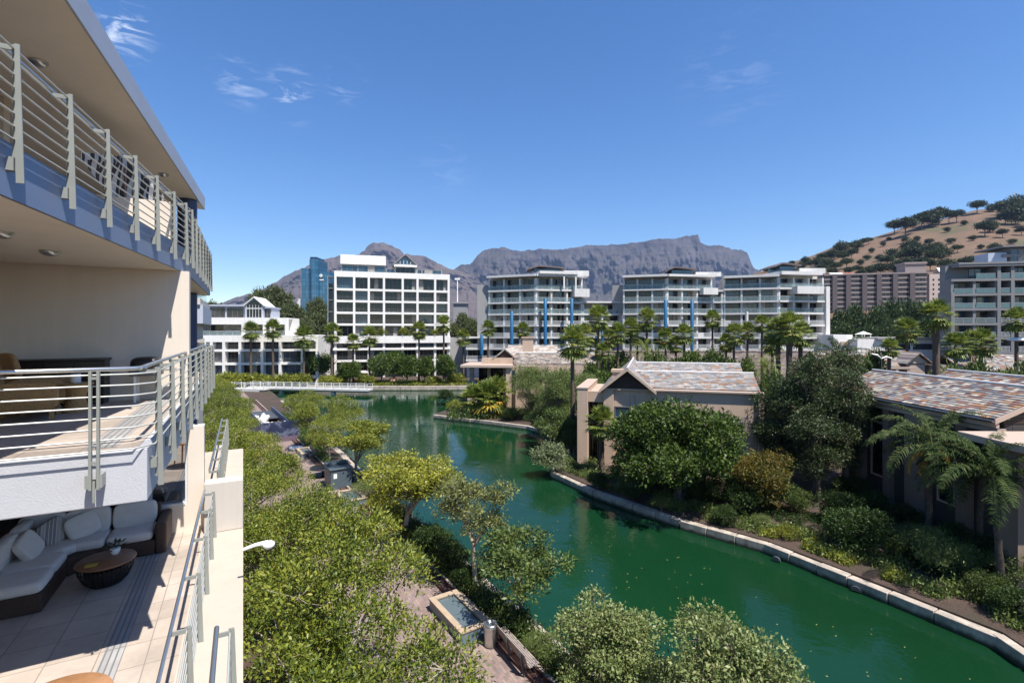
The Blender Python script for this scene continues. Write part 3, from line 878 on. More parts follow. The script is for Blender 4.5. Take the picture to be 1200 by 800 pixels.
# small white lamp on the outer wall
lp = thing('wall_lamp', 'small white dome lamp on a short arm on the cream wall above the trees', 'lamp', LB.p(10.2, 0.0, 8.0))
a = LB.p(10.2, -0.01, 8.02); c = LB.p(10.15, 0.40, 8.09)
mb = MB(); mb.tube([a, a.lerp(c, 0.5) + Vector((0, 0, 0.02)), c], [0.03, 0.035, 0.045], 10); mb.build('arm', M['whitepaint'], lp)
mb = MB(); mb.lathe(c + Vector((0.02, 0, -0.14)), [(0.0, 0.02), (0.06, 0.035), (0.10, 0.075), (0.105, 0.12), (0.07, 0.155), (0.0, 0.17)], 20); mb.build('shade', M['whitepaint'], lp)

# next, lower section of the same terrace row seen past the rails
nb = thing('apartment_building', 'narrow white and grey end of the neighbouring balcony block just past the left railings', 'building', LB.p(29, -4, 0))
mb = MB(); LB.box(mb, 26.5, 33, -8, -2.0, 0, 12.35); LB.box(mb, 26.2, 33.3, -8, -1.7, 13.2, 13.5); mb.build('wall', M['white'], nb)
mb = MB(); LB.box(mb, 26.3, 33.2, -7.9, -1.6, 12.352, 13.198); mb.build('fascia', M['greyfascia'], nb)
mb = MB(); LB.box(mb, 27, 32.5, -1.995, -1.9, 10.2, 11.6); mb.build('window', M['window_blue'], nb)
mb = MB(); LB.box(mb, 26.4, 32.9, -1.85, -1.83, 13.505, 14.3); mb.build('balustrade', M['balglass'], nb)

# ------------------------------------------------------------------ terrace furniture
FL, FM = 7.404, 10.494
sofa = thing('corner_sofa', 'L-shaped dark wicker corner sofa with pale grey cushions on the lower terrace', 'sofa', LB.p(12.2, -2.9, FL))
mb = MB()
LB.box(mb, 12.42, 13.33, -3.3, -1.60, FL, FL + 0.30)         # base along the wall
LB.box(mb, 13.20, 13.42, -3.9, -1.60, FL + 0.301, FL + 0.80)
LB.box(mb, 10.75, 12.42, -3.85, -2.90, FL, FL + 0.30)
mb.prism([LB.p(u, v, 0)[:2] for u, v in ((12.418, -2.903), (12.05, -2.898), (12.418, -2.5))], FL, FL + 0.30)
mb.prism([LB.p(u, v, 0)[:2] for u, v in ((12.422, -3.302), (12.422, -3.85), (13.33, -3.85), (13.33, -3.302))], FL, FL + 0.30)
LB.box(mb, 10.75, 13.2, -4.05, -3.853, FL, FL + 0.80)
mb.build('frame', M['wicker'], sofa, 0.02)
mb = MB(); LB.box(mb, 12.40, 13.42, -1.598, -1.40, FL, FL + 0.62); mb.build('armrest', M['wicker'], sofa, 0.05)
def cushion(u, v, z, su, sv, sz, rot=0, tilt=0, mat='cushion', name='cushion', par=sofa, tax='y'):
    A = LB.mat4(u, v, z) @ Matrix.Rotation(rot, 4, 'Z') @ Matrix.Rotation(tilt, 4, 'Y' if tax == 'y' else 'X')
    m = MB(); m.pillow(A, su, sv, sz, n=12, e=0.24)
    return m.build(name, M[mat], par)
for v in (-2.02, -2.80): cushion(12.82, v, FL + 0.38, 0.40, 0.385, 0.10, name='seat_cushion')
cushion(12.52, -3.32, FL + 0.38, 0.48, 0.42, 0.10, 0.75, name='seat_cushion')
for u in (11.13, 11.86): cushion(u, -3.32, FL + 0.38, 0.36, 0.42, 0.10, name='seat_cushion')
for v in (-2.02, -2.80, -3.5): cushion(13.10, v, FL + 0.68, 0.10, 0.38, 0.26, 0, 0.16, name='back_cushion')
for u in (11.15, 11.9, 12.65): cushion(u, -3.72, FL + 0.68, 0.37, 0.10, 0.26, 0, -0.16, name='back_cushion', tax='x')
M['stripe'] = brickmat('striped_fabric', (0.8, 0.6), [(0.36, 0.33, 0.30), (0.22, 0.20, 0.19)], 0.05, 5, (0.5, 0.47, 0.44), 0.006, 0.9, True, 0)
for k, (u, v, r, mt, lab) in enumerate(((12.9, -2.85, 0.35, 'cushion', 'plain pale scatter cushion leaning on the sofa back nearest the middle'), (12.78, -3.28, 0.9, 'stripe', 'grey striped scatter cushion in the corner of the sofa'), (12.15, -3.45, 1.35, 'cushion', 'beige scatter cushion in front of the striped one on the sofa'))):
    A = LB.mat4(u, v, FL + 0.66) @ Matrix.Rotation(-r, 4, 'Z') @ Matrix.Rotation(0.45, 4, 'Y') @ Matrix.Rotation(0.3, 4, 'X')
    m = MB(); m.pillow(A, 0.08, 0.27, 0.24, n=14, e=0.32)
    tag(m.build('scatter_cushion', M[mt]), lab, 'cushion', 'scatter cushions on the corner sofa')

tp = LB.p(11.45, -2.2, FL)
tb = thing('coffee_table', 'round coffee table with reddish wooden top on a basket of black rods', 'table', tp)
mb = MB(); mb.lathe(tp, [(0.0, 0.395), (0.44, 0.395), (0.45, 0.41), (0.44, 0.43), (0.0, 0.432)], 40); mb.build('tabletop', M['wood'], tb)
mb = MB()
for k in range(40):
    q = 2 * math.pi * k / 40; c, s = math.cos(q), math.sin(q)
    mb.tube([tp + Vector((r * c, r * s, z)) for r, z in ((0.41, 0.39), (0.40, 0.25), (0.33, 0.10), (0.24, 0.015))], 0.008, 5)
for r, z in ((0.41, 0.385), (0.24, 0.015)):
    mb.tube([tp + Vector((r * math.cos(2 * math.pi * k / 32), r * math.sin(2 * math.pi * k / 32), z)) for k in range(33)], 0.012, 6)
mb.lathe(tp, [(0.0, 0.02), (0.22, 0.02), (0.30, 0.10), (0.33, 0.3)], 24)
mb.build('base', M['black'], tb)
pp = LB.p(11.62, -2.1, FL + 0.434)
pl = thing('potted_plant', 'small green succulent in a white bowl on the round coffee table', 'plant', pp)
mb = MB(); mb.lathe(pp, [(0.05, 0.0), (0.075, 0.05), (0.08, 0.11), (0.07, 0.115)], 20); mb.build('pot', M['whitepaint'], pl)
rr = random.Random(5); mb = MB()
for k in range(60):
    q = rr.uniform(0, 6.28); r = rr.uniform(0.02, 0.17); z = 0.11 + rr.uniform(0.0, 0.12)
    c = pp + Vector((r * math.cos(q), r * math.sin(q), z)); d = Vector((math.cos(q), math.sin(q), rr.uniform(0.1, 0.9))).normalized() * 0.05; w = Vector((-math.sin(q), math.cos(q), 0)) * 0.018
    mb.add([c - d, c + w, c + d, c - w], [(0, 1, 2, 3)])
M['succulent'] = leafmat('succulent_leaf', [(0.02, 0.04, 0.02), (0.05, 0.09, 0.045)], 0.5, 0.1)
mb.build('leaves', M['succulent'], pl)
bp_ = LB.p(11.2, -2.32, FL + 0.434)
mb = MB(); LB.box(mb, 11.17, 11.30, -2.45, -2.28, FL + 0.4345, FL + 0.452)
M['yellow'] = pbr('yellow_card', (0.45, 0.33, 0.05), 0.6, 0.05)
tag(mb.build('booklet', M['yellow'], None, 0.003), 'small yellow booklet lying on the round coffee table', 'booklet')

wp = LB.p(6.71, -1.73, FL)
wt_ = thing('wooden_table', 'orange wooden round table cut off by the bottom left corner of the picture', 'table', wp)
mb = MB(); mb.lathe(wp, [(0.0, 0.71), (0.48, 0.71), (0.50, 0.73), (0.49, 0.75), (0.0, 0.752)], 48); mb.build('tabletop', M['orangewood'], wt_)
for k in range(4):
    q = math.pi / 4 + k * math.pi / 2; d = Vector((math.cos(q) * 0.33, math.sin(q) * 0.33, 0)); mb = MB()
    mb.tube([wp + d * 1.15, wp + d + Vector((0, 0, 0.708))], [0.022, 0.03], 8); mb.build('leg', M['orangewood'], wt_)
sp = LB.p(9.6, -4.1, FL)
dk = thing('doormat', 'dark mat on the pale tiles at the left edge of the lower terrace', 'mat', sp)
mb = MB(); LB.box(mb, 9.2, 9.95, -4.6, -3.66, FL + 0.001, FL + 0.016); mb.build('mat', M['black'], dk)

# middle terrace: armchairs, sideboard, barbecue
def armchair(u, v, rot, label):
    root = thing('wicker_armchair', label, 'armchair', LB.p(u, v, FM), 'golden wicker armchairs on the middle terrace')
    A = LB.mat4(u, v, FM) @ Matrix.Rotation(rot, 4, 'Z')
    def bx(mb, x0, x1, y0, y1, z0, z1, taper=1.0):
        p = [A @ Vector(q) for q in ((x0, y0, z0), (x1, y0, z0), (x1, y1, z0), (x0, y1, z0))] + [A @ Vector(q) for q in ((x0, y0 * taper, z1), (x1, y0 * taper, z1), (x1, y1 * taper, z1), (x0, y1 * taper, z1))]
        mb.hexa(p)
    mb = MB(); bx(mb, -0.36, 0.36, -0.34, 0.34, 0.16, 0.38); mb.build('seat', M['rattan'], root, 0.03)
    mb = MB(); mb.pillow(A @ Matrix.Translation((-0.42, 0, 0.62)) @ Matrix.Rotation(-0.14, 4, 'Y'), 0.07, 0.42, 0.50, n=12, e=0.5); mb.build('backrest', M['rattan'], root)
    for s in (-1, 1):
        mb = MB(); mb.pillow(A @ Matrix.Translation((0.02, s * 0.385, 0.40)), 0.42, 0.045, 0.25, n=12, e=0.45); mb.build('armrest', M['rattan'], root)
        for x in (-0.38, 0.34):
            mb = MB(); bx(mb, x - 0.03, x + 0.03, s * 0.36 - 0.03, s * 0.36 + 0.03, 0.0, 0.159); mb.build('leg', M['rattan'], root)
    mb = MB(); mb.pillow(A @ Matrix.Translation((0.02, 0, 0.45)), 0.36, 0.33, 0.075, n=10, e=0.4); mb.build('seat_cushion', M['patterned'], root)
def pattern_fabric():
    m, nt, b = nodes_of('floral_fabric')
    n = noise(nt, pos(nt), 16, 3, 0.6)
    r = ramp(nt, [(0.3, (0.03, 0.05, 0.13)), (0.48, (0.05, 0.07, 0.16)), (0.53, (0.45, 0.40, 0.36)), (0.58, (0.30, 0.08, 0.05)), (0.64, (0.06, 0.09, 0.16))])
    nt.links.new(n, r.inputs[0]); nt.links.new(r.outputs[0], b.inputs['Base Color']); b.inputs['Roughness'].default_value = 0.9
    return m
M['patterned'] = pattern_fabric()
armchair(11.45, -3.25, 1.45, 'golden wicker armchair with blue floral cushion nearest the front rail')
armchair(12.45, -3.35, 1.0, 'second golden wicker armchair half hidden behind the nearer one')
sb_ = thing('sideboard', 'long black slatted sideboard standing against the shaded cream wall', 'sideboard', LB.p(13.2, -3.2, FM))
mb = MB(); LB.box(mb, 12.98, 13.46, -3.95, -2.52, FM + 0.08, FM + 0.90); mb.build('body', M['ebony'], sb_, 0.01)
mb = MB(); LB.box(mb, 12.94, 13.48, -3.99, -2.49, FM + 0.902, FM + 0.94); mb.build('top', M['ebony'], sb_, 0.006)
for k in range(3):
    v0 = -3.93 + k * 0.47; mb = MB(); LB.box(mb, 12.955, 12.978, v0, v0 + 0.45, FM + 0.12, FM + 0.88)
    for j in range(6): LB.box(mb, 12.945, 12.954, v0 + 0.03, v0 + 0.42, FM + 0.16 + j * 0.12, FM + 0.24 + j * 0.12)
    mb.build('door', M['ebony'], sb_)
for v in (-3.9, -2.6):
    mb = MB(); LB.box(mb, 13.0, 13.44, v, v + 0.06, FM, FM + 0.079); mb.build('leg', M['ebony'], sb_)
ct = LB.p(12.0, -2.75, FM)
tb2 = thing('side_table', 'small wicker side table between the two wicker armchairs', 'table', ct)
mb = MB(); mb.lathe(ct, [(0.0, 0.50), (0.26, 0.50), (0.27, 0.52), (0.26, 0.54), (0.0, 0.541)], 24); mb.build('tabletop', M['rattan'], tb2)
mb = MB(); mb.lathe(ct, [(0.20, 0.0), (0.14, 0.25), (0.20, 0.499)], 20); mb.build('base', M['rattan'], tb2)
ca = thing('candle_lantern', 'white candle jar standing on the small table between the wicker armchairs', 'lantern', ct + Vector((0, 0, 0.543)))
mb = MB(); mb.lathe(ct + Vector((0, 0, 0.543)), [(0.07, 0), (0.075, 0.02), (0.075, 0.16), (0.06, 0.17)], 16); mb.build('jar', M['whitepaint'], ca)
mb = MB(); mb.lathe(ct + Vector((0, 0, 0.7132)), [(0.075, 0), (0.075, 0.02), (0.03, 0.04), (0.0, 0.045)], 16); mb.build('lid', M['darksteel'], ca)
bq = LB.p(13.05, -1.82, FM)
bb = thing('barbecue', 'black lidded barbecue on pale legs in the corner of the middle terrace', 'barbecue', bq)
A = LB.mat4(13.05, -1.82, FM)
mb = MB(); mb.pillow(A @ Matrix.Translation((0, 0, 0.80)), 0.24, 0.28, 0.16, n=10, e=0.6); mb.build('lid', M['black'], bb)
mb = MB(); LB.box(mb, 12.83, 13.27, -2.10, -1.54, FM + 0.56, FM + 0.76); mb.build('firebox', M['darksteel'], bb, 0.03)
for du in (-0.18, 0.16):
    for dv in (-0.2, 0.18):
        mb = MB(); LB.box(mb, 13.05 + du, 13.09 + du, -1.82 + dv, -1.78 + dv, FM, FM + 0.559); mb.build('leg', M['whitepaint'], bb)
mb = MB(); LB.box(mb, 12.80, 13.28, -1.535, -1.3, FM + 0.66, FM + 0.69); mb.build('side_shelf', M['steel'], bb)

# checked parasol on the upper balcony
def checks():
    m, nt, b = nodes_of('checked_canvas')
    tc = nt.nodes.new('ShaderNodeTexCoord')
    mp = nt.nodes.new('ShaderNodeMapping'); mp.inputs['Rotation'].default_value = (0, 0, 0.35)
    nt.links.new(tc.outputs['Object'], mp.inputs['Vector'])
    t = nt.nodes.new('ShaderNodeTexBrick'); t.offset = 0; t.inputs['Scale'].default_value = 1
    t.inputs['Brick Width'].default_value = 0.30; t.inputs['Row Height'].default_value = 0.24; t.inputs['Mortar Size'].default_value = 0.045
    t.inputs['Color1'].default_value = (0.55, 0.52, 0.48, 1); t.inputs['Color2'].default_value = (0.42, 0.39, 0.36, 1); t.inputs['Mortar'].default_value = (0.03, 0.022, 0.018, 1)
    nt.links.new(mp.outputs[0], t.inputs['Vector']); nt.links.new(t.outputs['Color'], b.inputs['Base Color'])
    b.inputs['Roughness'].default_value = 0.9
    return m
M['checks'] = checks()
cs = [at_d(95, 178, 9.3), at_d(155, 185, 11.3), at_d(192, 230, 12.6), at_d(128, 222, 10.6)]
cc = sum(cs, Vector()) / 4
pr = thing('parasol', 'parasol with pale and dark checked canopy on the upper balcony under the roof', 'parasol', (cc.x, cc.y, 13.957))
mb = MB()
top = cc + Vector((0, 0, 0.22))
mb.add(cs + [top], [(0, 1, 4), (1, 2, 4), (2, 3, 4), (3, 0, 4)])
low = [c + Vector((0, 0, -0.14)) for c in cs]
for k in range(4): mb.add([cs[k], cs[(k + 1) % 4], low[(k + 1) % 4], low[k]], [(0, 1, 2, 3)])
o = mb.build('canopy', M['checks'], pr)
mb = MB(); mb.tube([Vector((cc.x, cc.y, 14.04)), top], 0.025, 8); mb.build('pole', M['wood'], pr)
mb = MB(); mb.lathe((cc.x, cc.y, 13.957), [(0.25, 0), (0.25, 0.06), (0.06, 0.09), (0.0, 0.1)], 20); mb.build('base', M['darksteel'], pr)
# ------------------------------------------------------------------ the far apartment blocks
GL = ['window_dark', 'window_dark', 'window_blue', 'window_grey', 'window_dark', 'curtain', 'window_blue']
def glazing(fr, s0, s1, d, z0, z1, parent, rr, mats=None, n=None, frame='frame', mid=False):
    """one window: panes with a frame of mullions in front"""
    mt = M[rr.choice(mats or GL)]
    w = s1 - s0
    n = n or max(2, round(w / 1.2))
    mb = MB()
    P = fr.p
    split = rr.choice([0, 0, 1])
    mb.add([P(s0, d, z0), P(s1, d, z0), P(s1, d, z1), P(s0, d, z1)], [(0, 1, 2, 3)], 0)
    t = 0.05
    for k in range(n + 1):
        s = s0 + (w - t) * k / n
        fr.box(mb, s, s + t, d - 0.07, d - 0.006, z0, z1, 1)
    fr.box(mb, s0, s1, d - 0.06, d - 0.008, z1 - 0.1, z1, 1)
    if mid: fr.box(mb, s0, s1, d - 0.06, d - 0.008, z0 + (z1 - z0) * 0.68, z0 + (z1 - z0) * 0.68 + 0.06, 1)
    if rr.random() < 0.3:       # a drawn curtain behind part of the window
        a = rr.randrange(n); c0 = s0 + w * a / n; c1 = c0 + w / n
        mb.add([P(c0, d - 0.004, z0), P(c1, d - 0.004, z0), P(c1, d - 0.004, z1), P(c0, d - 0.004, z1)], [(0, 1, 2, 3)], 2)
    return mb.build('window', [mt, M[frame], M['curtain']], parent)

def balustrade(fr, s0, s1, d, z, h, parent, kind):
    mb = MB(); P = fr.p
    if kind == 'glass':
        mb.add([P(s0, d, z + 0.06), P(s1, d, z + 0.06), P(s1, d, z + h), P(s0, d, z + h)], [(0, 1, 2, 3)], 0)
        fr.box(mb, s0, s1, d - 0.03, d + 0.03, z + h, z + h + 0.05, 1)
        n = max(1, round((s1 - s0) / 1.6))
        for k in range(n + 1):
            s = s0 + (s1 - s0 - 0.05) * k / n
            fr.box(mb, s, s + 0.05, d + 0.006, d + 0.05, z, z + h, 1)
        return mb.build('balustrade', [M['balglass'], M['rail_white']], parent)
    if kind == 'thin':
        for zz in (0.35, 0.62, 0.9): fr.box(mb, s0, s1, d - 0.015, d + 0.015, z + zz, z + zz + 0.03, 0)
        return mb.build('balustrade', [M['rail_grey']], parent)
    n = max(2, round((s1 - s0) / 0.22))
    fr.box(mb, s0, s1, d - 0.03, d + 0.03, z + h, z + h + 0.06, 0)
    fr.box(mb, s0, s1, d - 0.02, d + 0.02, z + 0.1, z + 0.15, 0)
    for k in range(n + 1):
        s = s0 + (s1 - s0 - 0.07) * k / n
        fr.box(mb, s, s + 0.07, d - 0.02, d + 0.02, z + 0.151, z + h - 0.001, 0)
    return mb.build('balustrade', [M['rail_white'], M['rail_white']], parent)
M['rail_grey'] = pbr('rail_grey_paint', (0.20, 0.20, 0.20), 0.5, 0.03)
M['rail_white'] = pbr('rail_white_paint', (0.62, 0.62, 0.60), 0.5, 0.03)
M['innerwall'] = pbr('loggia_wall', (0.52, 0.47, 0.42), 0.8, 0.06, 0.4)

def balcony_plant(fr, s, d, z, parent_unused, rr, h=1.0, col='balcony_leaf'):
    pass

def grid_block(fr, root, edges, levels, ztop, rr, depth=1.8, pier=0.55, slab=0.55, back=12.0, wall='farwhite', rail='bars', mats=None, skip=(), rail_floors=None):
    """white frame of piers and slabs with recessed windows: one bay per pair of edges"""
    s0, s1 = edges[0], edges[-1]
    mb = MB()
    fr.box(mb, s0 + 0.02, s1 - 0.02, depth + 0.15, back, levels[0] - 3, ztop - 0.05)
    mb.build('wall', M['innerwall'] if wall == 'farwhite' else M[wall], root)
    mb = MB()
    for s in edges:
        a = max(s0, min(s - pier / 2, s1 - pier))
        fr.box(mb, a, a + pier, -0.004, depth + 0.149, levels[0] - 3, ztop)
    fr.box(mb, s0 - 0.01, s0 + 0.3, depth + 0.15, back, levels[0] - 3, ztop); fr.box(mb, s1 - 0.3, s1 + 0.01, depth + 0.15, back, levels[0] - 3, ztop)
    mb.build('frame', M[wall], root)
    mb = MB()
    for z in levels: fr.box(mb, s0 + 0.003, s1 - 0.003, 0.0, depth + 0.148, z - slab, z)
    mb.build('floor_slabs', M[wall], root)
    for k, z in enumerate(levels):
        zt = (levels[k + 1] - slab) if k + 1 < len(levels) else ztop - 1.45
        for i in range(len(edges) - 1):
            a, b = edges[i] + pier / 2, edges[i + 1] - pier / 2
            if i == 0: a = edges[0] + pier
            if i == len(edges) - 2: b = edges[-1] - pier
            if (k, i) in skip: continue
            glazing(fr, a + 0.02, b - 0.02, depth * rr.choice((0.97, 0.97, 0.55)), z + 0.01, zt, root, rr, mats)
            if rail and (rail_floors is None or k in rail_floors): balustrade(fr, a, b, 0.12, z, 0.95, root, rail)
    # top parapet
    mb = MB(); fr.box(mb, s0 - 0.006, s1 + 0.006, -0.008, depth + 0.147, ztop - 1.45, ztop + 0.003); fr.box(mb, s0 - 0.006, s1 + 0.006, depth + 0.147, back, ztop - 0.3, ztop + 0.003)
    mb.build('parapet', M[wall], root)

def gable(mb, fr, s0, s1, d0, d1, zb, za, mi=0):
    """gable prism: ridge along d"""
    P = fr.p; sm = (s0 + s1) / 2
    v = [P(s0, d0, zb), P(s1, d0, zb), P(sm, d0, za), P(s0, d1, zb), P(s1, d1, zb), P(sm, d1, za)]
    mb.add(v, [(0, 1, 2), (5, 4, 3), (0, 2, 5, 3), (1, 4, 5, 2), (0, 3, 4, 1)], mi)

def roofplanes(mb, fr, s0, s1, d0, d1, zb, za, t=0.22, along='d', mi=0):
    """two sloping roof slabs with thickness; ridge along d (or s)"""
    P = fr.p
    if along == 'd':
        sm = (s0 + s1) / 2
        for a, b in ((s0, sm), (s1, sm)):
            v = [P(a, d0, zb), P(b, d0, za), P(b, d1, za), P(a, d1, zb)]
            mb.hexa([q - Vector((0, 0, t)) for q in v] + v, mi)
    else:
        dm = (d0 + d1) / 2
        for a, b in ((d0, dm), (d1, dm)):
            v = [P(s0, a, zb), P(s0, b, za), P(s1, b, za), P(s1, a, zb)]
            mb.hexa([q - Vector((0, 0, t)) for q in v] + v, mi)

# --- white grid block (centre left)
rr = random.Random(101)
P0, P1 = Vector((-45.3, 125, 0)), Vector((-17.0, 133.5, 0))
f1 = Frame(P0, P1 - P0, None)
W1 = (P1 - P0).length
b1 = thing('apartment_building', 'white apartment block with a square grid of loggias and a small blue glass gable', 'building', f1.p(W1 / 2, 6, 0))
pxe = [391.7, 415, 432.2, 450, 472, 489.3, 510, 527]
def s_at(fr, px, d=0):
    # distance along the frame where it is seen at column px
    k = (px - 600) / F
    o = fr.o + fr.n * d
    return (o.x - k * o.y) / (k * fr.e.y - fr.e.x)
edges = [s_at(f1, q) for q in pxe]
grid_block(f1, b1, edges, [1.7, 4.6, 7.65, 10.75, 14.0, 17.0, 20.0, 23.0], 27.4, rr, rail='thin', rail_floors=(1, 2, 4, 5, 6), mats=['window_dark', 'window_dark', 'window_grey', 'window_blue', 'window_dark'])
mb = MB(); f1.box(mb, edges[0] - 0.5, edges[-1] + 0.1, -0.5, -0.012, 8.9, 10.75); f1.box(mb, edges[0] - 0.5, edges[-1] + 0.1, -0.5, 0, 7.1, 7.65)
mb.build('planter_band', M['farwhite'], b1)
mb = MB(); f1.box(mb, s_at(f1, 400, 3), s_at(f1, 451, 3), 3, 11, 27.41, 29.6); f1.box(mb, s_at(f1, 452, 3), s_at(f1, 518, 3), 3, 11, 27.41, 28.9); mb.build('penthouse', M['fargrey'], b1)
mb = MB(); f1.box(mb, s_at(f1, 399, 2.6), s_at(f1, 452, 2.6), 2.4, 11.5, 29.6, 32.0); mb.build('penthouse_roof', M['whitepaint'], b1)
for a, c in ((401, 419), (420, 431), (433, 451), (453, 461), (489.5, 494), (495, 500), (502, 517)):
    glazing(f1, s_at(f1, a, 2.95), s_at(f1, c, 2.95), 2.95, 27.5, 29.3 if c < 452 else 28.8, b1, rr, ['window_blue'])
ga, gc = s_at(f1, 462.5, 2.4), s_at(f1, 487.5, 2.4)
mb = MB(); f1.box(mb, ga, gc, 2.4, 9, 27.41, 30.0); gable(mb, f1, ga, gc, 2.4, 9, 30.0, 32.3); mb.build('gable', M['fargrey'], b1)
mb = MB(); roofplanes(mb, f1, ga - 0.4, gc + 0.4, 2.0, 9.4, 30.0, 32.8); mb.build('gable_roof', M['fargrey'], b1)
mb = MB(); P = f1.p; sm = (ga + gc) / 2
mb.add([P(ga + 0.5, 2.38, 30.1), P(gc - 0.5, 2.38, 30.1), P(sm, 2.38, 31.95)], [(0, 1, 2)], 0)
for k in range(1, 5): s = ga + 0.5 + (gc - ga - 1) * k / 5; f1.box(mb, s - 0.06, s + 0.06, 2.30, 2.37, 30.1, 31.0, 1)
mb.build('window', [M['window_blue'], M['frame_white']], b1)
mb = MB(); f1.box(mb, ga - 0.2, gc + 0.2, 1.4, 2.36, 29.3, 29.75); mb.build('canopy', M['whitepaint'], b1)
glazing(f1, ga + 0.3, gc - 0.3, 2.36, 27.45, 29.2, b1, rr, ['window_dark'])
# steel scaffold frame on its left flank
mb = MB()
for s in (-1.6, -0.25):
    for d in (1.0, 4.0): f1.box(mb, s - 0.06, s + 0.06, d - 0.06, d + 0.06, 8, 26.0)
for z in np.arange(11, 26.5, 3.0): f1.box(mb, -1.66, -0.19, 0.94, 4.06, z - 0.05, z + 0.05)
mb.build('lift_frame', M['fargrey'], b1)
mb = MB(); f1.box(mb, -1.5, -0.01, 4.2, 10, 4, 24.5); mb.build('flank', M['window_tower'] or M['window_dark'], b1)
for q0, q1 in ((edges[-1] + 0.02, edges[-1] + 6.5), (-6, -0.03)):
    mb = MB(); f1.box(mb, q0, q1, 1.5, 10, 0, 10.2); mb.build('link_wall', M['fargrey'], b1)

# --- low white block at the far left
rr = random.Random(7)
P0, P1 = Vector((-68.5, 106, 0)), Vector((-42.0, 110, 0))
f0 = Frame(P0, P1 - P0)
b0 = thing('apartment_building', 'low white apartment block with grey glass-gabled penthouse behind the two tall palms at far left', 'building', f0.p(13, 6, 0))
pxe = [238, 247.5, 262, 281, 307, 328, 354, 373]
edges = [s_at(f0, q) for q in pxe]
grid_block(f0, b0, edges, [2.2, 5.1, 8.05], 11.1, rr, rail='thin', rail_floors=(1, 2), mats=['window_dark', 'window_dark', 'curtain', 'window_grey', 'window_blue'], slab=0.5)
# the top parapet is removed above the upper storey: upper wall with terrace openings
ua = s_at(f0, 232, 1.2); ub = s_at(f0, 338, 1.2)
mb = MB(); f0.box(mb, ua, ub, 1.2, 1.5, 13.5, 15.0); 
for a, c in ((232, 237), (283, 287), (308, 311.5), (316, 322), (334, 338)): f0.box(mb, s_at(f0, a, 1.2), s_at(f0, c, 1.2), 1.2, 1.49, 11.0, 13.499)
f0.box(mb, ua, ub, 4.6, 10, 11.105, 15.0); f0.box(mb, ua, ub, 1.501, 4.599, 14.7, 14.99)
mb.build('upper_storey', M['farwhite'], b0)
for a, c in ((238, 246), (247, 262), (263, 282), (288, 307), (312, 333)):
    glazing(f0, s_at(f0, a, 4.5), s_at(f0, c, 4.5), 4.5, 11.2, 13.9, b0, rr, ['window_dark', 'curtain', 'window_grey'])
    balustrade(f0, s_at(f0, a, 1.3), s_at(f0, c, 1.3), 1.3, 11.1, 0.9, b0, 'glass')
pa, pb_ = s_at(f0, 241, 3), s_at(f0, 287, 3)
mb = MB(); f0.box(mb, pa, pb_, 3.2, 9, 15.01, 17.6); f0.box(mb, pb_ + 0.01, s_at(f0, 318, 3), 3.2, 9, 15.01, 17.2); mb.build('penthouse', M['greyfascia'], b0)
mb = MB(); f0.box(mb, pa - 0.4, pb_, 2.6, 9.3, 17.61, 17.9); f0.box(mb, s_at(f0, 309, 3), s_at(f0, 319, 3), 2.6, 9.3, 17.21, 17.5); mb.build('penthouse_roof', M['greyfascia'], b0)
for a, c in ((246, 264), (266, 285), (310, 317)): glazing(f0, s_at(f0, a, 3.1), s_at(f0, c, 3.1), 3.1, 15.1, 17.3 if c < 300 else 17.0, b0, rr, ['window_dark', 'window_grey'])
ga, gc = s_at(f0, 287, 2.2), s_at(f0, 308.5, 2.2)
mb = MB(); f0.box(mb, ga, gc, 2.3, 9, 15.01, 17.9); gable(mb, f0, ga, gc, 2.3, 9, 17.9, 19.4); mb.build('gable', M['greyfascia'], b0)
mb = MB(); roofplanes(mb, f0, ga - 0.3, gc + 0.3, 1.9, 9.4, 17.8, 19.75); mb.build('gable_roof', M['farwhite'], b0)
mb = MB(); P = f0.p; sm = (ga + gc) / 2
mb.add([P(ga + 0.3, 2.28, 15.1), P(gc - 0.3, 2.28, 15.1), P(gc - 0.3, 2.28, 17.9), P(sm, 2.28, 19.15), P(ga + 0.3, 2.28, 17.9)], [(0, 1, 2, 3, 4)], 0)
for k in range(0, 6): s = ga + 0.3 + (gc - ga - 0.66) * k / 5; f0.box(mb, s, s + 0.07, 2.20, 2.27, 15.1, 17.9, 1)
f0.box(mb, ga + 0.3, gc - 0.3, 2.19, 2.27, 17.0, 17.2, 1)
mb.build('window', [M['window_dark'], M['frame_white']], b0)

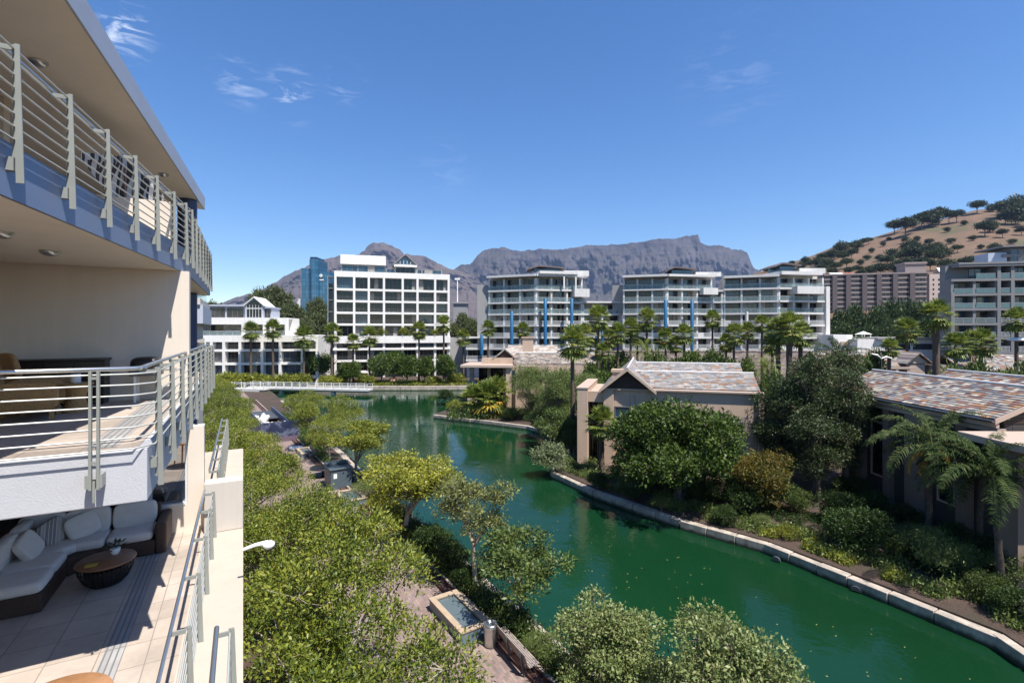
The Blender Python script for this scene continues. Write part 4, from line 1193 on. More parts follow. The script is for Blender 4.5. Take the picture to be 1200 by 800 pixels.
# --- the long curving white block, in three wings
def wing(root, pts_px, D, levels, rr, roofs, slab=0.42, rail_glass=(4, 5, 6), depth=2.2, bay=4.2, zroof=None, end_walls=(False, False)):
    """polyline front in plan, from (px, depth) points"""
    pts = [Vector(((q - 600) / F * d, d, 0)) for q, d in zip(pts_px, D)]
    for j in range(len(pts) - 1):
        fr = Frame(pts[j], pts[j + 1] - pts[j]); L = (pts[j + 1] - pts[j]).length
        n = max(1, round(L / bay)); ed = [L * k / n for k in range(n + 1)]
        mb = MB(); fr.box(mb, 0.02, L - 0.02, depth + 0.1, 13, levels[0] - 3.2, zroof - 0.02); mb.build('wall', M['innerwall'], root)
        mb = MB()
        for k, z in enumerate(levels): fr.box(mb, 0.0, L - 0.002, -0.35 if k % 2 else -0.15, depth + 0.099, z - slab, z)
        mb.build('floor_slabs', M['wingwhite'], root)
        mb = MB()
        for i, s in enumerate(ed):
            a = min(max(s - 0.2, 0.01), L - 0.42); fr.box(mb, a, a + 0.40, 0.15, depth + 0.098, levels[0] - 3.0, zroof - 0.6)
        mb.build('piers', M['wingwhite'], root)
        for k, z in enumerate(levels):
            zt = levels[k + 1] - slab - 0.01 if k + 1 < len(levels) else zroof - 0.65
            for i in range(n):
                a, b = ed[i] + 0.25, ed[i + 1] - 0.25
                if rr.random() < 0.35 and k < 5:
                    m2 = MB(); fr.box(m2, a, a + 1.1, depth - 0.12, depth + 0.08, z + 0.003, zt); m2.build('wall_panel', M['innerwall'], root); a += 1.12
                glazing(fr, a, b, depth, z + 0.01, zt, root, rr, ['window_dark', 'window_dark', 'window_dark', 'window_grey', 'window_blue'] if k < 5 else ['window_blue', 'window_dark', 'window_blue'], mid=(k == len(levels) - 1))
            d = (-0.35 if k % 2 else -0.15) + 0.1
            if k in rail_glass: balustrade(fr, 0.1, L - 0.1, d, z, 1.0, root, 'glass')
            else:
                half = rr.choice((0.55, 0.7, 0.4))
                i0 = 0.05
                for i in range(n):
                    s0_, s1_ = ed[i] + 0.05, ed[i + 1] - 0.05
                    if rr.random() < 0.3:
                        m2 = MB(); fr.box(m2, s0_, s0_ + 1.5, d - 0.06, d + 0.06, z + 0.002, z + 1.06); m2.build('parapet_panel', M['wingwhite'], root); s0_ += 1.52
                    balustrade(fr, s0_, s1_, d, z, 0.95, root, 'bars')
    return pts
def block_roof(root, pts, z, over=1.0, back=9.0, t=0.55):
    for j in range(len(pts) - 1):
        fr = Frame(pts[j], pts[j + 1] - pts[j]); L = (pts[j + 1] - pts[j]).length
        mb = MB(); fr.box(mb, -0.02, L - 0.01, -over, 13, z - t, z); mb.build('roof', M['wingwhite'], root)
def sky_lounge(root, px0, px1, D, z0, z1):
    """dark winged canopy over a glazed rooftop room"""
    a = at_d(px0, HY, D); c = at_d(px1, HY, D); fr = Frame(a, c - a); L = (c - a).length
    mb = MB(); fr.box(mb, 1.5, L - 1.0, 0.6, 6, z0, z1 - 0.5); m = mb.build('rooftop_room', M['window_blue'], root)
    mb = MB(); P = fr.p
    v = [P(-0.3, -0.6, z1 - 0.9), P(L * 0.3, -0.6, z1), P(L, -0.6, z1 - 0.55), P(-0.3, 7, z1 - 0.9), P(L * 0.3, 7, z1), P(L, 7, z1 - 0.55)]
    w = [q + Vector((0, 0, 0.28)) for q in v]
    mb.hexa([v[0], v[1], v[4], v[3], w[0], w[1], w[4], w[3]]); mb.hexa([v[1], v[2], v[5], v[4], w[1], w[2], w[5], w[4]])
    mb.build('rooftop_canopy', M['darkbrown'], root)
    mb = MB(); fr.box(mb, L + 0.05, L + 6.5, 0.5, 6, z0, z1 - 1.0); mb.build('plant_room', M['wingwhite'], root)
LV = [4.7, 7.7, 10.6, 13.6, 16.5, 19.4, 22.5]
rr = random.Random(33)
b2 = thing('apartment_building', 'white balconied apartment block with blue columns nearest the white grid block', 'building', at_d(635, HY, 130) - Vector((0, 0, 12)))
p2 = wing(b2, [572, 628, 683], [127, 122, 124.5], LV, rr, None, zroof=25.9)
p2b = wing(b2, [683, 729], [124.5, 126], LV[:5], rr, None, zroof=19.5)
block_roof(b2, p2, 26.2, 0.9); block_roof(b2, p2b, 19.6, 0.3, t=0.4)
mb = MB(); a = at_d(559.5, HY, 128); c = at_d(571.8, HY, 128)
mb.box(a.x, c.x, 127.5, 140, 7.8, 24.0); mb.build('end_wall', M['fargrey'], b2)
sky_lounge(b2, 619, 661, 126, 26.2, 28.6)
fr = Frame(p2[1], p2[2] - p2[1]); L = (p2[2] - p2[1]).length
mb = MB(); fr.box(mb, L * 0.78, L + 1.2, -1.6, 2.0, 20.6, 22.6); fr.box(mb, L * 0.05, L * 0.86, -1.4, 9, 26.21, 26.9); mb.build('corner_terrace', M['wingwhite'], b2)
mb = MB(); fr.box(mb, L * 0.55, L * 0.58, -1.25, -0.9, 22.5, 25.6); fr.box(mb, L * 0.8, L * 0.83, -1.25, -0.9, 22.6, 25.6); mb.build('piers', M['wingwhite'], b2)
for (q, y0, y1) in ((564.6, 392, 416), (599.7, 365, 412), (639, 350, 410), (670, 350, 400), (706, 378, 408)):
    D = 120.6 if q < 690 else 123.3
    if q < 580: D = 125.2
    t = at_d(q, y0, D); b_ = at_d(q, y1, D)
    mb = MB(); mb.lathe((t.x, t.y, 0), [(0.42, b_.z), (0.42, t.z), (0.30, t.z + 0.1)], 14); mb.build('column', M['bluecol'], b2)
mb = MB(); fr = Frame(at_d(546, HY, 126), Vector((1, 0, 0)))
for z in (4.7, 7.7, 10.6): fr.box(mb, 0, 5.6, -0.2, 6, z - 0.42, z)
fr.box(mb, 0.02, 5.58, 2.2, 6, 0, 10.1); mb.build('floor_slabs', M['wingwhite'], b2)
for z in (4.7, 7.7): balustrade(fr, 0.1, 5.5, -0.1, z, 0.95, b2, 'bars'); glazing(fr, 0.3, 5.3, 2.1, z + 0.01, z + 2.4, b2, rr, ['window_dark'])

b3 = thing('apartment_building', 'middle wing of the white balconied blocks with curved white roof and two bright blue columns', 'building', at_d(790, HY, 128) - Vector((0, 0, 12)))
p3 = wing(b3, [730, 782, 835], [123, 120, 122], LV, rr, None, zroof=25.6)
block_roof(b3, p3, 25.9, 1.0)
sky_lounge(b3, 781, 816, 124, 25.9, 28.0)
p3b = wing(b3, [835, 847.5], [122, 121.5], LV[:6], rr, None, zroof=22.0)
block_roof(b3, p3b, 22.2, 0.3, t=0.4)
for (q, y0, y1) in ((780, 352, 400), (811, 352, 413), (696, 378, 410)):
    if q < 700: continue
    D = 118.7; t = at_d(q, y0, D); b_ = at_d(q, y1, D)
    mb = MB(); mb.lathe((t.x, t.y, 0), [(0.42, b_.z), (0.42, t.z), (0.30, t.z + 0.1)], 14); mb.build('column', M['bluecol'], b3)
fr = Frame(p3[0], p3[1] - p3[0])
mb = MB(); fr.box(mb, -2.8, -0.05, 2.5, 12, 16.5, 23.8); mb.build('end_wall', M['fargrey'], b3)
fr = Frame(p3[1], p3[2] - p3[1]); L = (p3[2] - p3[1]).length
mb = MB(); fr.box(mb, L * 0.72, L + 0.5, -1.6, 2.0, 21.0, 22.62); mb.build('corner_terrace', M['wingwhite'], b3)

b4 = thing('apartment_building', 'right-hand wing of the white balconied blocks ending in a tall white end wall', 'building', at_d(910, HY, 126) - Vector((0, 0, 12)))
p4 = wing(b4, [848, 913, 966], [121.5, 117.5, 119], LV, rr, None, zroof=25.5)
block_roof(b4, [p4[0], p4[1]], 25.6, 0.8); block_roof(b4, [p4[1] , p4[1] + (p4[2] - p4[1]) * 0.9], 26.3, 1.0, t=0.8)
sky_lounge(b4, 908, 938, 121, 26.3, 28.6)
fr = Frame(p4[1], p4[2] - p4[1]); L = (p4[2] - p4[1]).length
mb = MB(); fr.box(mb, L * 0.28, L * 0.86, -1.9, 1.5, 20.9, 22.7); mb.build('corner_terrace', M['wingwhite'], b4)
mb = MB(); fr.box(mb, L + 0.02, L + 1.0, -0.6, 12, 9.0, 22.8); fr.box(mb, L - 0.2, L + 3.4, -2.2, 12, 3.5, 8.995); mb.build('end_wall', M['wingwhite'], b4)
mb = MB(); t = at_d(838, 372, 119.2); 
for (q, y0, y1, D) in ((875, 365, 412, 118.6), (854, 395, 412, 119.8)):
    t = at_d(q, y0, D); b_ = at_d(q, y1, D); mb.lathe((t.x, t.y, 0), [(0.35, b_.z), (0.35, t.z)], 12)
mb.build('column', M['wingwhite'], b4)

# stone podium below the wings
M['rubble'] = brickmat('rubble_stone', (1, 0), [(0.33, 0.25, 0.21), (0.40, 0.31, 0.26), (0.27, 0.21, 0.18), (0.36, 0.27, 0.22), (0.44, 0.36, 0.31)], 0.9, 0.4, (0.22, 0.18, 0.155), 0.03, 0.9, False, 0.8)
mb = MB(); mb.box(-2, 76, 111.5, 112.5, 0, 7.35); mb.box(-2.1, 76.1, 111.4, 112.6, 7.352, 7.6)
tag(mb.build('retaining_wall', M['rubble']), 'long pinkish rubble stone retaining wall under the white balconied blocks', 'wall')

# --- brown slab block on the hill foot
rr = random.Random(64)
b5 = thing('apartment_building', 'long brown eight-storey slab block with dark vertical piers at the foot of the dry hill', 'building', at_d(1030, 364, 300))
P0 = at_d(966, HY, 305); P1 = at_d(1089.6, HY, 292); fb = Frame(P0, P1 - P0); L = (P1 - P0).length
zb, zt = 10.0, 46.5
mb = MB(); fb.box(mb, 0, L, 1.5, 16, zb, zt); mb.build('wall', M['brownwall'], b5)
nb_ = 6
pe = [0.0] + [s_at(fb, q) for q in (978, 994, 1013, 1030, 1049, 1069)] + [L]
mb = MB()
for s in pe[1:-1]: fb.box(mb, s - 1.3, s + 1.3, -0.6, 1.5, zb, zt + 0.3)
mb.build('pier', M['darkbrown'], b5)
H = (zt - 24.0) / 8
for i in range(len(pe) - 1):
    a, c = pe[i] + (1.3 if i else 0.2), pe[i + 1] - 1.3
    for k in range(8):
        z = 24.0 + k * H
        m2 = MB(); fb.box(m2, a, c, 0.3, 1.499, z, z + 0.95); m2.build('balcony', M['brownwall'], b5)
        m2 = MB(); n = 4
        for j in range(n):
            s0_ = a + (c - a) * j / n; m2.add([fb.p(s0_ + 0.2, 1.46, z + 0.95), fb.p(s0_ + (c - a) / n - 0.2, 1.46, z + 0.95), fb.p(s0_ + (c - a) / n - 0.2, 1.46, z + H - 0.4), fb.p(s0_ + 0.2, 1.46, z + H - 0.4)], [(0, 1, 2, 3)], rr.choice((0, 0, 1, 2)))
        m2.build('window', [M['window_dark'], M['window_grey'], M['curtain']], b5)
mb = MB(); fb.box(mb, -0.3, L + 0.1, -0.3, 16.2, zt, zt + 0.9); mb.build('roof', M['brownwall'], b5)
mb = MB(); fb.box(mb, L * 0.80, L * 0.995, 3, 13, zt + 0.9, zt + 6.0); fb.box(mb, L * 0.79, L * 1.0, 2.5, 13.5, zt + 6.0, zt + 7.2); mb.build('plant_room', M['brownwall'], b5)
mb = MB(); fb.box(mb, L + 0.01, L + 9.5, 0.4, 12, zb, zt - 0.5); mb.build('end_wall', M['paleend'], b5)
for c in range(3):
    for k in range(7):
        m2 = MB(); s = L + 1.6 + c * 2.8; z = 25 + k * H
        m2.add([fb.p(s, 0.38, z), fb.p(s + 0.9, 0.38, z), fb.p(s + 0.9, 0.38, z + 1.3), fb.p(s, 0.38, z + 1.3)], [(0, 1, 2, 3)]); m2.build('window', M['window_dark'], b5)

# --- grey modern block at the right edge
rr = random.Random(90)
b6 = thing('apartment_building', 'grey modern apartment block with blue-green glass balustrades at the right edge', 'building', at_d(1180, HY, 105) - Vector((0, 0, 12)))
P0 = at_d(1116, HY, 101); P1 = at_d(1255, HY, 97); f6 = Frame(P0, P1 - P0); L = (P1 - P0).length
lv = [7.9, 10.8, 13.7, 16.7, 19.7, 22.7]
ed = [s_at(f6, q) for q in (1116, 1142, 1168, 1186, 1212, 1235)] + [L]
M['midgrey'] = pbr('mid_grey_render', (0.215, 0.21, 0.205), 0.75, 0.08, 0.25, stain=0.12)
mb = MB(); f6.box(mb, 0.02, L, 2.2, 4.0, 0, 25.6); mb.build('wall', M['midgrey'], b6)
mb = MB()
for z in lv: f6.box(mb, -0.3, L, -0.2, 2.19, z - 0.5, z)
f6.box(mb, 0.8, L, -0.6, 5, 25.6, 26.0); f6.box(mb, 0.9, L, -0.5, 2.0, 25.15, 25.59)
mb.build('floor_slabs', M['midgrey'], b6)
mb = MB()
for s in ed[:-1]: f6.box(mb, s - 0.25, s + 0.25, 0.0, 2.18, 4.0, 22.2)
for s in (ed[2] + 0.3, ed[3]): f6.box(mb, s - 0.3, s + 0.3, -0.21, 2.185, 0, 25.14)
f6.box(mb, -0.31, 0.3, -0.21, 4.0, 7.9, 20.0)
mb.build('piers', M['midgrey'], b6)
M['tealglass'] = clearglass('teal_balustrade_glass', (0.45, 0.72, 0.74), 0.5)
for k, z in enumerate(lv + [4.8]):
    top = z + 2.35
    for i in range(len(ed) - 1):
        if i == 0 and k == 5: continue
        glazing(f6, ed[i] + 0.3, ed[i + 1] - 0.3, 2.15 if k != 3 else 1.6, z + 0.01, top, b6, rr, ['window_dark', 'window_dark', 'window_blue'], mid=True)
        if k < 6:
            o = balustrade(f6, ed[i] + 0.28, ed[i + 1] - 0.28, -0.1, z, 1.0, b6, 'glass' if k >= 3 or i < 2 else 'bars')
            if k >= 3: o.data.materials[0] = M['tealglass']
mb = MB(); a = s_at(f6, 1158, 3); c = s_at(f6, 1180, 3); f6.box(mb, a, c, 3, 7, 26.01, 28.3); mb.build('plant_room', M['greyfascia'], b6)
mb = MB(); a2 = s_at(f6, 1174, 3); f6.box(mb, a2, s_at(f6, 1196, 3), 2.7, 8, 27.3, 27.9); f6.box(mb, s_at(f6, 1183, 3), L, 3, 9, 26.01, 29.2); f6.box(mb, s_at(f6, 1170, 3), L + 1, 1.8, 10, 29.3, 29.6); mb.build('penthouse', M['midgrey'], b6)
glazing(f6, s_at(f6, 1184, 2.9), L - 0.4, 2.9, 26.3, 29.0, b6, rr, ['window_blue'])

# --- blue glass tower
M['window_tower'] = brickmat('tower_glass', (1, 0), [(0.02, 0.10, 0.18), (0.03, 0.13, 0.22), (0.025, 0.115, 0.20), (0.04, 0.15, 0.25)], 2.4, 3.4, (0.015, 0.06, 0.11), 0.16, 0.12, False, 0.0, 0.0, 0.9)
tw = thing('office_tower', 'tall blue glass office tower rising behind the trees at far left', 'building', at_d(369, HY, 420) - Vector((0, 0, 12)))
a = at_d(352, HY, 420).x; b_ = at_d(362, HY, 420).x; c = at_d(373.5, HY, 420).x; d = at_d(385, HY, 420).x
mb = MB(); mb.box(a, b_, 422, 445, 0, 66); mb.box(c, d, 422, 445, 0, 63); mb.build('wings', M['window_tower'], tw)
mb = MB(); mb.prism([(b_, 421), (b_ + 3, 418), (c - 1.5, 418), (c, 421), (c, 440), (b_, 440)], 0, 73.5); mb.build('shaft', M['window_tower'], tw)
mb = MB(); mb.box(b_ + 1, c - 2, 420, 438, 73.5, 75.5); mb.build('crown', M['navy'], tw)
mb = MB()
for k in range(6):
    q = 2 * math.pi * k / 6; cx, cz = c + 1.2 + 0.9 * math.cos(q), 59.5 + 0.9 * math.sin(q)
    mb.lathe((cx, 421.6, cz), [(0.0, -0.7), (0.6, -0.35), (0.7, 0.0), (0.6, 0.35), (0.0, 0.7)], 8)
mb.box(c - 0.8, c + 3.6, 421.6, 421.9, 55.6, 56.6)
mb.build('emblem', M['whitepaint'], tw)
mb = MB(); a2 = at_d(350, HY, 424).x; mb.box(a2 - 1, a - 0.1, 424, 440, 0, 40); mb.build('side_slab', M['farwhite'], tw)
# white mast beside the grid block
mp_ = at_d(536, 358, 190)
ms = thing('lamp_mast', 'thin white lamp mast standing between the two white apartment blocks', 'mast', (mp_.x, mp_.y, 0))
mb = MB(); t = at_d(536, 328, 190); mb.tube([(mp_.x, mp_.y, 0), (mp_.x, mp_.y, t.z)], [0.35, 0.22], 8); mb.build('pole', M['whitepaint'], ms)
mb = MB(); mb.box(mp_.x - 1.0, mp_.x + 1.0, mp_.y - 0.3, mp_.y + 0.3, t.z, t.z + 0.7); mb.build('lamp_head', M['whitepaint'], ms)
mb = MB(); q = at_d(538, 356, 185); mb.box(q.x - 2, q.x + 3, 184, 190, 0, q.z); mb.box(q.x - 2.5, q.x + 3.5, 183.5, 190.5, q.z, q.z + 0.6)
tag(mb.build('pavilion', M['fargrey']), 'small grey flat-roofed pavilion at the foot of the white mast', 'building')
# low white garages, yellow house on the ridge
rr = random.Random(15)
gq = thing('garage_building', 'low white garage building with dark openings below the brown slab block', 'building', at_d(1050, 415, 108) - Vector((0, 0, at_d(1050, 415, 108).z)))
a = at_d(980, HY, 112).x; b_ = at_d(1010, HY, 110).x; c = at_d(1110, HY, 108).x
mb = MB(); mb.box(a, b_, 113, 122, 0, 11.2); mb.box(b_ - 1.0, c, 110, 120, 0, 10.2); mb.build('wall', M['farwhite'], gq)
mb = MB(); mb.box(b_ + 3, c - 1, 109.3, 120.2, 10.2, 10.6); mb.build('roof', M['fargrey'], gq)
for (x0, x1) in ((0.30, 0.62), (0.66, 0.95)):
    mb = MB(); mb.box(b_ + (c - b_) * x0, b_ + (c - b_) * x1, 109.9, 110.1, 7.9, 9.2); mb.build('garage_door', M['window_grey'], gq)
mb = MB(); mb.box(b_ + (c - b_) * 0.3, b_ + (c - b_) * 0.62, 109.85, 110.1, 9.3, 9.9); mb.build('window', M['window_dark'], gq)
mb = MB(); q = at_d(1000, 388, 112.9); mb.box(q.x - 3, q.x + 3, 112.6, 112.9, 8.8, 9.6); mb.build('planter', M['sandstone'], gq)
mb = MB(); q = at_d(1025, 390, 108); 
gz = thing('gazebo', 'small white peaked gazebo above the low garages', 'gazebo', (q.x, q.y + 4, 10.6))
mb.add([(q.x - 1.2, 110.3, 11.3), (q.x + 1.2, 110.3, 11.3), (q.x + 1.2, 112.7, 11.3), (q.x - 1.2, 112.7, 11.3), (q.x, 111.5, 12.0)], [(0, 1, 4), (1, 2, 4), (2, 3, 4), (3, 0, 4), (3, 2, 1, 0)]); mb.build('roof', M['whitepaint'], gz)
for dx in (-1.05, 0.9):
    for y in (110.45, 112.4):
        m2 = MB(); m2.box(q.x + dx, q.x + dx + 0.12, y, y + 0.12, 10.61, 11.29); m2.build('post', M['whitepaint'], gz)
M['yellowwall'] = pbr('yellow_wall', (0.62, 0.42, 0.06), 0.8, 0.06)
p = hill_at(922, 312)
yh = thing('house', 'yellow house on the skyline of the dry hill', 'house', p)
mb = MB(); mb.box(p.x - 6, p.x + 7, p.y, p.y + 9, p.z - 4, p.z + 4.5); mb.build('wall', M['yellowwall'], yh)
mb = MB(); mb.box(p.x - 6.4, p.x + 7.4, p.y - 0.4, p.y + 9.4, p.z + 4.5, p.z + 5.2); mb.build('roof', M['fargrey'], yh)
# red and white roofs behind the slab block
for k, (px, py, w, h, mt, lab) in enumerate(((985, 325, 10, 5, 'farwhite', 'white house roof peeping over the left end of the brown slab block'), (998, 325, 7, 5, 'brickred', 'red tiled roof just above the brown slab block'), (1112, 330, 9, 14, 'farwhite', 'white block squeezed between the brown slab block and the grey modern block'))):
    if mt == 'brickred': M['brickred'] = pbr('red_roof', (0.35, 0.10, 0.06), 0.8, 0.1)
    p = at_d(px, py, 325); hh = thing('house', lab, 'house', (p.x, p.y, 20))
    mb = MB(); mb.box(p.x - w / 2, p.x + w / 2, p.y, p.y + 8, 8, p.z + h * 0.3); mb.build('wall', M['farwhite'], hh)
    mb = MB(); fr = Frame((p.x - w / 2, p.y), (1, 0)); roofplanes(mb, fr, -0.4, w + 0.4, -0.4, 8.4, p.z + h * 0.3 + 0.1, p.z + h * 0.7, along='s'); mb.build('roof', M[mt], hh)
    for j in range(3):
        m2 = MB(); x = p.x - w / 2 + w * (j + 0.3) / 3; m2.box(x, x + w * 0.15, p.y - 0.05, p.y + 0.05, p.z - h, p.z - h * 0.4); m2.build('window', M['window_dark'], hh)
# ------------------------------------------------------------------ garden villas
SL = [(0.29, 0.265, 0.245), (0.34, 0.315, 0.285), (0.23, 0.225, 0.225), (0.30, 0.22, 0.165), (0.20, 0.20, 0.205), (0.31, 0.285, 0.255), (0.28, 0.165, 0.11), (0.27, 0.25, 0.235), (0.37, 0.34, 0.30), (0.25, 0.235, 0.225)]
SD = [(0.27, 0.235, 0.205), (0.17, 0.165, 0.17), (0.38, 0.335, 0.275), (0.22, 0.12, 0.09), (0.25, 0.235, 0.22), (0.32, 0.18, 0.10), (0.14, 0.135, 0.145), (0.33, 0.285, 0.235), (0.46, 0.42, 0.35), (0.18, 0.105, 0.085), (0.26, 0.24, 0.225)]

def slatemat(name, cols):
    m, nt, b = nodes_of(name)
    g = nt.nodes.new('ShaderNodeNewGeometry'); n = len(cols)
    r = ramp(nt, [(i / n, c) for i, c in enumerate(cols)], True); nt.links.new(g.outputs['Random Per Island'], r.inputs[0])
    nz = noise(nt, g.outputs['Position'], 2.2, 8, 0.7); rz = ramp(nt, [(0.3, (0.68,) * 3), (0.7, (1.28,) * 3)]); nt.links.new(nz, rz.inputs[0])
    mm = nt.nodes.new('ShaderNodeMixRGB'); mm.blend_type = 'MULTIPLY'; mm.inputs[0].default_value = 1
    nt.links.new(r.outputs[0], mm.inputs[1]); nt.links.new(rz.outputs[0], mm.inputs[2]); nt.links.new(mm.outputs[0], b.inputs['Base Color'])
    b.inputs['Roughness'].default_value = 0.65; b.inputs['Specular IOR Level'].default_value = 0.3
    bp = nt.nodes.new('ShaderNodeBump'); bp.inputs['Strength'].default_value = 0.5; bp.inputs['Distance'].default_value = 0.02
    n2 = noise(nt, g.outputs['Position'], 9, 4, 0.6); nt.links.new(n2, bp.inputs['Height']); nt.links.new(bp.outputs[0], b.inputs['Normal'])
    return m
M['slates_pale'] = slatemat('slates_pale', SL); M['slates_dark'] = slatemat('slates_dark', SD)
def slates(mb, fr, s0, s1, d0, z0, d1, z1, seed, row=0.27, w0=0.25, w1=0.6):
    """overlapping slates laid in courses on a roof slope"""
    r = random.Random(seed); A = fr.p(0, d0, z0); B = fr.p(0, d1, z1); sl = (B - A).length; n = max(2, round(sl / row))
    up = (B - A).normalized(); nr = fr.e.cross(up); nr = nr if nr.z > 0 else -nr
    for k in range(n):
        t0 = sl * k / n; t1 = sl * (k + 1) / n + 0.05
        s = s0 - r.uniform(0, 0.3)
        while s < s1:
            w = r.uniform(w0, w1); a, b = max(s0, s), min(s1, s + w); s += w
            if b - a < 0.04: continue
            lo = 0.05 + r.uniform(0, 0.02); hi = 0.018; e0 = r.uniform(-0.02, 0.02)
            p = [A + fr.e * (a + 0.004) + up * (t0 + e0), A + fr.e * (b - 0.004) + up * (t0 + e0), A + fr.e * (b - 0.004) + up * t1, A + fr.e * (a + 0.004) + up * t1]
            q = [p[0] + nr * lo, p[1] + nr * lo, p[2] + nr * hi, p[3] + nr * hi]
            mb.add(q + [p[0] + nr * 0.012, p[1] + nr * 0.012], [(0, 1, 2, 3), (0, 4, 5, 1)])
# centre villa
e2 = Vector((14.6, -4.1, 0)).normalized()
fv = Frame((5.9, 44.5), e2)
M['slate_c'] = brickmat('slate_centre', (e2.x, e2.y), SL, 0.40, 0.095, (0.20, 0.19, 0.185), 0.012, 0.6, False, 0.8, 0.37)
M['slate_g'] = brickmat('slate_gable', (-e2.y, e2.x), SL, 0.40, 0.095, (0.20, 0.19, 0.185), 0.012, 0.6, False, 0.8, 0.37)
M['ridgecap'] = pbr('ridge_cap', (0.50, 0.49, 0.48), 0.8, 0.12, 3)
v2 = thing('villa', 'sandy-walled villa with multicoloured slate roofs and a dark timber gable by the canal', 'house', fv.p(7, 6, 0))
mb = MB()
fv.box(mb, 0.0, 0.95, 0.0, 8.5, 0, 6.8); fv.box(mb, 2.35, 3.25, 0.0, 7.0, 0, 6.8)
fv.box(mb, 3.252, 15.2, 0.25, 0.65, 0, 6.8); fv.box(mb, 14.8, 15.2, 0.651, 13, 0, 6.8); fv.box(mb, 3.3, 14.8, 12.6, 13, 0, 6.8)
fv.box(mb, 0.952, 2.348, 0.3, 0.7, 5.6, 6.6); fv.box(mb, 4.75, 5.0, 0.1, 0.249, 0, 6.5)
fv.box(mb, 15.0, 15.4, 0.0, 0.249, 0, 6.8)
mb.build('wall', M['tan'], v2, 0.03)
mb = MB(); fv.box(mb, -0.06, 1.0, -0.05, 8.55, 6.803, 6.92); fv.box(mb, 2.3, 3.3, -0.05, 7.0, 6.803, 6.92); fv.box(mb, 3.31, 15.45, -0.04, 0.68, 6.803, 6.92); fv.box(mb, 1.01, 2.29, 0.4, 8, 6.3, 6.45)
mb.build('wall_cap', M['tancap'], v2)
mb = MB(); fv.box(mb, 0.97, 2.33, 2.2, 2.3, 0.1, 5.5); o = mb.build('window', M['window_dark'], v2)
mb = MB(); fv.box(mb, 1.6, 1.68, 2.1, 2.19, 0.1, 5.5); fv.box(mb, 0.97, 2.33, 2.1, 2.19, 2.9, 3.0); mb.build('frame', M['frame'], o)
mb = MB(); fv.box(mb, 3.4, 4.6, 0.22, 0.26, 2.6, 5.2); o = mb.build('window', M['window_blue'], v2)
mb = MB(); fv.box(mb, 3.32, 3.4, 0.18, 0.27, 2.55, 5.25); fv.box(mb, 4.6, 4.68, 0.18, 0.27, 2.55, 5.25); fv.box(mb, 3.32, 4.68, 0.16, 0.27, 5.25, 5.33); mb.build('frame', M['frame'], o)
# main gable running back
s0, s1, sa = 2.0, 6.9, 4.45
mb = MB(); roofplanes(mb, fv, s0, s1, -0.45, 17.0, 6.75, 8.75, 0.18, 'd'); mb.build('roof', M['slate_g'], v2)
mb = MB(); P = fv.p; mb.add([P(s0 + 0.5, -0.05, 6.93), P(s1 - 0.5, -0.05, 6.93), P(sa, -0.05, 8.45)], [(0, 1, 2)]); mb.build('gable', M['timber'], v2)
mb = MB()
for a in (s0, s1):
    A = P(a, -0.5, 6.52); B = P(sa, -0.5, 8.52)
    mb.hexa([A, A + fv.n * 0.12, B + fv.n * 0.12, B, A + Vector((0, 0, 0.26)), A + fv.n * 0.12 + Vector((0, 0, 0.26)), B + fv.n * 0.12 + Vector((0, 0, 0.26)), B + Vector((0, 0, 0.26))])
mb.build('bargeboard', M['tan'], v2)
mb = MB(); mb.tube([P(sa, -0.5, 8.78), P(sa, 17, 8.78)], 0.10, 6); mb.build('ridge', M['ridgecap'], v2)
# two cross wings
mb = MB()
def half_roof(mb, fr, s0, s1, d0, z0, d1, z1, t=0.16):
    v = [fr.p(s0, d0, z0), fr.p(s1, d0, z0), fr.p(s1, d1, z1), fr.p(s0, d1, z1)]
    mb.hexa([q - Vector((0, 0, t)) for q in v] + v)
half_roof(mb, fv, 4.8, 15.25, 0.66, 6.98, 3.6, 8.2); half_roof(mb, fv, 4.8, 15.25, 6.5, 7.0, 3.6, 8.2)
half_roof(mb, fv, 4.9, 15.2, 6.6, 7.1, 9.9, 8.62); half_roof(mb, fv, 4.9, 15.2, 13.2, 7.1, 9.9, 8.62)
mb.build('roof', M['slate_c'], v2)
mb = MB()
slates(mb, fv, 4.8, 15.25, 0.66, 6.98, 3.6, 8.2, 1); slates(mb, fv, 4.9, 15.2, 6.6, 7.1, 9.9, 8.62, 2); slates(mb, fv, 4.8, 15.25, 6.5, 7.0, 3.6, 8.2, 3)
mb.build('slates', M['slates_pale'], v2)
mb = MB(); mb.tube([P(4.8, 3.6, 8.22), P(15.28, 3.6, 8.25)], 0.11, 6); mb.tube([P(4.9, 9.9, 8.66), P(15.22, 9.9, 8.66)], 0.11, 6); mb.build('ridge', M['ridgecap'], v2)
mb = MB(); mb.add([P(15.2, 0.66, 6.92), P(15.2, 6.5, 6.92), P(15.2, 3.6, 8.05)], [(0, 1, 2)]); mb.add([P(15.18, 6.6, 6.92), P(15.18, 13.1, 6.92), P(15.18, 9.9, 8.45)], [(0, 1, 2)]); mb.build('gable_end', M['tan'], v2)
mb = MB(); fv.box(mb, 2.95, 3.85, 2.6, 3.6, 6.8, 8.15); fv.box(mb, 2.85, 3.95, 2.5, 3.7, 8.15, 8.4); mb.build('chimney', M['tan'], v2)

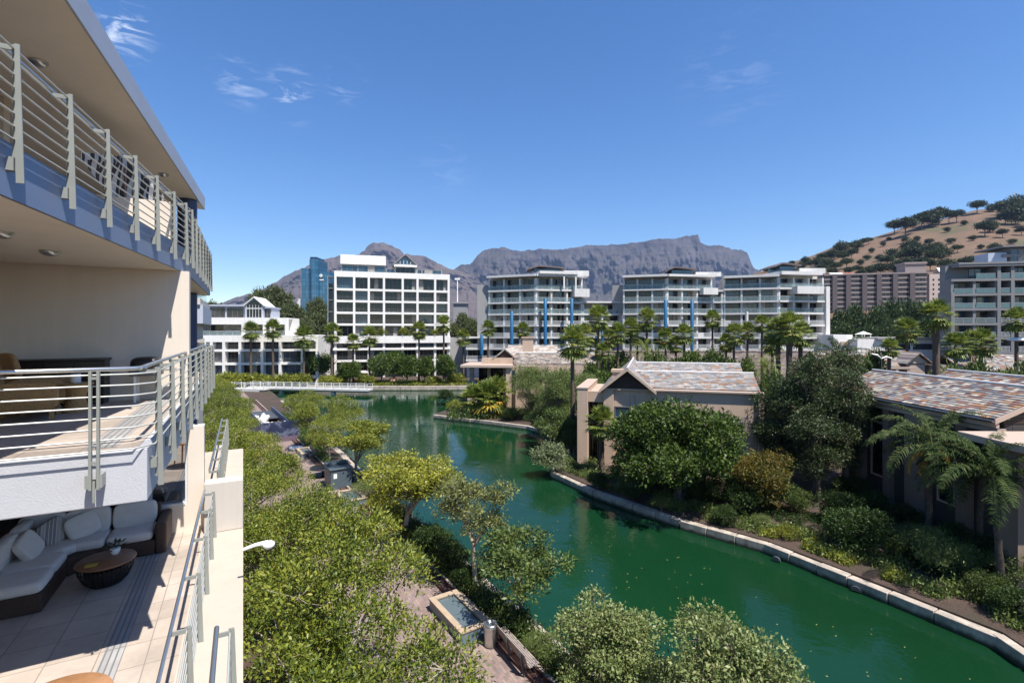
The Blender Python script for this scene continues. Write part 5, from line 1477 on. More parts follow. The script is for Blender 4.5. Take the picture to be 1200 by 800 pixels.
# right villa
fr3 = Frame((25.5, 25.2), Vector((0.02, 1, 0)), (1, -0.02))     # s runs away from the camera, d to the right
M['slate_r'] = brickmat('slate_right', (fr3.e.x, fr3.e.y), SD, 0.6, 0.085, (0.10, 0.095, 0.10), 0.010, 0.55, False, 0.9, 0.41)
v3 = thing('villa', 'large villa with rust and grey slate roof and dark wall panels behind palms', 'house', fr3.p(6, 4, 0))
mb = MB()
fr3.box(mb, 0.2, 13.0, 0.0, 0.4, 0, 7.2); fr3.box(mb, 0.2, 0.6, 0.401, 10, 0, 7.2); fr3.box(mb, 12.6, 13.0, 0.401, 10, 0, 7.2)
mb.build('wall', M['darkpanel'], v3, 0.02)
for a, c in ((1.9, 2.6), (4.7, 6.3), (7.7, 8.2), (10.3, 10.9)):
    mb = MB(); fr3.box(mb, a, c, -0.45, -0.002, 0, 6.7); mb.build('buttress', M['shaded_tan'], v3, 0.02)
for (a, c) in ((8.5, 9.7), (3.1, 4.1)):
    mb = MB(); fr3.box(mb, a, c, -0.05, -0.004, 2.0, 5.6); o = mb.build('window', M['window_dark'], v3)
    mb = MB(); fr3.box(mb, a - 0.12, a, -0.12, -0.003, 1.9, 5.7); fr3.box(mb, c, c + 0.12, -0.12, -0.003, 1.9, 5.7); fr3.box(mb, a, c, -0.12, -0.003, 5.6, 5.7); fr3.box(mb, a, c, -0.12, -0.003, 1.9, 2.0); mb.build('frame', M['tan'], o)
mb = MB(); fr3.box(mb, 0.0, 13.2, -0.62, -0.46, 7.02, 7.24); fr3.box(mb, 0.1, 13.1, -0.459, -0.01, 6.72, 6.95); mb.build('eave_board', M['tancap'], v3)
mb = MB(); mb.tube([fr3.p(-0.05, -0.80, 7.36), fr3.p(13.3, -0.80, 7.34)], 0.065, 8); mb.build('gutter', M['darksteel'], v3)
mb = MB()
half_roof(mb, fr3, 0.0, 13.3, -0.7, 7.46, 2.5, 8.92); half_roof(mb, fr3, 0.0, 13.3, 5.0, 7.7, 2.5, 8.92)
half_roof(mb, fr3, 3.5, 12.5, 5.02, 7.7, 7.6, 9.0); half_roof(mb, fr3, 3.5, 12.5, 10.2, 7.7, 7.6, 9.0)
mb.build('roof', M['slate_r'], v3)
P = fr3.p
mb = MB(); slates(mb, fr3, 0.0, 13.3, -0.7, 7.46, 2.5, 8.92, 5, 0.24, 0.25, 0.55); slates(mb, fr3, 0.0, 13.3, 5.0, 7.7, 2.5, 8.92, 6, 0.24); slates(mb, fr3, 3.5, 12.5, 5.02, 7.7, 7.6, 9.0, 7, 0.24, 0.25, 0.55); mb.build('slates', M['slates_dark'], v3)
mb = MB(); mb.tube([P(-0.02, 2.5, 8.97), P(13.3, 2.5, 8.97)], 0.10, 6); mb.tube([P(3.5, 7.6, 9.05), P(12.5, 7.6, 9.05)], 0.10, 6); mb.build('ridge', M['ridgecap'], v3)
mb = MB()
for d0, z0 in ((-0.72, 7.22), (5.0, 7.46)):
    A = P(-0.07, d0, z0); B = P(-0.07, 2.5, 8.68); w = fr3.e * 0.06; h = Vector((0, 0, 0.26))
    mb.hexa([A, A + w, B + w, B, A + h, A + w + h, B + w + h, B + h])
mb.build('bargeboard', M['tancap'], v3)
mb = MB(); mb.add([P(0.18, -0.2, 7.2), P(0.18, 4.8, 7.2), P(0.18, 2.5, 8.6)], [(0, 1, 2)]); mb.build('gable', M['timber'], v3)
# flat canopy on stone pillars at its near end
mb = MB(); fr3.box(mb, -4.6, -0.12, -2.7, 5.0, 6.55, 6.9); mb.build('canopy', M['tancap'], v3, 0.03)
for (s, d) in ((-2.9, -2.4), (-4.5, 2.0)):
    mb = MB(); fr3.box(mb, s, s + 0.8, d, d + 0.8, 0, 6.545); mb.build('pillar', M['shaded_tan'], v3)
mb = MB(); fr3.box(mb, -4.5, 0.18, 3.0, 3.4, 0, 6.54); mb.build('terrace_wall', M['darkpanel'], v3)

# far villa on its spit of land
M['slates_far'] = slatemat('slates_far', [(0.30, 0.26, 0.215), (0.22, 0.18, 0.15), (0.35, 0.30, 0.25), (0.18, 0.15, 0.135), (0.27, 0.20, 0.15), (0.40, 0.36, 0.31)])
e1 = Vector((0.995, -0.10, 0)).normalized(); fa = Frame((-0.9, 72.5), e1)
M['slate_f'] = brickmat('slate_far', (e1.x, e1.y), [(0.40, 0.36, 0.31), (0.30, 0.25, 0.21), (0.46, 0.41, 0.35), (0.26, 0.22, 0.20), (0.36, 0.27, 0.20)], 0.6, 0.16, (0.16, 0.14, 0.13), 0.012, 0.7, False, 0.8, 0.37)
v1 = thing('villa', 'far tan villa with a flat-roofed pavilion and chimney on the point of the canal bank', 'house', fa.p(5, 5, 0))
mb = MB(); fa.box(mb, 0, 0.75, 0, 0.75, 0, 6.6); fa.box(mb, -5.9, -4.6, 0.6, 1.8, 0, 4.6, 1); fa.box(mb, -5.6, -5.0, 0.8, 1.4, 4.6, 6.6, 1); fa.box(mb, -0.9, -0.4, 4.0, 4.5, 0, 6.6); fa.box(mb, -3.4, -2.9, 4.2, 4.7, 0, 6.6)
mb.build('column', [M['tan'], M['rubble']], v1)
mb = MB(); fa.box(mb, -6.8, 0.95, -0.35, 7, 6.6, 7.0); mb.build('pavilion_roof', M['tancap'], v1, 0.04)
mb = MB(); fa.box(mb, -5, 0, 5.5, 5.8, 0, 6.59); mb.build('window', M['window_dark'], v1)
mb = MB(); fa.box(mb, 0.76, 13, 1.2, 1.6, 0, 6.9); fa.box(mb, 1.4, 4.2, 0.3, 1.199, 0, 6.9); fa.box(mb, 6.2, 6.8, 0.7, 1.199, 0, 6.9); fa.box(mb, 12.6, 13, 1.61, 12, 0, 6.9); fa.box(mb, -4.0, 0.7, 3.0, 3.4, 7.001, 7.9); mb.build('wall', M['tan'], v1)
mb = MB(); fa.box(mb, 0.80, 1.38, 1.15, 1.199, 4.4, 6.2); mb.build('window', M['window_blue'], v1)
mb = MB(); half_roof(mb, fa, 1.0, 13.3, 1.3, 7.15, 5.2, 8.6); half_roof(mb, fa, 1.0, 13.3, 9.1, 7.15, 5.2, 8.6); half_roof(mb, fa, -1.0, 7.5, 9.4, 8.0, 12.5, 9.6); mb.build('roof', M['slate_f'], v1)
mb = MB(); slates(mb, fa, 1.0, 13.3, 1.3, 7.15, 5.2, 8.6, 9, 0.3, 0.3, 0.8); mb.build('slates', M['slates_far'], v1)
mb = MB(); P = fa.p; mb.tube([P(1, 5.2, 8.62), P(13.3, 5.2, 8.62)], 0.14, 6); mb.build('ridge', M['ridgecap'], v1)
mb = MB(); roofplanes(mb, fa, -2.6, 1.6, 3.0, 12, 7.6, 9.35, 0.2); mb.build('gable_roof', M['slate_f'], v1)
mb = MB(); mb.add([P(-2.2, 3.3, 7.6), P(1.2, 3.3, 7.6), P(-0.5, 3.3, 9.0)], [(0, 1, 2)]); mb.build('gable', M['timber'], v1)
mb = MB(); fa.box(mb, 1.9, 3.6, 7.0, 8.2, 8.0, 10.9); fa.box(mb, 1.75, 3.75, 6.85, 8.35, 10.9, 11.1); mb.build('chimney', M['tan'], v1)

# small villa behind, with pergola frames; and another slate roof at the right
fz = Frame(at_d(1050, HY, 66), Vector((1, -0.08, 0)))
M['slate_s'] = brickmat('slate_small', (1, -0.08), SD, 0.7, 0.13, (0.11, 0.10, 0.10), 0.01, 0.6, False, 0.8, 0.41)
v4 = thing('villa', 'small villa with a gabled slate roof and pale pergola frames behind the right villa roof', 'house', fz.p(2, 3, 0))
mb = MB(); fz.box(mb, -7.5, 1.5, 1.5, 7, 0, 7.4); fz.box(mb, 1.6, 3.8, 0.2, 7, 0, 7.6); fz.box(mb, 4.4, 7.0, -0.3, 2.0, 0, 7.5)
for s in (-2.6, -0.8, 0.6): fz.box(mb, s, s + 0.35, -1.2, -0.85, 0, 7.0)
fz.box(mb, -3.4, 1.6, -1.25, -0.8, 7.0, 7.25); mb.build('wall', M['tancap'], v4)
mb = MB(); half_roof(mb, fz, -9, 4.0, 0.6, 7.2, 4.2, 9.2); half_roof(mb, fz, -9, 4.0, 8, 7.2, 4.2, 9.2); roofplanes(mb, fz, 1.1, 4.6, -0.3, 5, 7.7, 9.2, 0.18); mb.build('roof', M['slate_s'], v4)
mb = MB(); slates(mb, fz, -9, 4.0, 0.6, 7.2, 4.2, 9.2, 11, 0.3, 0.3, 0.7); mb.build('slates', M['slates_dark'], v4)
mb = MB(); mb.add([fz.p(1.5, 0.1, 7.7), fz.p(4.2, 0.1, 7.7), fz.p(2.85, 0.1, 8.85)], [(0, 1, 2)]); mb.build('gable', M['tan'], v4)
ff = Frame(at_d(1128, HY, 72), Vector((1, -0.12, 0)))
v5 = thing('villa', 'long low slate roof showing above the shrubs in front of the grey modern block', 'house', ff.p(8, 3, 0))
mb = MB(); ff.box(mb, 0.3, 24, 0.8, 7, 0, 6.4); mb.build('wall', M['tan'], v5)
mb = MB(); half_roof(mb, ff, 0, 24, 0, 6.3, 4, 8.4); half_roof(mb, ff, 0, 24, 8, 6.3, 4, 8.4); mb.build('roof', M['slate_s'], v5)
mb = MB(); slates(mb, ff, 0, 24, 0, 6.3, 4, 8.4, 12, 0.3, 0.3, 0.7); mb.build('slates', M['slates_dark'], v5)
# white lamp heads above the shrubs
for (px, py, D, lab) in ((1033, 420, 56, 'white double-armed street lamp above the shrubs left of the small villa'), (1192, 398, 62, 'white-capped street lamp at the right edge in front of the grey modern block')):
    t = at_d(px, py, D); lt = thing('street_lamp', lab, 'street lamp', (t.x, t.y, 0))
    mb = MB(); mb.tube([(t.x, t.y, 0), (t.x, t.y, t.z)], [0.07, 0.05], 8); mb.build('pole', M['darksteel'], lt)
    if px < 1100:
        for s in (-1, 1):
            mb = MB(); mb.tube([(t.x, t.y, t.z), (t.x + s * 0.5, t.y, t.z + 0.30 - 0.1 * s), (t.x + s * 1.15, t.y, t.z + 0.28 - 0.25 * s)], [0.05, 0.11, 0.07], 8); mb.build('lamp_head', M['whitepaint'], lt)
    else:
        mb = MB(); mb.lathe((t.x, t.y, t.z), [(0.0, 0.35), (0.5, 0.25), (0.95, 0.0), (0.9, -0.12), (0.3, -0.2), (0.0, -0.2)], 16); mb.build('lamp_head', M['whitepaint'], lt)

# ------------------------------------------------------------------ promenade furniture
def kp(y, off, z=0.0):
    return Vector((kerb_x(y) + off, y, z))
M['poolwater'] = None
def pool_water():
    m, nt, b = nodes_of('pool_water')
    b.inputs['Base Color'].default_value = (0.10, 0.13, 0.14, 1); b.inputs['Roughness'].default_value = 0.06
    n = noise(nt, pos(nt), 14, 4, 0.6); bp = nt.nodes.new('ShaderNodeBump'); bp.inputs['Strength'].default_value = 0.35; bp.inputs['Distance'].default_value = 0.03
    nt.links.new(n, bp.inputs['Height']); nt.links.new(bp.outputs[0], b.inputs['Normal'])
    return m
M['poolwater'] = pool_water()
M['teal_tile'] = pbr('blue_grey_tile', (0.12, 0.17, 0.21), 0.4, 0.15, 4)
def basin(c, L, W, label, h=0.5):
    """raised fountain basin: sandstone rim, tiled sides, still water"""
    fr = Frame((c.x, c.y), kd, (kd.y, -kd.x))
    root = thing('fountain_basin', label, 'basin', fr.p(0, 0, 0.004), 'raised fountain basins along the promenade')
    mb = MB(); l, w = L / 2, W / 2
    fr.box(mb, -l + 0.04, l - 0.04, -w + 0.04, -w + 0.2, 0.005, h - 0.08); fr.box(mb, -l + 0.04, l - 0.04, w - 0.2, w - 0.04, 0.005, h - 0.08)
    fr.box(mb, -l + 0.04, -l + 0.2, -w + 0.201, w - 0.201, 0.005, h - 0.08); fr.box(mb, l - 0.2, l - 0.04, -w + 0.201, w - 0.201, 0.005, h - 0.08)
    mb.build('side_wall', M['teal_tile'], root)
    mb = MB(); r = 0.26
    fr.box(mb, -l, l, -w, -w + r, h - 0.079, h); fr.box(mb, -l, l, w - r, w, h - 0.079, h); fr.box(mb, -l, -l + r, -w + r + 0.001, w - r - 0.001, h - 0.079, h); fr.box(mb, l - r, l, -w + r + 0.001, w - r - 0.001, h - 0.079, h)
    mb.build('rim', M['sandstone'], root, 0.015)
    mb = MB(); mb.add([fr.p(-l + 0.2, -w + 0.2, h - 0.1), fr.p(l - 0.2, -w + 0.2, h - 0.1), fr.p(l - 0.2, w - 0.2, h - 0.1), fr.p(-l + 0.2, w - 0.2, h - 0.1)], [(0, 1, 2, 3)]); mb.build('water', M['poolwater'], root)
c1 = (at_z(511, 702, 0.5) + at_z(534, 693, 0.5) + at_z(566, 722, 0.5) + at_z(540, 741, 0.5)) / 4
basin(c1, 3.0, 1.35, 'nearest raised fountain basin with sandstone rim beside the bench and steel bin')
c2 = at_z(411, 579, 0.5); basin(c2, 2.6, 1.6, 'raised fountain basin directly in front of the dark blue-green cabinet')
c3 = at_z(358, 527, 0.4); basin(c3, 2.8, 1.3, 'small far fountain basin beside the hoarding end of the promenade', 0.4)

# dark cabinet
cb = at_z(400, 573, 0); frc = Frame((cb.x, cb.y), kd, (kd.y, -kd.x))
ck = thing('kiosk_cabinet', 'dark blue-green metal cabinet with folded roof on the promenade kerb', 'cabinet', frc.p(0.8, 0, 0.004))
M['cabinet'] = pbr('cabinet_paint', (0.075, 0.10, 0.115), 0.45, 0.15, 2, 0.1, 30)
mb = MB(); frc.box(mb, 0.1, 2.0, -0.75, 0.8, 0.005, 1.5); mb.build('body', M['cabinet'], ck, 0.02)
mb = MB(); frc.box(mb, 0.0, 2.1, -0.85, 0.9, 1.5, 1.58); frc.box(mb, 1.3, 2.0, -0.8, 0.85, 1.58, 1.75); mb.build('top', M['cabinet'], ck, 0.02)
mb = MB()
for k in range(3): frc.box(mb, 0.2 + k * 0.6, 0.75 + k * 0.6, -0.78, -0.751, 0.1, 1.4)
mb.build('door', M['darksteel'], ck)
mb = MB(); frc.box(mb, 0.07, 0.099, -0.55, -0.3, 0.85, 1.2); mb.build('notice', M['whitepaint'], ck)

# bench of slatted timber with back
bc = at_z(598, 773, 0.0); eb = (at_z(618, 795, 0) - at_z(578, 748, 0)).normalized()
fb_ = Frame((bc.x, bc.y), eb, (-eb.y, eb.x))
M['benchwood'] = pbr('weathered_slats', (0.30, 0.25, 0.22), 0.6, 0.2, 4)
bn = thing('park_bench', 'slatted weathered bench with backrest next to the steel bin at the bottom of the picture', 'bench', fb_.p(0, 0, 0.004))
sd = 1 if fb_.n.x > 0 else -1
mb = MB()
for k in range(6):
    d = sd * (0.05 + k * 0.075); fb_.box(mb, -1.25, 1.25, min(d, d + sd * 0.055), max(d, d + sd * 0.055), 0.42, 0.455)
mb.build('seat', M['benchwood'], bn)
mb = MB()
for k in range(5):
    z = 0.50 + k * 0.085; d = -sd * (0.0 + 0.03 * k); fb_.box(mb, -1.25, 1.25, d - 0.016, d + 0.016, z, z + 0.06)
mb.build('backrest', M['benchwood'], bn)
for s in (-1.0, 0.0, 1.0):
    mb = MB(); fb_.box(mb, s - 0.03, s + 0.03, min(0, sd * 0.46), max(0, sd * 0.46), 0.37, 0.419); fb_.box(mb, s - 0.03, s + 0.03, min(sd * 0.36, sd * 0.42), max(sd * 0.36, sd * 0.42), 0.005, 0.369)
    A = [fb_.p(s - 0.03, -0.04, 0.005), fb_.p(s + 0.03, -0.04, 0.005), fb_.p(s + 0.03, 0.02, 0.005), fb_.p(s - 0.03, 0.02, 0.005)]
    B = [q + fb_.n * (-sd * 0.17) + Vector((0, 0, 0.92)) for q in A]; mb.hexa(A + B); mb.build('leg', M['darksteel'], bn)
# second bench far along
q = at_z(366, 535, 0); fb2 = Frame((q.x, q.y), kd, (-kd.y, kd.x))
bn2 = thing('park_bench', 'small dark bench far along the promenade near the second fountain basin', 'bench', fb2.p(0, 0, 0.004))
mb = MB()
for k in range(5): fb2.box(mb, -1.2, 1.2, 0.05 + k * 0.09, 0.11 + k * 0.09, 0.42, 0.455)
mb.build('seat', M['darksteel'], bn2)
mb = MB()
for k in range(4): fb2.box(mb, -1.2, 1.2, -0.04, 0.0, 0.52 + k * 0.1, 0.59 + k * 0.1)
mb.build('backrest', M['darksteel'], bn2)
for s in (-1, 1):
    mb = MB(); fb2.box(mb, s - 0.03, s + 0.03, -0.04, 0.48, 0.005, 0.419); mb.build('leg', M['darksteel'], bn2)
# black round cafe table with chairs beside the second basin
q = at_z(378, 548, 0.7); q.z = 0.004
ct2 = thing('round_table', 'black round outdoor table in the tree shade between the far bench and the cabinet', 'table', q)
mb = MB(); mb.lathe(q, [(0.0, 0.70), (1.0, 0.70), (1.02, 0.73), (1.0, 0.76), (0.0, 0.762)], 32); mb.build('tabletop', M['black'], ct2)
mb = MB(); mb.lathe(q, [(0.35, 0.0), (0.08, 0.06), (0.06, 0.699)], 16); mb.build('pedestal', M['black'], ct2)
# bin
q = at_z(575, 756, 0.0); q.z = 0.004
bi = thing('litter_bin', 'round brushed steel litter bin at the head of the slatted bench', 'bin', q)
mb = MB(); mb.lathe(q, [(0.22, 0.0), (0.22, 0.03), (0.25, 0.05), (0.25, 0.68)], 28); mb.build('body', M['steel'], bi)
mb = MB(); mb.lathe(q, [(0.26, 0.681), (0.27, 0.72), (0.27, 0.84), (0.23, 0.87), (0.15, 0.87), (0.14, 0.80), (0.0, 0.79)], 28); mb.build('lid', M['steel'], bi)

# hoarding round the drained pool
hp = at_z(326, 518, 0); fh = Frame((hp.x, hp.y), kd, (kd.y, -kd.x))
def hoarding_print():
    m, nt, b = nodes_of('hoarding_print')
    p = pos(nt)
    n = noise(nt, p, 0.9, 6, 0.6, 0.5)
    g = nt.nodes.new('ShaderNodeSeparateXYZ'); nt.links.new(p, g.inputs[0])
    r = ramp(nt, [(0.30, (0.012, 0.016, 0.04)), (0.52, (0.025, 0.033, 0.075)), (0.62, (0.13, 0.15, 0.21)), (0.68, (0.03, 0.035, 0.06))])
    nt.links.new(n, r.inputs[0])
    mr = nt.nodes.new('ShaderNodeMapRange'); mr.inputs['From Min'].default_value = 0.5; mr.inputs['From Max'].default_value = 0.62; nt.links.new(g.outputs[2], mr.inputs['Value'])
    mx = nt.nodes.new('ShaderNodeMixRGB'); mx.inputs[1].default_value = (0.14, 0.10, 0.13, 1); nt.links.new(mr.outputs[0], mx.inputs[0]); nt.links.new(r.outputs[0], mx.inputs[2])
    nt.links.new(mx.outputs[0], b.inputs['Base Color']); b.inputs['Roughness'].default_value = 0.4
    return m
M['hoarding'] = hoarding_print()
M['hoardblue'] = pbr('hoarding_blue', (0.09, 0.13, 0.22), 0.5, 0.1)
hd = thing('hoarding', 'dark blue printed hoarding walls round a drained pool at the far end of the promenade', 'hoarding', fh.p(9, 0, 0.004))
mb = MB(); fh.box(mb, 0, 0.1, -1.7, 2.1, 0.005, 2.2); mb.build('front_panel', M['hoarding'], hd)
mb = MB(); fh.box(mb, 0.101, 20, -1.7, -1.6, 0.005, 2.2); mb.build('side_panel', M['hoardblue'], hd)
mb = MB(); fh.box(mb, 0.101, 20, 2.0, 2.1, 0.005, 1.2); mb.build('side_panel', M['hoardblue'], hd)
mb = MB(); fh.box(mb, 13, 20, -1.59, 1.99, 0.5, 0.6); mb.build('cover', M['darksteel'], hd)
for k, (s, d, L, lab) in enumerate(((1.6, 0.4, 1.0, 'crumpled white sheeting heap just behind the printed hoarding panel'), (7.0, -0.5, 2.2, 'longer white sheeting heap further back inside the hoarding'))):
    rr = random.Random(k + 3); mb = MB()
    for j in range(26):
        A = fh.mat4(s + rr.uniform(-L, L), d + rr.uniform(-0.7, 0.7), 0.3 + rr.uniform(0.5, 1.3)) @ Matrix.Rotation(rr.uniform(0, 3), 4, 'X') @ Matrix.Rotation(rr.uniform(0, 3), 4, 'Z')
        mb.pillow(A, rr.uniform(0.25, 0.5), rr.uniform(0.2, 0.4), rr.uniform(0.12, 0.25), n=5, e=0.8)
    fh.box(mb, s - L, s + L, d - 0.7, d + 0.7, 0.006, 0.9)
    tag(mb.build('sheeting_heap', M['whitepaint']), lab, 'sheeting')
for k, (px, py, lab) in enumerate(((302, 528, 'white bag lying left of the hoarding foot'), (347, 525, 'white sack beside the right foot of the hoarding'))):
    q = at_z(px, py, 0.2); mb = MB(); rr = random.Random(k)
    for j in range(3): mb.pillow(Matrix.Translation((q.x + 0.35 * j - 0.3, q.y + rr.uniform(-.1, .1), 0.22)) @ Matrix.Rotation(rr.uniform(-.4, .4), 4, 'Y'), 0.35, 0.3, 0.2, n=6, e=0.7)
    tag(mb.build('sack', M['whitepaint']), lab, 'sack')

# footbridge with white railings
B0, B1 = Vector((-54.5, 101.5, 0)), Vector((-28.0, 97.0, 0)); fbr = Frame(B0, B1 - B0); LBR = (B1 - B0).length
br = thing('footbridge', 'low white-railed footbridge across the far end of the canal', 'footbridge', fbr.p(LBR / 2, 0, 0))
M['decking'] = pbr('pale_deck', (0.50, 0.49, 0.46), 0.7, 0.1, 2)
mb = MB(); fbr.box(mb, 0, LBR, -1.2, 1.2, 0.25, 0.55); mb.build('deck', M['decking'], br)
mb = MB(); fbr.box(mb, 0.2, LBR - 0.2, -0.8, 0.8, -0.05, 0.249); mb.build('beam', M['darkbrown'], br)
for d in (-1.15, 1.15):
    mb = MB()
    fbr.box(mb, 0, LBR, d - 0.03, d + 0.03, 1.45, 1.52); fbr.box(mb, 0, LBR, d - 0.02, d + 0.02, 0.95, 1.0); fbr.box(mb, 0, LBR, d - 0.02, d + 0.02, 0.7, 0.74)
    n = 15
    for k in range(n + 1): s = 0.06 + (LBR - 0.12) * k / n; fbr.box(mb, s - 0.05, s + 0.05, d - 0.05, d + 0.05, 0.551, 1.6)
    mb.build('railing', M['rail_white'], br)
for s in (7.5, 19.0):
    mb = MB(); mb.lathe(fbr.p(s, 0, 0), [(0.45, -2.0), (0.45, -0.2), (0.55, 0.0), (0.3, 0.05)], 14); mb.build('pier', M['farwhite'], br)
wk = thing('jetty', 'white-railed walkway joining the footbridge from the left bank', 'jetty', fbr.p(-4, 0, 0))
mb = MB(); fbr.box(mb, -5, -0.1, -3.4, -1.3, 0.25, 0.5); fbr.box(mb, -4, 5, -3.4, -1.3, 0.0, 0.249); fbr.box(mb, -0.09, 6, -3.4, -1.3, 0.25, 0.5); mb.build('deck', M['decking'], wk)
mb = MB()
for d in (-3.35, -1.35):
    fbr.box(mb, -5, 6, d - 0.03, d + 0.03, 1.5, 1.58)
    for k in range(6): s = -4.9 + 10.8 * k / 5; fbr.box(mb, s - 0.05, s + 0.05, d - 0.05, d + 0.05, 0.501, 1.75)
    for k in range(5):
        s = -4.9 + 2.16 * k; mb.tube([fbr.p(s, d, 0.55), fbr.p(s + 2.16, d, 1.5)], 0.03, 5)
mb.build('railing', M['rail_white'], wk)
mb = MB()
for s in (-3, 4.5): mb.lathe(fbr.p(s, -2.4, 0), [(0.3, -2), (0.3, 0.25)], 12)
mb.build('pier', M['farwhite'], wk)
M['redpaint'] = pbr('red_paint', (0.42, 0.10, 0.06), 0.6, 0.2)
q = at_z(425, 447, 0.5); mb = MB(); 
for k in range(4): mb.pillow(Matrix.Translation((q.x - 1.5 + k * 1.0, q.y, 0.7)), 0.6, 0.6, 0.5, n=6, e=0.8)
tag(mb.build('red_flower_bed', M['redpaint']), 'small bed of red flowers behind the right end of the footbridge', 'flower bed')
q = at_z(461, 446, 0.6); mb = MB(); mb.lathe((q.x, q.y, 0), [(0.7, 0.0), (1.0, 0.5), (0.9, 1.1), (0.4, 1.4), (0.0, 1.45)], 18)
tag(mb.build('terracotta_urn', pbr('terracotta', (0.42, 0.25, 0.15), 0.8, 0.1)), 'round terracotta urn under the clipped trees on the far bank', 'urn')
# ------------------------------------------------------------------ vegetation
def leaf_cloud(name, clumps, n_twigs, per, size, mat, seed, aspect=0.42, shell=0.55, up=0.35, spread=2.2, droop=0.0):
    """clumps: rows (x, y, z, rx, ry, rz); leaves grow in twigs spread through the clumps"""
    r = np.random.default_rng(seed)
    C = np.array(clumps, float)
    wgt = (C[:, 3] * C[:, 4] + C[:, 3] * C[:, 5]) ; wgt = wgt / wgt.sum()
    idx = r.choice(len(C), n_twigs, p=wgt)
    d = r.normal(size=(n_twigs, 3)); d /= np.linalg.norm(d, axis=1)[:, None]
    d[:, 2] = np.where(d[:, 2] < -0.35, -d[:, 2] * 0.6, d[:, 2]); d /= np.linalg.norm(d, axis=1)[:, None]
    rad = shell + (1 - shell) * r.random(n_twigs) ** 0.6
    rad *= r.normal(1.0, 0.10, n_twigs)
    tw = C[idx, :3] + d * rad[:, None] * C[idx, 3:6]
    T = np.repeat(tw, per, axis=0); Dn = np.repeat(d, per, axis=0)
    N = len(T)
    off = r.normal(size=(N, 3)); off /= np.linalg.norm(off, axis=1)[:, None]
    off *= (r.random(N) ** 0.5 * size * spread)[:, None]
    p = T + off
    ax = off / (size * spread) * 0.8 + Dn * 0.5 + r.normal(size=(N, 3)) * 0.45 + np.array([0, 0, -droop])
    ax /= np.linalg.norm(ax, axis=1)[:, None]
    nn = Dn * 0.5 + np.array([0, 0, up]) + r.normal(size=(N, 3)) * 0.6
    b = np.cross(nn, ax); b /= (np.linalg.norm(b, axis=1)[:, None] + 1e-9)
    s = size * r.uniform(0.45, 1.5, N)[:, None]
    bend = np.cross(ax, b) * s * 0.12
    v = np.stack([p - ax * s * 0.5, p + b * s * aspect * 0.5 - ax * s * 0.05 + bend, p + ax * s * 0.5, p - b * s * aspect * 0.5 - ax * s * 0.05 + bend], 1).reshape(-1, 3)
    return mesh_quads(name, v, mat)

def mesh_quads(name, v, mat):
    N = len(v) // 4
    me = bpy.data.meshes.new(name)
    me.vertices.add(len(v)); me.vertices.foreach_set('co', v.astype(np.float32).ravel())
    me.loops.add(4 * N); me.loops.foreach_set('vertex_index', np.arange(4 * N, dtype=np.int32))
    me.polygons.add(N); me.polygons.foreach_set('loop_start', np.arange(0, 4 * N, 4, dtype=np.int32))
    me.polygons.foreach_set('loop_total', np.full(N, 4, dtype=np.int32))
    me.materials.append(mat)
    me.update(calc_edges=True)
    return me

def mesh_of(mb, name, mats):
    me = bpy.data.meshes.new(name)
    me.from_pydata(mb.v, [], mb.f)
    for m in (mats if isinstance(mats, (list, tuple)) else [mats]): me.materials.append(m)
    me.polygons.foreach_set('material_index', mb.m); me.polygons.foreach_set('use_smooth', mb.s); me.update()
    return me

def crown_clumps(R, Rz, zc, n, rc, seed, flat=1.0, low=-0.6):
    r = random.Random(seed); out = []
    for k in range(n):
        while True:
            x, y, z = r.uniform(-1, 1), r.uniform(-1, 1), r.uniform(low, 1)
            q = x * x + y * y + z * z
            if 0.12 < q < 1: break
        f = 0.78
        c = rc * r.uniform(0.65, 1.3)
        out.append((x * R * f, y * R * f, zc + z * Rz * f, c, c, c * flat))
    return out

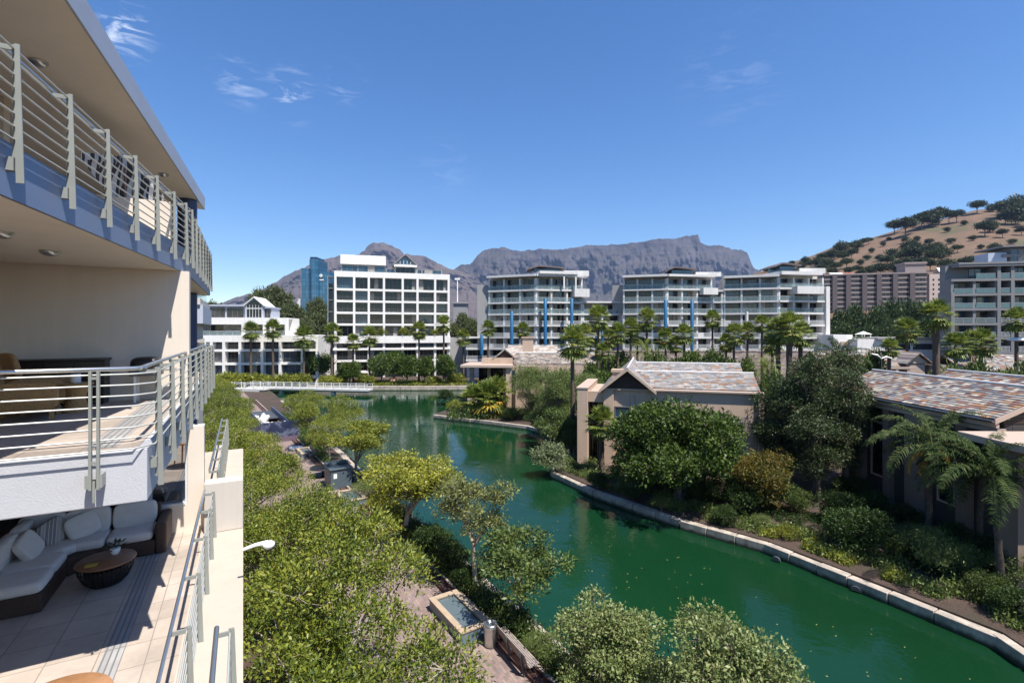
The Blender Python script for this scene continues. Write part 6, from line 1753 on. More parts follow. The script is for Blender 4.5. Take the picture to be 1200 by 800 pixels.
def limbs(mb, clumps, zfork, r0, seed, wob=0.15, n_main=6, lean=(0, 0), spread=1.0, stems=1):
    """tapered trunk, forking into limbs that reach the clumps"""
    r = random.Random(seed)
    base = Vector((0, 0, -0.15)); fork = Vector((lean[0], lean[1], zfork))
    pts = [base, base.lerp(fork, 0.35) + Vector((r.uniform(-wob, wob) * .5, r.uniform(-wob, wob) * .5, 0)), base.lerp(fork, 0.7) + Vector((r.uniform(-wob, wob) * .5, r.uniform(-wob, wob) * .5, 0)), fork]
    mb.tube(pts, [r0 * 1.35, r0 * 1.0, r0 * 0.9, r0 * 0.8], 9)
    cl = sorted(clumps, key=lambda c: r.random())
    mains = cl[:n_main]
    for c in mains:
        e = Vector(c[:3]); m = fork.lerp(e, 0.5) + Vector((r.uniform(-wob, wob), r.uniform(-wob, wob), r.uniform(0, wob)))
        mb.tube([fork - Vector((0, 0, 0.05)), fork.lerp(m, 0.5) + Vector((0, 0, -0.05)), m, e], [r0 * 0.62, r0 * 0.45, r0 * 0.3, r0 * 0.10], 6)
    for c in cl[n_main:]:
        e = Vector(c[:3]); b = min(mains, key=lambda q: (Vector(q[:3]) - e).length); m = fork.lerp(Vector(b[:3]), 0.55)
        mb.tube([m, m.lerp(e, 0.55) + Vector((r.uniform(-wob, wob), r.uniform(-wob, wob), 0)), e], [r0 * 0.26, r0 * 0.17, r0 * 0.06], 5)
    for c in clumps:                                   # fine twigs inside each leaf clump
        e = Vector(c[:3])
        for j in range(4):
            d = Vector((r.gauss(0, 1), r.gauss(0, 1), r.gauss(0.5, 0.8))).normalized()
            q = e + Vector((d.x * c[3], d.y * c[4], d.z * c[5])) * r.uniform(0.7, 1.0)
            mb.tube([e, e.lerp(q, 0.5) + Vector((r.uniform(-.1, .1) * c[3], r.uniform(-.1, .1) * c[3], 0)), q], [r0 * 0.10, r0 * 0.07, r0 * 0.03], 4, 0, False)
    return mains

class Kind:
    """a tree or shrub kind: trunk mesh and crown mesh shared by its copies"""
    def __init__(self, name, trunk, crown): self.name, self.trunk, self.crown = name, trunk, crown

def tree_kind(name, R, Rz, zc, n, rc, twigs, per, size, leaf, bark, zfork, r0, seed, flat=0.8, n_main=7, aspect=0.42, shell=0.5, lean=(0, 0), spread=2.2, up=0.35, low=-0.6, droop=0.0):
    cl = crown_clumps(R, Rz, zc, n, rc, seed, flat, low)
    mb = MB(); limbs(mb, cl, zfork, r0, seed, 0.15 * R / 2.5, n_main, lean)
    return Kind(name, mesh_of(mb, 'trunk', M[bark]), leaf_cloud('crown', cl, twigs, per, size, M[leaf], seed, aspect, shell, up, spread, droop))

def plant(kind, p, label, cat, group=None, s=1.0, rot=0.0, sz=None, name=None, tilt=(0, 0)):
    root = thing(name or kind.name, label, cat, p, group)
    root.rotation_euler = (tilt[0], tilt[1], rot); root.scale = (s, s, sz or s)
    for nm, me in (('trunk', kind.trunk), ('crown', kind.crown)):
        if me is None: continue
        o = bpy.data.objects.new(nm, me); COL.objects.link(o); o.parent = root
    return root

M['leaf_ficus'] = leafmat('leaf_yellow_green', [(0.035, 0.06, 0.010), (0.095, 0.135, 0.018), (0.17, 0.21, 0.026), (0.27, 0.285, 0.036), (0.36, 0.33, 0.06)], 0.5, 0.28, 0.4, 0.5)
M['leaf_thin'] = leafmat('leaf_thin_olive', [(0.06, 0.08, 0.02), (0.13, 0.15, 0.04), (0.21, 0.22, 0.065), (0.30, 0.29, 0.10)], 0.5, 0.25, 0.4, 0.4)
M['leaf_shade'] = leafmat('leaf_shrub_shaded', [(0.012, 0.026, 0.006), (0.025, 0.05, 0.010), (0.045, 0.08, 0.014), (0.09, 0.13, 0.025)], 0.55, 0.18, 0.3, 0.4)  # shadow over the right bank shrubs painted into the leaf colour
M['leaf_bright'] = leafmat('leaf_bright_yellow', [(0.05, 0.075, 0.010), (0.15, 0.175, 0.020), (0.27, 0.28, 0.030), (0.40, 0.37, 0.05)], 0.5, 0.25, 0.4, 0.45)
M['leaf_grey'] = leafmat('leaf_grey_green', [(0.05, 0.08, 0.018), (0.10, 0.145, 0.036), (0.17, 0.215, 0.062), (0.25, 0.28, 0.11), (0.34, 0.32, 0.13)], 0.5, 0.2, 0.4, 0.3)
M['leaf_olive'] = leafmat('leaf_olive', [(0.06, 0.085, 0.02), (0.11, 0.15, 0.035), (0.17, 0.22, 0.055), (0.22, 0.25, 0.08)], 0.5, 0.28, 0.4, 0.4)
M['leaf_dark'] = leafmat('leaf_deep_green', [(0.022, 0.042, 0.008), (0.048, 0.085, 0.012), (0.085, 0.13, 0.018), (0.15, 0.19, 0.03)], 0.52, 0.25, 0.35, 0.4)
M['leaf_bottle'] = leafmat('leaf_bottlebrush', [(0.014, 0.028, 0.008), (0.03, 0.055, 0.015), (0.055, 0.085, 0.026), (0.085, 0.11, 0.036), (0.14, 0.07, 0.035)], 0.5, 0.2, 0.4, 0.3)
M['leaf_autumn'] = leafmat('leaf_autumn', [(0.05, 0.07, 0.012), (0.10, 0.11, 0.016), (0.15, 0.125, 0.022), (0.20, 0.10, 0.025)], 0.55, 0.3, 0.3, 0.45)
M['leaf_hedge'] = leafmat('leaf_hedge', [(0.03, 0.055, 0.012), (0.06, 0.10, 0.02), (0.10, 0.14, 0.03), (0.14, 0.17, 0.04)], 0.5, 0.22, 0.4, 0.4)
M['leaf_far'] = leafmat('leaf_far_pine', [(0.022, 0.034, 0.014), (0.04, 0.058, 0.022), (0.06, 0.08, 0.03), (0.085, 0.10, 0.04)], 0.6, 0.15, 0.3, 0.4)
M['leaf_gum'] = leafmat('leaf_gum', [(0.04, 0.06, 0.02), (0.075, 0.10, 0.035), (0.11, 0.13, 0.05), (0.14, 0.13, 0.055)], 0.55, 0.2, 0.3, 0.4)
M['leaf_pale'] = leafmat('leaf_pale_bush', [(0.09, 0.12, 0.05), (0.16, 0.20, 0.085), (0.22, 0.25, 0.13)], 0.5, 0.2, 0.4, 0.2)
M['leaf_palm'] = leafmat('palm_leaf', [(0.055, 0.085, 0.014), (0.125, 0.17, 0.026), (0.21, 0.245, 0.045), (0.34, 0.33, 0.08)], 0.5, 0.28, 0.4, 0.25)
M['leaf_palmdry'] = leafmat('palm_dry_leaf', [(0.13, 0.075, 0.03), (0.22, 0.13, 0.05), (0.30, 0.20, 0.08)], 0.7, 0.15, 0.2, 0.2)
M['leaf_palmyellow'] = leafmat('palm_yellow_leaf', [(0.25, 0.20, 0.03), (0.42, 0.30, 0.04), (0.50, 0.28, 0.03)], 0.5, 0.3, 0.3, 0.2)
M['leaf_feather'] = leafmat('feather_palm_leaf', [(0.015, 0.03, 0.008), (0.03, 0.055, 0.014), (0.06, 0.085, 0.025), (0.13, 0.14, 0.055)], 0.75, 0.2, 0.12, 0.25)

# ---- promenade row beside the building
row = [tree_kind('promenade_tree', 3.3, 2.3, 3.5, 26 + 3 * k, 0.82, 3400, 9, 0.105, 'leaf_ficus', 'palebark', 1.5, 0.14, 200 + k, n_main=9, shell=0.6, aspect=0.40, spread=2.2) for k in range(3)]
row_labels = ['tall leafy yellow-green promenade tree nearest the bottom edge beside the lower terrace wall', 'broad yellow-green promenade tree directly under the small white wall lamp', 'yellow-green promenade tree crowding the cream wall above the lamp', 'promenade tree level with the dark blue-green cabinet, on the building side', 'promenade tree on the building side just past the far rail of the lower terrace', 'promenade tree on the building side level with the round black table', 'promenade tree on the building side level with the small dark bench', 'promenade tree on the building side facing the printed hoarding panel', 'promenade tree on the building side half way along the hoarding', 'promenade tree on the building side at the far end of the hoarding', 'far promenade tree below the ends of the left balcony rails', 'furthest promenade tree before the jetty']
rr = random.Random(77)
yy = [10.8, 14.9, 19.4, 24.0, 28.8, 34.0, 39.5, 45.5, 52.0, 59, 67, 76]
for k, y in enumerate(yy):
    x = -5.4 - 0.648 * (y - 14.7) + rr.uniform(-0.25, 0.25) + (0.4 if k < 2 else 0.0) - (0.5 if k > 4 else 0)
    if k == 0: x -= 1.1
    if k >= 3: x -= 0.35
    x -= [0, 0.1, 0.4, 0.5, 0.4, 0.2, 0, 0, 0, 0, 0, 0][k]
    s = [0.98, 1.08, 0.98, 0.95, 0.95, 0.92, 0.92, 0.92, 0.95, 0.95, 0.95, 0.95][k]
    plant(row[k % 3], (x, y, 0), row_labels[k], 'tree', 'row of trees between the building and the promenade', s, rr.uniform(0, 6.28), s * (1.08 if k in (1, 2) else 1.0))

# ---- waterside strip trees
k_bright = [tree_kind('waterside_tree', 2.3, 1.6, 3.2, 26, 0.6, 1900, 9, 0.115, 'leaf_bright', 'palebark', 1.4, 0.10, 300 + k, n_main=8, shell=0.4, flat=0.6) for k in range(2)]
k_thin = tree_kind('waterside_tree', 2.0, 1.7, 3.6, 24, 0.5, 800, 9, 0.115, 'leaf_thin', 'palebark', 2.0, 0.10, 310, n_main=8, shell=0.4, flat=0.7)
k_thin2 = tree_kind('waterside_tree', 1.8, 1.4, 2.5, 22, 0.5, 900, 9, 0.12, 'leaf_hedge', 'bark', 1.2, 0.09, 311, n_main=7, shell=0.4, flat=0.7)
k_grey = [tree_kind('round_tree', 2.0, 1.9, 2.6, 40, 0.62, 3600, 8, 0.095, 'leaf_grey', 'bark', 1.0, 0.13, 320 + k, n_main=9, shell=0.45, aspect=0.5) for k in range(2)]
def strip(y, off): return Vector((kerb_x(y) + off, y, 0))
plant(k_bright[0], strip(28.0, 0.9), 'bright yellow-green spreading tree on the planted strip, right of the cabinet basin', 'tree', 'trees on the planted waterside strip', 1.5, 0.4, 1.15)
plant(k_thin, (-1.75, 22.6, 0), 'thin open-crowned tree with a pale straight trunk behind the nearest fountain basin', 'tree', 'trees on the planted waterside strip', 1.2, 1.0, 1.08)
plant(k_thin2, (0.35, 19.9, 0), 'small sparse tree leaning over the water between the pale-trunked tree and the bench', 'tree', 'trees on the planted waterside strip', 1.25, 2.2, 1.05)
plant(k_grey[0], (2.75, 15.0, 0), 'round grey-green tree at the bottom edge right of the bench', 'tree', 'trees on the planted waterside strip', 0.98, 0.3, 0.86)
plant(k_grey[1], (5.45, 12.5, 0), 'large silvery grey-green tree at the bottom edge overhanging the canal', 'tree', 'trees on the planted waterside strip', 1.02, 2.0, 1.05)
plant(k_bright[1], strip(39.5, 2.0), 'pale yellow-green tree behind the dark cabinet by the water', 'tree', 'trees on the planted waterside strip', 1.4, 3.0, 1.0)
plant(row[1], strip(50.5, 2.8), 'broad olive-green tree between the hoarding and the canal', 'tree', 'trees on the planted waterside strip', 1.1, 1.1, 0.95)
plant(row[2], strip(60.0, 2.4), 'darker spreading tree behind the hoarding beside the open water', 'tree', 'trees on the planted waterside strip', 0.95, 4.1, 0.85)
plant(row[0], strip(45.5, 1.6), 'low dark-shaded tree just right of the printed hoarding panel', 'tree', 'trees on the planted waterside strip', 0.72, 2.6, 0.72)

# ---- shrubs
def shrub_kind(name, leaf, R, H, twigs, per, size, seed, n=14, aspect=0.45, rc=0.45, shell=0.4):
    cl = crown_clumps(R, H * 0.5, H * 0.5, n, R * rc, seed, 0.8, -0.8)
    mb = MB(); limbs(mb, cl, H * 0.18, 0.035 * R + 0.01, seed, 0.05, min(7, n))
    return Kind(name, mesh_of(mb, 'stem', M['bark']), leaf_cloud('foliage', cl, twigs, per, size, M[leaf], seed, aspect, shell))
def shrub(kind, p, label, s=1.0, rot=0.0, sz=None, group=None, name=None):
    root = thing(name or kind.name, label, 'shrub', p, group); root.rotation_euler = (0, 0, rot); root.scale = (s, s, sz or s)
    for nm, me in (('stem', kind.trunk), ('foliage', kind.crown)):
        o = bpy.data.objects.new(nm, me); COL.objects.link(o); o.parent = root
    return root
M['leaf_mid'] = leafmat('leaf_shrub_mid', [(0.02, 0.04, 0.008), (0.045, 0.075, 0.014), (0.08, 0.115, 0.022), (0.14, 0.17, 0.04)], 0.55, 0.2, 0.3, 0.4)
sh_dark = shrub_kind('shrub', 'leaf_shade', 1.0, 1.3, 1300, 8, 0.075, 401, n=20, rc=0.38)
sh_hedge = shrub_kind('shrub', 'leaf_mid', 1.0, 1.2, 1200, 8, 0.07, 402, n=18, rc=0.38, aspect=0.35)
sh_bright = shrub_kind('shrub', 'leaf_bright', 1.0, 0.9, 500, 8, 0.09, 403)
sh_pale = shrub_kind('shrub', 'leaf_pale', 1.0, 1.4, 900, 8, 0.09, 404, n=22)
sh_olive = shrub_kind('shrub', 'leaf_olive', 1.0, 1.3, 900, 8, 0.09, 405, n=16, rc=0.4, aspect=0.2)
def on(px, py, z=0.0): q = at_z(px, py, z); return Vector((q.x, q.y, 0))
SG = 'shrubs on the planted waterside strip'
for (px, py, kd_, s, lab) in (
    (512, 672, sh_hedge, 0.95, 'rounded mid-green shrub on the strip just up-canal of the nearest basin'), (497, 652, sh_dark, 0.9, 'dark green shrub on the strip in the middle of the shrub row'),
    (478, 632, sh_hedge, 0.75, 'low green shrub on the strip left of the dark one'), (462, 612, sh_bright, 0.9, 'low yellowish shrub on the strip beside the yellow ground cover'),
    (527, 690, sh_dark, 0.6, 'small dark shrub against the far corner of the nearest basin'), (430, 585, sh_olive, 0.95, 'spiky olive shrub behind the dark cabinet'),
    (588, 742, sh_dark, 0.5, 'small dark shrub behind the steel bin'), (640, 770, sh_olive, 0.5, 'small olive shrub on the strip right of the bench'), (446, 596, sh_bright, 0.7, 'little yellow-green shrub behind the basin in front of the cabinet')):
    p = on(px, py); p.x = kerb_x(p.y) + 1.35
    shrub(kd_, p, lab, s * 1.3, px * 0.1, None, SG)

# ---- right bank
k_big = tree_kind('broadleaf_tree', 4.9, 3.5, 3.75, 60, 1.25, 5200, 9, 0.22, 'leaf_dark', 'bark', 1.6, 0.24, 500, n_main=10, shell=0.55, aspect=0.5, low=-1.1)
plant(k_big, (11.7, 34.6, 0), 'big dense dark green round tree in front of the centre villa', 'tree', None, 1.07, 0.5, 0.99)
k_willow = tree_kind('willowy_tree', 3.6, 3.2, 3.8, 40, 1.0, 3600, 8, 0.20, 'leaf_olive', 'bark', 1.0, 0.13, 510, n_main=9, shell=0.4, aspect=0.22, droop=0.5, low=-1.0)
for (px, D, s, sz, lab) in ((622, 66, 0.95, 1.1, 'pale olive willowy tree against the far villa wall'), (655, 57, 0.9, 1.12, 'pale olive willowy tree beside the tall single fan palm'), (690, 62, 0.95, 1.0, 'pale olive willowy tree behind the left pillars of the centre villa')):
    plant(k_willow, at_d(px, HY, D) - Vector((0, 0, CZ)), lab, 'tree', 'olive willowy trees between the villas', s, px * 0.3, sz)
k_mid = tree_kind('bushy_tree', 2.4, 2.2, 2.4, 26, 0.8, 1700, 8, 0.17, 'leaf_hedge', 'bark', 0.8, 0.11, 520, n_main=7, shell=0.5, low=-1.0)
for (px, D, s, lab) in ((652, 49.5, 1.0, 'mid-green bushy tree above the pale round bush'), (672, 48, 0.8, 'darker bushy tree against the left pillar of the centre villa'), (632, 58, 0.75, 'small bushy tree at the inner end of the far quay'), (906, 41.5, 1.15, 'mid-green bushy tree against the centre villa end wall'), (925, 40, 1.0, 'mid-green bushy tree at the foot of the bottlebrush clump')):
    plant(k_mid, at_d(px, HY, D) - Vector((0, 0, CZ)), lab, 'tree', None, s, px)
shrub(sh_pale, on(646, 551), 'clipped pale green round bush overhanging the quay left of the centre villa', 1.75, 0, 1.55)
k_aut = tree_kind('autumn_tree', 2.3, 1.9, 2.2, 30, 0.75, 1500, 8, 0.15, 'leaf_autumn', 'bark', 0.7, 0.07, 530, n_main=8, shell=0.4, low=-1.0, aspect=0.35)
plant(k_aut, (16.5, 33.0, 0), 'orange-tinged bushy tree between the big dark tree and the bottlebrush trees', 'tree', None, 1.08, 0.2, 1.05)
k_bot = [tree_kind('bottlebrush_tree', 2.1, 4.2, 5.0, 40, 0.85, 2600, 8, 0.18, 'leaf_bottle', 'bark', 2.2, 0.17, 540 + k, n_main=9, shell=0.45, aspect=0.28, low=-1.0, droop=0.25) for k in range(2)]
for k, (x, y, s, sz, lab) in enumerate(((21.3, 38.5, 1.0, 1.0, 'dark bottlebrush tree with reddish tips beside the centre villa end wall'), (22.9, 37.0, 1.08, 1.2, 'tallest dark bottlebrush tree in the middle of the clump'), (21.6, 34.6, 0.9, 0.82, 'low bottlebrush tree standing on bare soil in front of the clump'), (24.0, 39.8, 1.1, 1.15, 'dark bottlebrush tree at the back of the clump'), (23.6, 34.6, 0.85, 1.1, 'bottlebrush tree nearest the dark villa wall, touching its eave'), (27.5, 40.6, 1.1, 1.22, 'bottlebrush tree half hidden behind the left end of the right villa roof'))):
    plant(k_bot[k % 2], (x, y, 0), lab, 'tree', 'dark bottlebrush trees left of the right villa', s, k * 1.7, sz)
RG = 'shrubs on the right bank'
for (px, py, kd_, s, lab) in (
    (1005, 648, sh_dark, 1.8, 'large glossy green shrub on the bank under the right villa window'), (1105, 672, sh_olive, 1.6, 'olive green shrub in front of the right villa columns'),
    (1150, 700, sh_hedge, 1.0, 'mid-green shrub left of the stone pillar at far right'), (1000, 590, sh_dark, 1.4, 'dark shrub between the bottlebrush trunks and the villa wall'), (1020, 605, sh_dark, 1.2, 'dark shrub under the right villa window'),
    (1185, 722, sh_dark, 0.9, 'dark shrub just behind the bend of the quay'), (1216, 735, sh_pale, 0.8, 'pale-leaved shrub cut by the right edge'), (700, 572, sh_dark, 0.9, 'dark shrub at the foot of the centre villa left pillar'), (742, 585, sh_hedge, 0.7, 'small green shrub on the quay below the centre villa'), (775, 598, sh_olive, 0.75, 'low olive shrub on the quay left of the big dark tree base'), (850, 615, sh_dark, 0.85, 'dark shrub under the right half of the big dark tree'),
    (925, 630, sh_bright, 0.7, 'low bright green shrub at the quay edge below the bare soil'), (955, 640, sh_bright, 0.5, 'small yellow-green shrub further right along the quay edge'), (893, 618, sh_olive, 0.6, 'olive shrub at the foot of the orange-tinged tree')):
    p = on(px, py); shrub(kd_, p, lab, s, px * 0.07, None, RG)
for (px, py, kd_, s, lab) in (
    (1050, 650, sh_hedge, 0.9, 'green shrub right of the glossy shrub under the palms'), (1172, 678, sh_dark, 1.5, 'tall dark shrub against the stone pillar at far right'), (1120, 655, sh_dark, 1.3, 'tall dark shrub between the two feather palm trunks'), (1080, 650, sh_olive, 1.2, 'olive shrub at the foot of the yellow-fronded feather palm'),
    (985, 612, sh_dark, 1.4, 'dark shrub at the foot of the leaning bottlebrush trunks'), (905, 596, sh_dark, 1.7, 'dark shrub in the shade behind the orange-tinged tree'), (940, 600, sh_hedge, 1.3, 'green shrub in the shade between the bottlebrush trunks'), (1060, 620, sh_dark, 1.1, 'dark shrub against the right villa wall'), (1200, 690, sh_olive, 1.5, 'olive shrub under the nearest feather palm'),
    (800, 585, sh_dark, 1.6, 'dark shrub under the left half of the big dark tree'), (835, 590, sh_hedge, 1.5, 'green shrub under the middle of the big dark tree'), (870, 600, sh_dark, 1.5, 'dark shrub between the big dark tree and the orange-tinged tree'), (760, 575, sh_dark, 1.4, 'dark shrub left of the big dark tree trunk')):
    p = on(px, py); shrub(kd_, p, lab, s, px * 0.07, None, RG)
# far point planting
for (px, py, kd_, s, lab) in ((535, 481, sh_bright, 1.5, 'low yellow-green shrub at the tip of the far quay'), (522, 470, sh_dark, 1.5, 'dark shrub on the point behind the yellow-green one'), (543, 478, sh_olive, 1.6, 'reddish olive shrub beside the stone column of the pavilion'), (600, 492, sh_hedge, 1.5, 'green shrub under the far villa corner column'), (620, 492, sh_olive, 1.4, 'olive shrub at the inner end of the far quay')):
    shrub(kd_, on(px, py), lab, s, px, None, 'shrubs on the far point')

# low plants covering the soil
def cover(name, label, mat, n, region, size, seed, h=0.22):
    r = np.random.default_rng(seed); P = []
    while len(P) < n:
        p = region(r)
        if p is not None: P.append(p)
    P = np.array(P); per = 9; T = np.repeat(P, per, 0); N = len(T)
    T = T + np.stack([r.normal(size=N) * 0.12, r.normal(size=N) * 0.12, np.abs(r.normal(size=N)) * h], 1)
    ax = r.normal(size=(N, 3)) * 0.6 + np.array([0, 0, 0.8]); ax /= np.linalg.norm(ax, axis=1)[:, None]
    b = np.cross(ax, r.normal(size=(N, 3))); b /= np.linalg.norm(b, axis=1)[:, None]
    s = size * r.uniform(0.6, 1.3, N)[:, None]
    v = np.stack([T - ax * s * .5, T + b * s * .2, T + ax * s * .5, T - b * s * .2], 1).reshape(-1, 3)
    o = bpy.data.objects.new(name, mesh_quads(name, v, M[mat])); COL.objects.link(o)
    o['label'] = label; o['category'] = 'ground cover'; o['kind'] = 'stuff'
rb = np.array(right_bank)
def bank_region(lo, hi, y0, y1):
    ysr = rb[::-1]
    def f(r):
        y = r.uniform(y0, y1); x = np.interp(y, ysr[:, 1], ysr[:, 0]) + r.uniform(lo, hi)
        if math.sin(x * 1.7 + y) * math.sin(y * 1.3 - x) < -0.25: return None
        return (x, y, 0.03)
    return f
cover('ground_cover', 'low leafy plants covering the soil along the right quay', 'leaf_olive', 3200, bank_region(0.7, 3.6, 19, 46), 0.16, 1)
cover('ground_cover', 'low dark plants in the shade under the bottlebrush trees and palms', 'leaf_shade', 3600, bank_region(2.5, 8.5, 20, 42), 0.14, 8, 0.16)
cover('ground_cover', 'bright green low plants just behind the quay stones', 'leaf_bright', 700, bank_region(0.75, 1.7, 23.5, 29), 0.15, 2, 0.16)
cover('ground_cover', 'low plants on the far point around the villa pavilion', 'leaf_hedge', 1500, lambda r: (r.uniform(-9, 6), r.uniform(66.5, 82), 0.05), 0.3, 3, 0.4)
def strip_region(r):
    y = r.uniform(13, 70); w = water_x(y) - kerb_x(y) - 0.9
    x = kerb_x(y) + 0.7 + r.uniform(0, w)
    if math.sin(x * 1.3 + y * 0.7) < -0.35: return None
    return (x, y, 0.02)
cover('ground_cover', 'low green plants between the drainage kerb and the left quay edge', 'leaf_hedge', 4200, strip_region, 0.15, 4, 0.35)
cover('ground_cover', 'yellow ground cover beside the cabinet basin', 'leaf_palmyellow', 260, lambda r: (kerb_x(31) + 1.4 + r.uniform(-.8, .8), 31 + r.uniform(-1.6, 1.6), 0.02), 0.12, 6, 0.06)
cover('lawn', 'strip of lawn under the clipped trees on the far bank', 'leaf_bright', 2600, lambda r: (r.uniform(-33, 0), r.uniform(107, 116), 0.25), 0.35, 5, 0.15)

# ---- palms
def fan_crown(seed, n=46, Lp=0.9, Lf=1.0, seg=11, el0=88, el1=-65):
    """fan-palm crown: petioles carrying pleated fans with drooping tips"""
    r = random.Random(seed); v = []
    for i in range(n):
        az = i * 2.39996 + r.uniform(-.2, .2); el = math.radians(el0 + (el1 - el0) * (i / (n - 1)) ** 1.0 + r.uniform(-9, 9))
        d = Vector((math.cos(az) * math.cos(el), math.sin(az) * math.cos(el), math.sin(el)))
        side = Vector((-math.sin(az), math.cos(az), 0)); nrm = d.cross(side)
        p0 = Vector((0, 0, 0)) + d * 0.1; hub = d * (Lp * r.uniform(0.85, 1.15)); hub.z -= 0.12 * Lp * math.cos(el)
        w = side * 0.025; v += [p0 - w, p0 + w, hub + w, hub - w]
        for k in range(seg):
            a = math.radians(-95 + 190 * (k + 0.5) / seg + r.uniform(-4, 4))
            q = (d * math.cos(a) + side * math.sin(a)).normalized()
            l = Lf * (0.72 + 0.28 * math.cos(a * 0.8)) * r.uniform(0.9, 1.1)
            m = hub + q * l * 0.55 + nrm * 0.03; e = hub + q * l - Vector((0, 0, 0.12 * l * r.uniform(0.2, 1.6)))
            ww = q.cross(nrm) * (0.085 * Lf)
            v += [hub - ww * 0.25, hub + ww * 0.25, m + ww, m - ww]
            v += [m - ww, m + ww, e + ww * 0.12, e - ww * 0.12]
    return np.array([tuple(q) for q in v])
def palm_trunk(h, r0, r1, seed, lean=0.0):
    r = random.Random(seed); mb = MB(); pts = []; rad = []
    n = 14
    for i in range(n + 1):
        t = i / n
        pts.append((lean * t * t + r.uniform(-.02, .02), r.uniform(-.02, .02), -0.2 + (h + 0.2) * t)); rad.append((r0 + (r1 - r0) * t) * (1.25 if i == 0 else 1) * r.uniform(0.94, 1.06))
    mb.tube(pts, rad, 10); return mb
class Palm: pass
def fan_palm_kind(seed, n=46, Lp=0.95, Lf=1.0, skirt=18):
    k = Palm()
    k.crown = mesh_quads('crown', fan_crown(seed, n, Lp, Lf), M['leaf_palm'])
    k.skirt = mesh_quads('dry_fronds', fan_crown(seed + 1, skirt, Lp * 0.75, Lf * 0.75, 8, -38, -80), M['leaf_palmdry'])
    return k
FPK = [fan_palm_kind(600 + 10 * k, 40 + 5 * k, 0.9 + 0.08 * k) for k in range(4)]
TR = {}
def fan_palm(p, h, label, s=1.0, k=0, r0=0.22, group='fan palms', name='fan_palm'):
    root = thing(name, label, 'palm', p, group)
    root.rotation_euler = (0, 0, (k * 1.7) % 6.28)
    key = (round(h, 1), round(r0, 2))
    if key not in TR: TR[key] = mesh_of(palm_trunk(h, r0, r0 * 0.75, int(h * 10)), 'trunk', M['palmbark'])
    o = bpy.data.objects.new('trunk', TR[key]); COL.objects.link(o); o.parent = root
    for nm, me in (('crown', FPK[k % 4].crown), ('dry_fronds', FPK[k % 4].skirt)):
        o = bpy.data.objects.new(nm, me); COL.objects.link(o); o.parent = root; o.location = (0, 0, h); o.scale = (s, s, s)
    return root
def palm_at(px, py, D, label, width, k, base=0.0, r0=0.22, group='fan palms'):
    """crown centre seen at (px, py), crown width in photo pixels"""
    t = at_d(px, py, D); s = width * D / F / 2.95
    fan_palm((t.x, t.y, base), t.z - base, label, s, k, r0, group)
G1 = 'tall fan palms along the far bank'
for k, (px, py, D, w, lab) in enumerate((
    (294, 388, 104.9, 21, 'left one of the pair of tall fan palms before the low white block'), (320, 386, 105.2, 21, 'right one of the pair of tall fan palms before the low white block'),
    (356, 395, 106, 23, 'fan palm with yellow fronds between the low white block and its right neighbour'), (389, 390, 108, 19, 'fan palm at the left corner of the white grid block'),
    (414, 401, 111, 18, 'shorter fan palm in front of the second bay of the white grid block'), (433, 394, 112, 21, 'fan palm in front of the third bay of the white grid block'),
    (491, 387, 113, 19, 'fan palm in front of the right-hand bays of the white grid block'), (520, 380, 115, 17, 'tallest fan palm at the right corner of the white grid block'),
    (543, 396, 112, 19, 'fan palm in the gap right of the white grid block'), (572, 385, 108, 18, 'fan palm beside the left blue column of the balconied block'), (613, 387, 106, 17, 'fan palm rising directly above the far villa chimney'))):
    palm_at(px, py, D, lab, w, k, 0.0, 0.26, G1)
G2 = 'fan palms among the villas'
for k, (px, py, D, w, lab) in enumerate((
    (671, 402, 50, 36, 'thick dark-trunked fan palm standing alone between the far villa and the centre villa'), (684, 392, 75, 24, 'fan palm just right and behind the lone thick palm'),
    (701, 373, 80, 25, 'tallest fan palm in the group left of the centre villa roof'), (706, 413, 74, 20, 'short young fan palm left of the centre villa chimney'),
    (724, 391, 80, 23, 'fan palm above the centre villa timber gable'), (739, 384, 86, 20, 'fan palm left of the feathery date palm'), (758, 374, 92, 22, 'fan palm rising behind the feathery date palm'),
    (780, 397, 84, 24, 'fan palm right of the feathery date palm'), (802, 392, 82, 23, 'fan palm in front of the right blue column'), (835, 374, 90, 19, 'slim tall fan palm alone in front of the middle wing'),
    (860, 392, 86, 22, 'fan palm left of the three thick palms'), (876, 388, 88, 20, 'small fan palm partly hidden left of the three thick palms'), (893, 380, 84, 20, 'slender fan palm behind the three thick palms'),
    (912, 389, 62, 29, 'left one of the three thick fan palms beside the white end wall'), (925, 383, 60, 29, 'middle and thickest of the three fan palms beside the white end wall'), (938, 393, 63, 30, 'right one of the three thick fan palms beside the white end wall'),
    (713, 398, 88, 22, 'fan palm tucked between the tallest palm and the timber gable'), (692, 408, 82, 22, 'low fan palm beneath the tallest palm left of the centre villa'), (747, 392, 94, 20, 'fan palm whose crown touches the feathery date palm'), (792, 404, 88, 20, 'low fan palm between the two palms by the right blue column'), (851, 402, 92, 20, 'low fan palm left of the hedge end behind the centre villa'), (905, 402, 70, 24, 'low bushy fan palm at the foot of the three thick palms'), (1063, 387, 72, 24, 'fan palm with a short trunk in front of the garages'), (1097, 370, 46, 34, 'very tall fan palm standing behind the right villa roof ridge'), (1191, 375, 62, 26, 'fan palm in front of the grey modern block at the right edge'),
    (1120, 405, 66, 27, 'bushy fan palm under the left corner of the grey modern block'), (1150, 402, 70, 28, 'bushy fan palm in front of the grey block lower balconies'), (1042, 408, 60, 22, 'small fan palm left of the small villa roof'), (1136, 398, 74, 20, 'fan palm squeezed between the two bushy palms'))):
    palm_at(px, py, D, lab, w, k + 1, 0.0, 0.42 if px == 925 else (0.33 if px in (912, 938, 1097) else 0.24), G2)
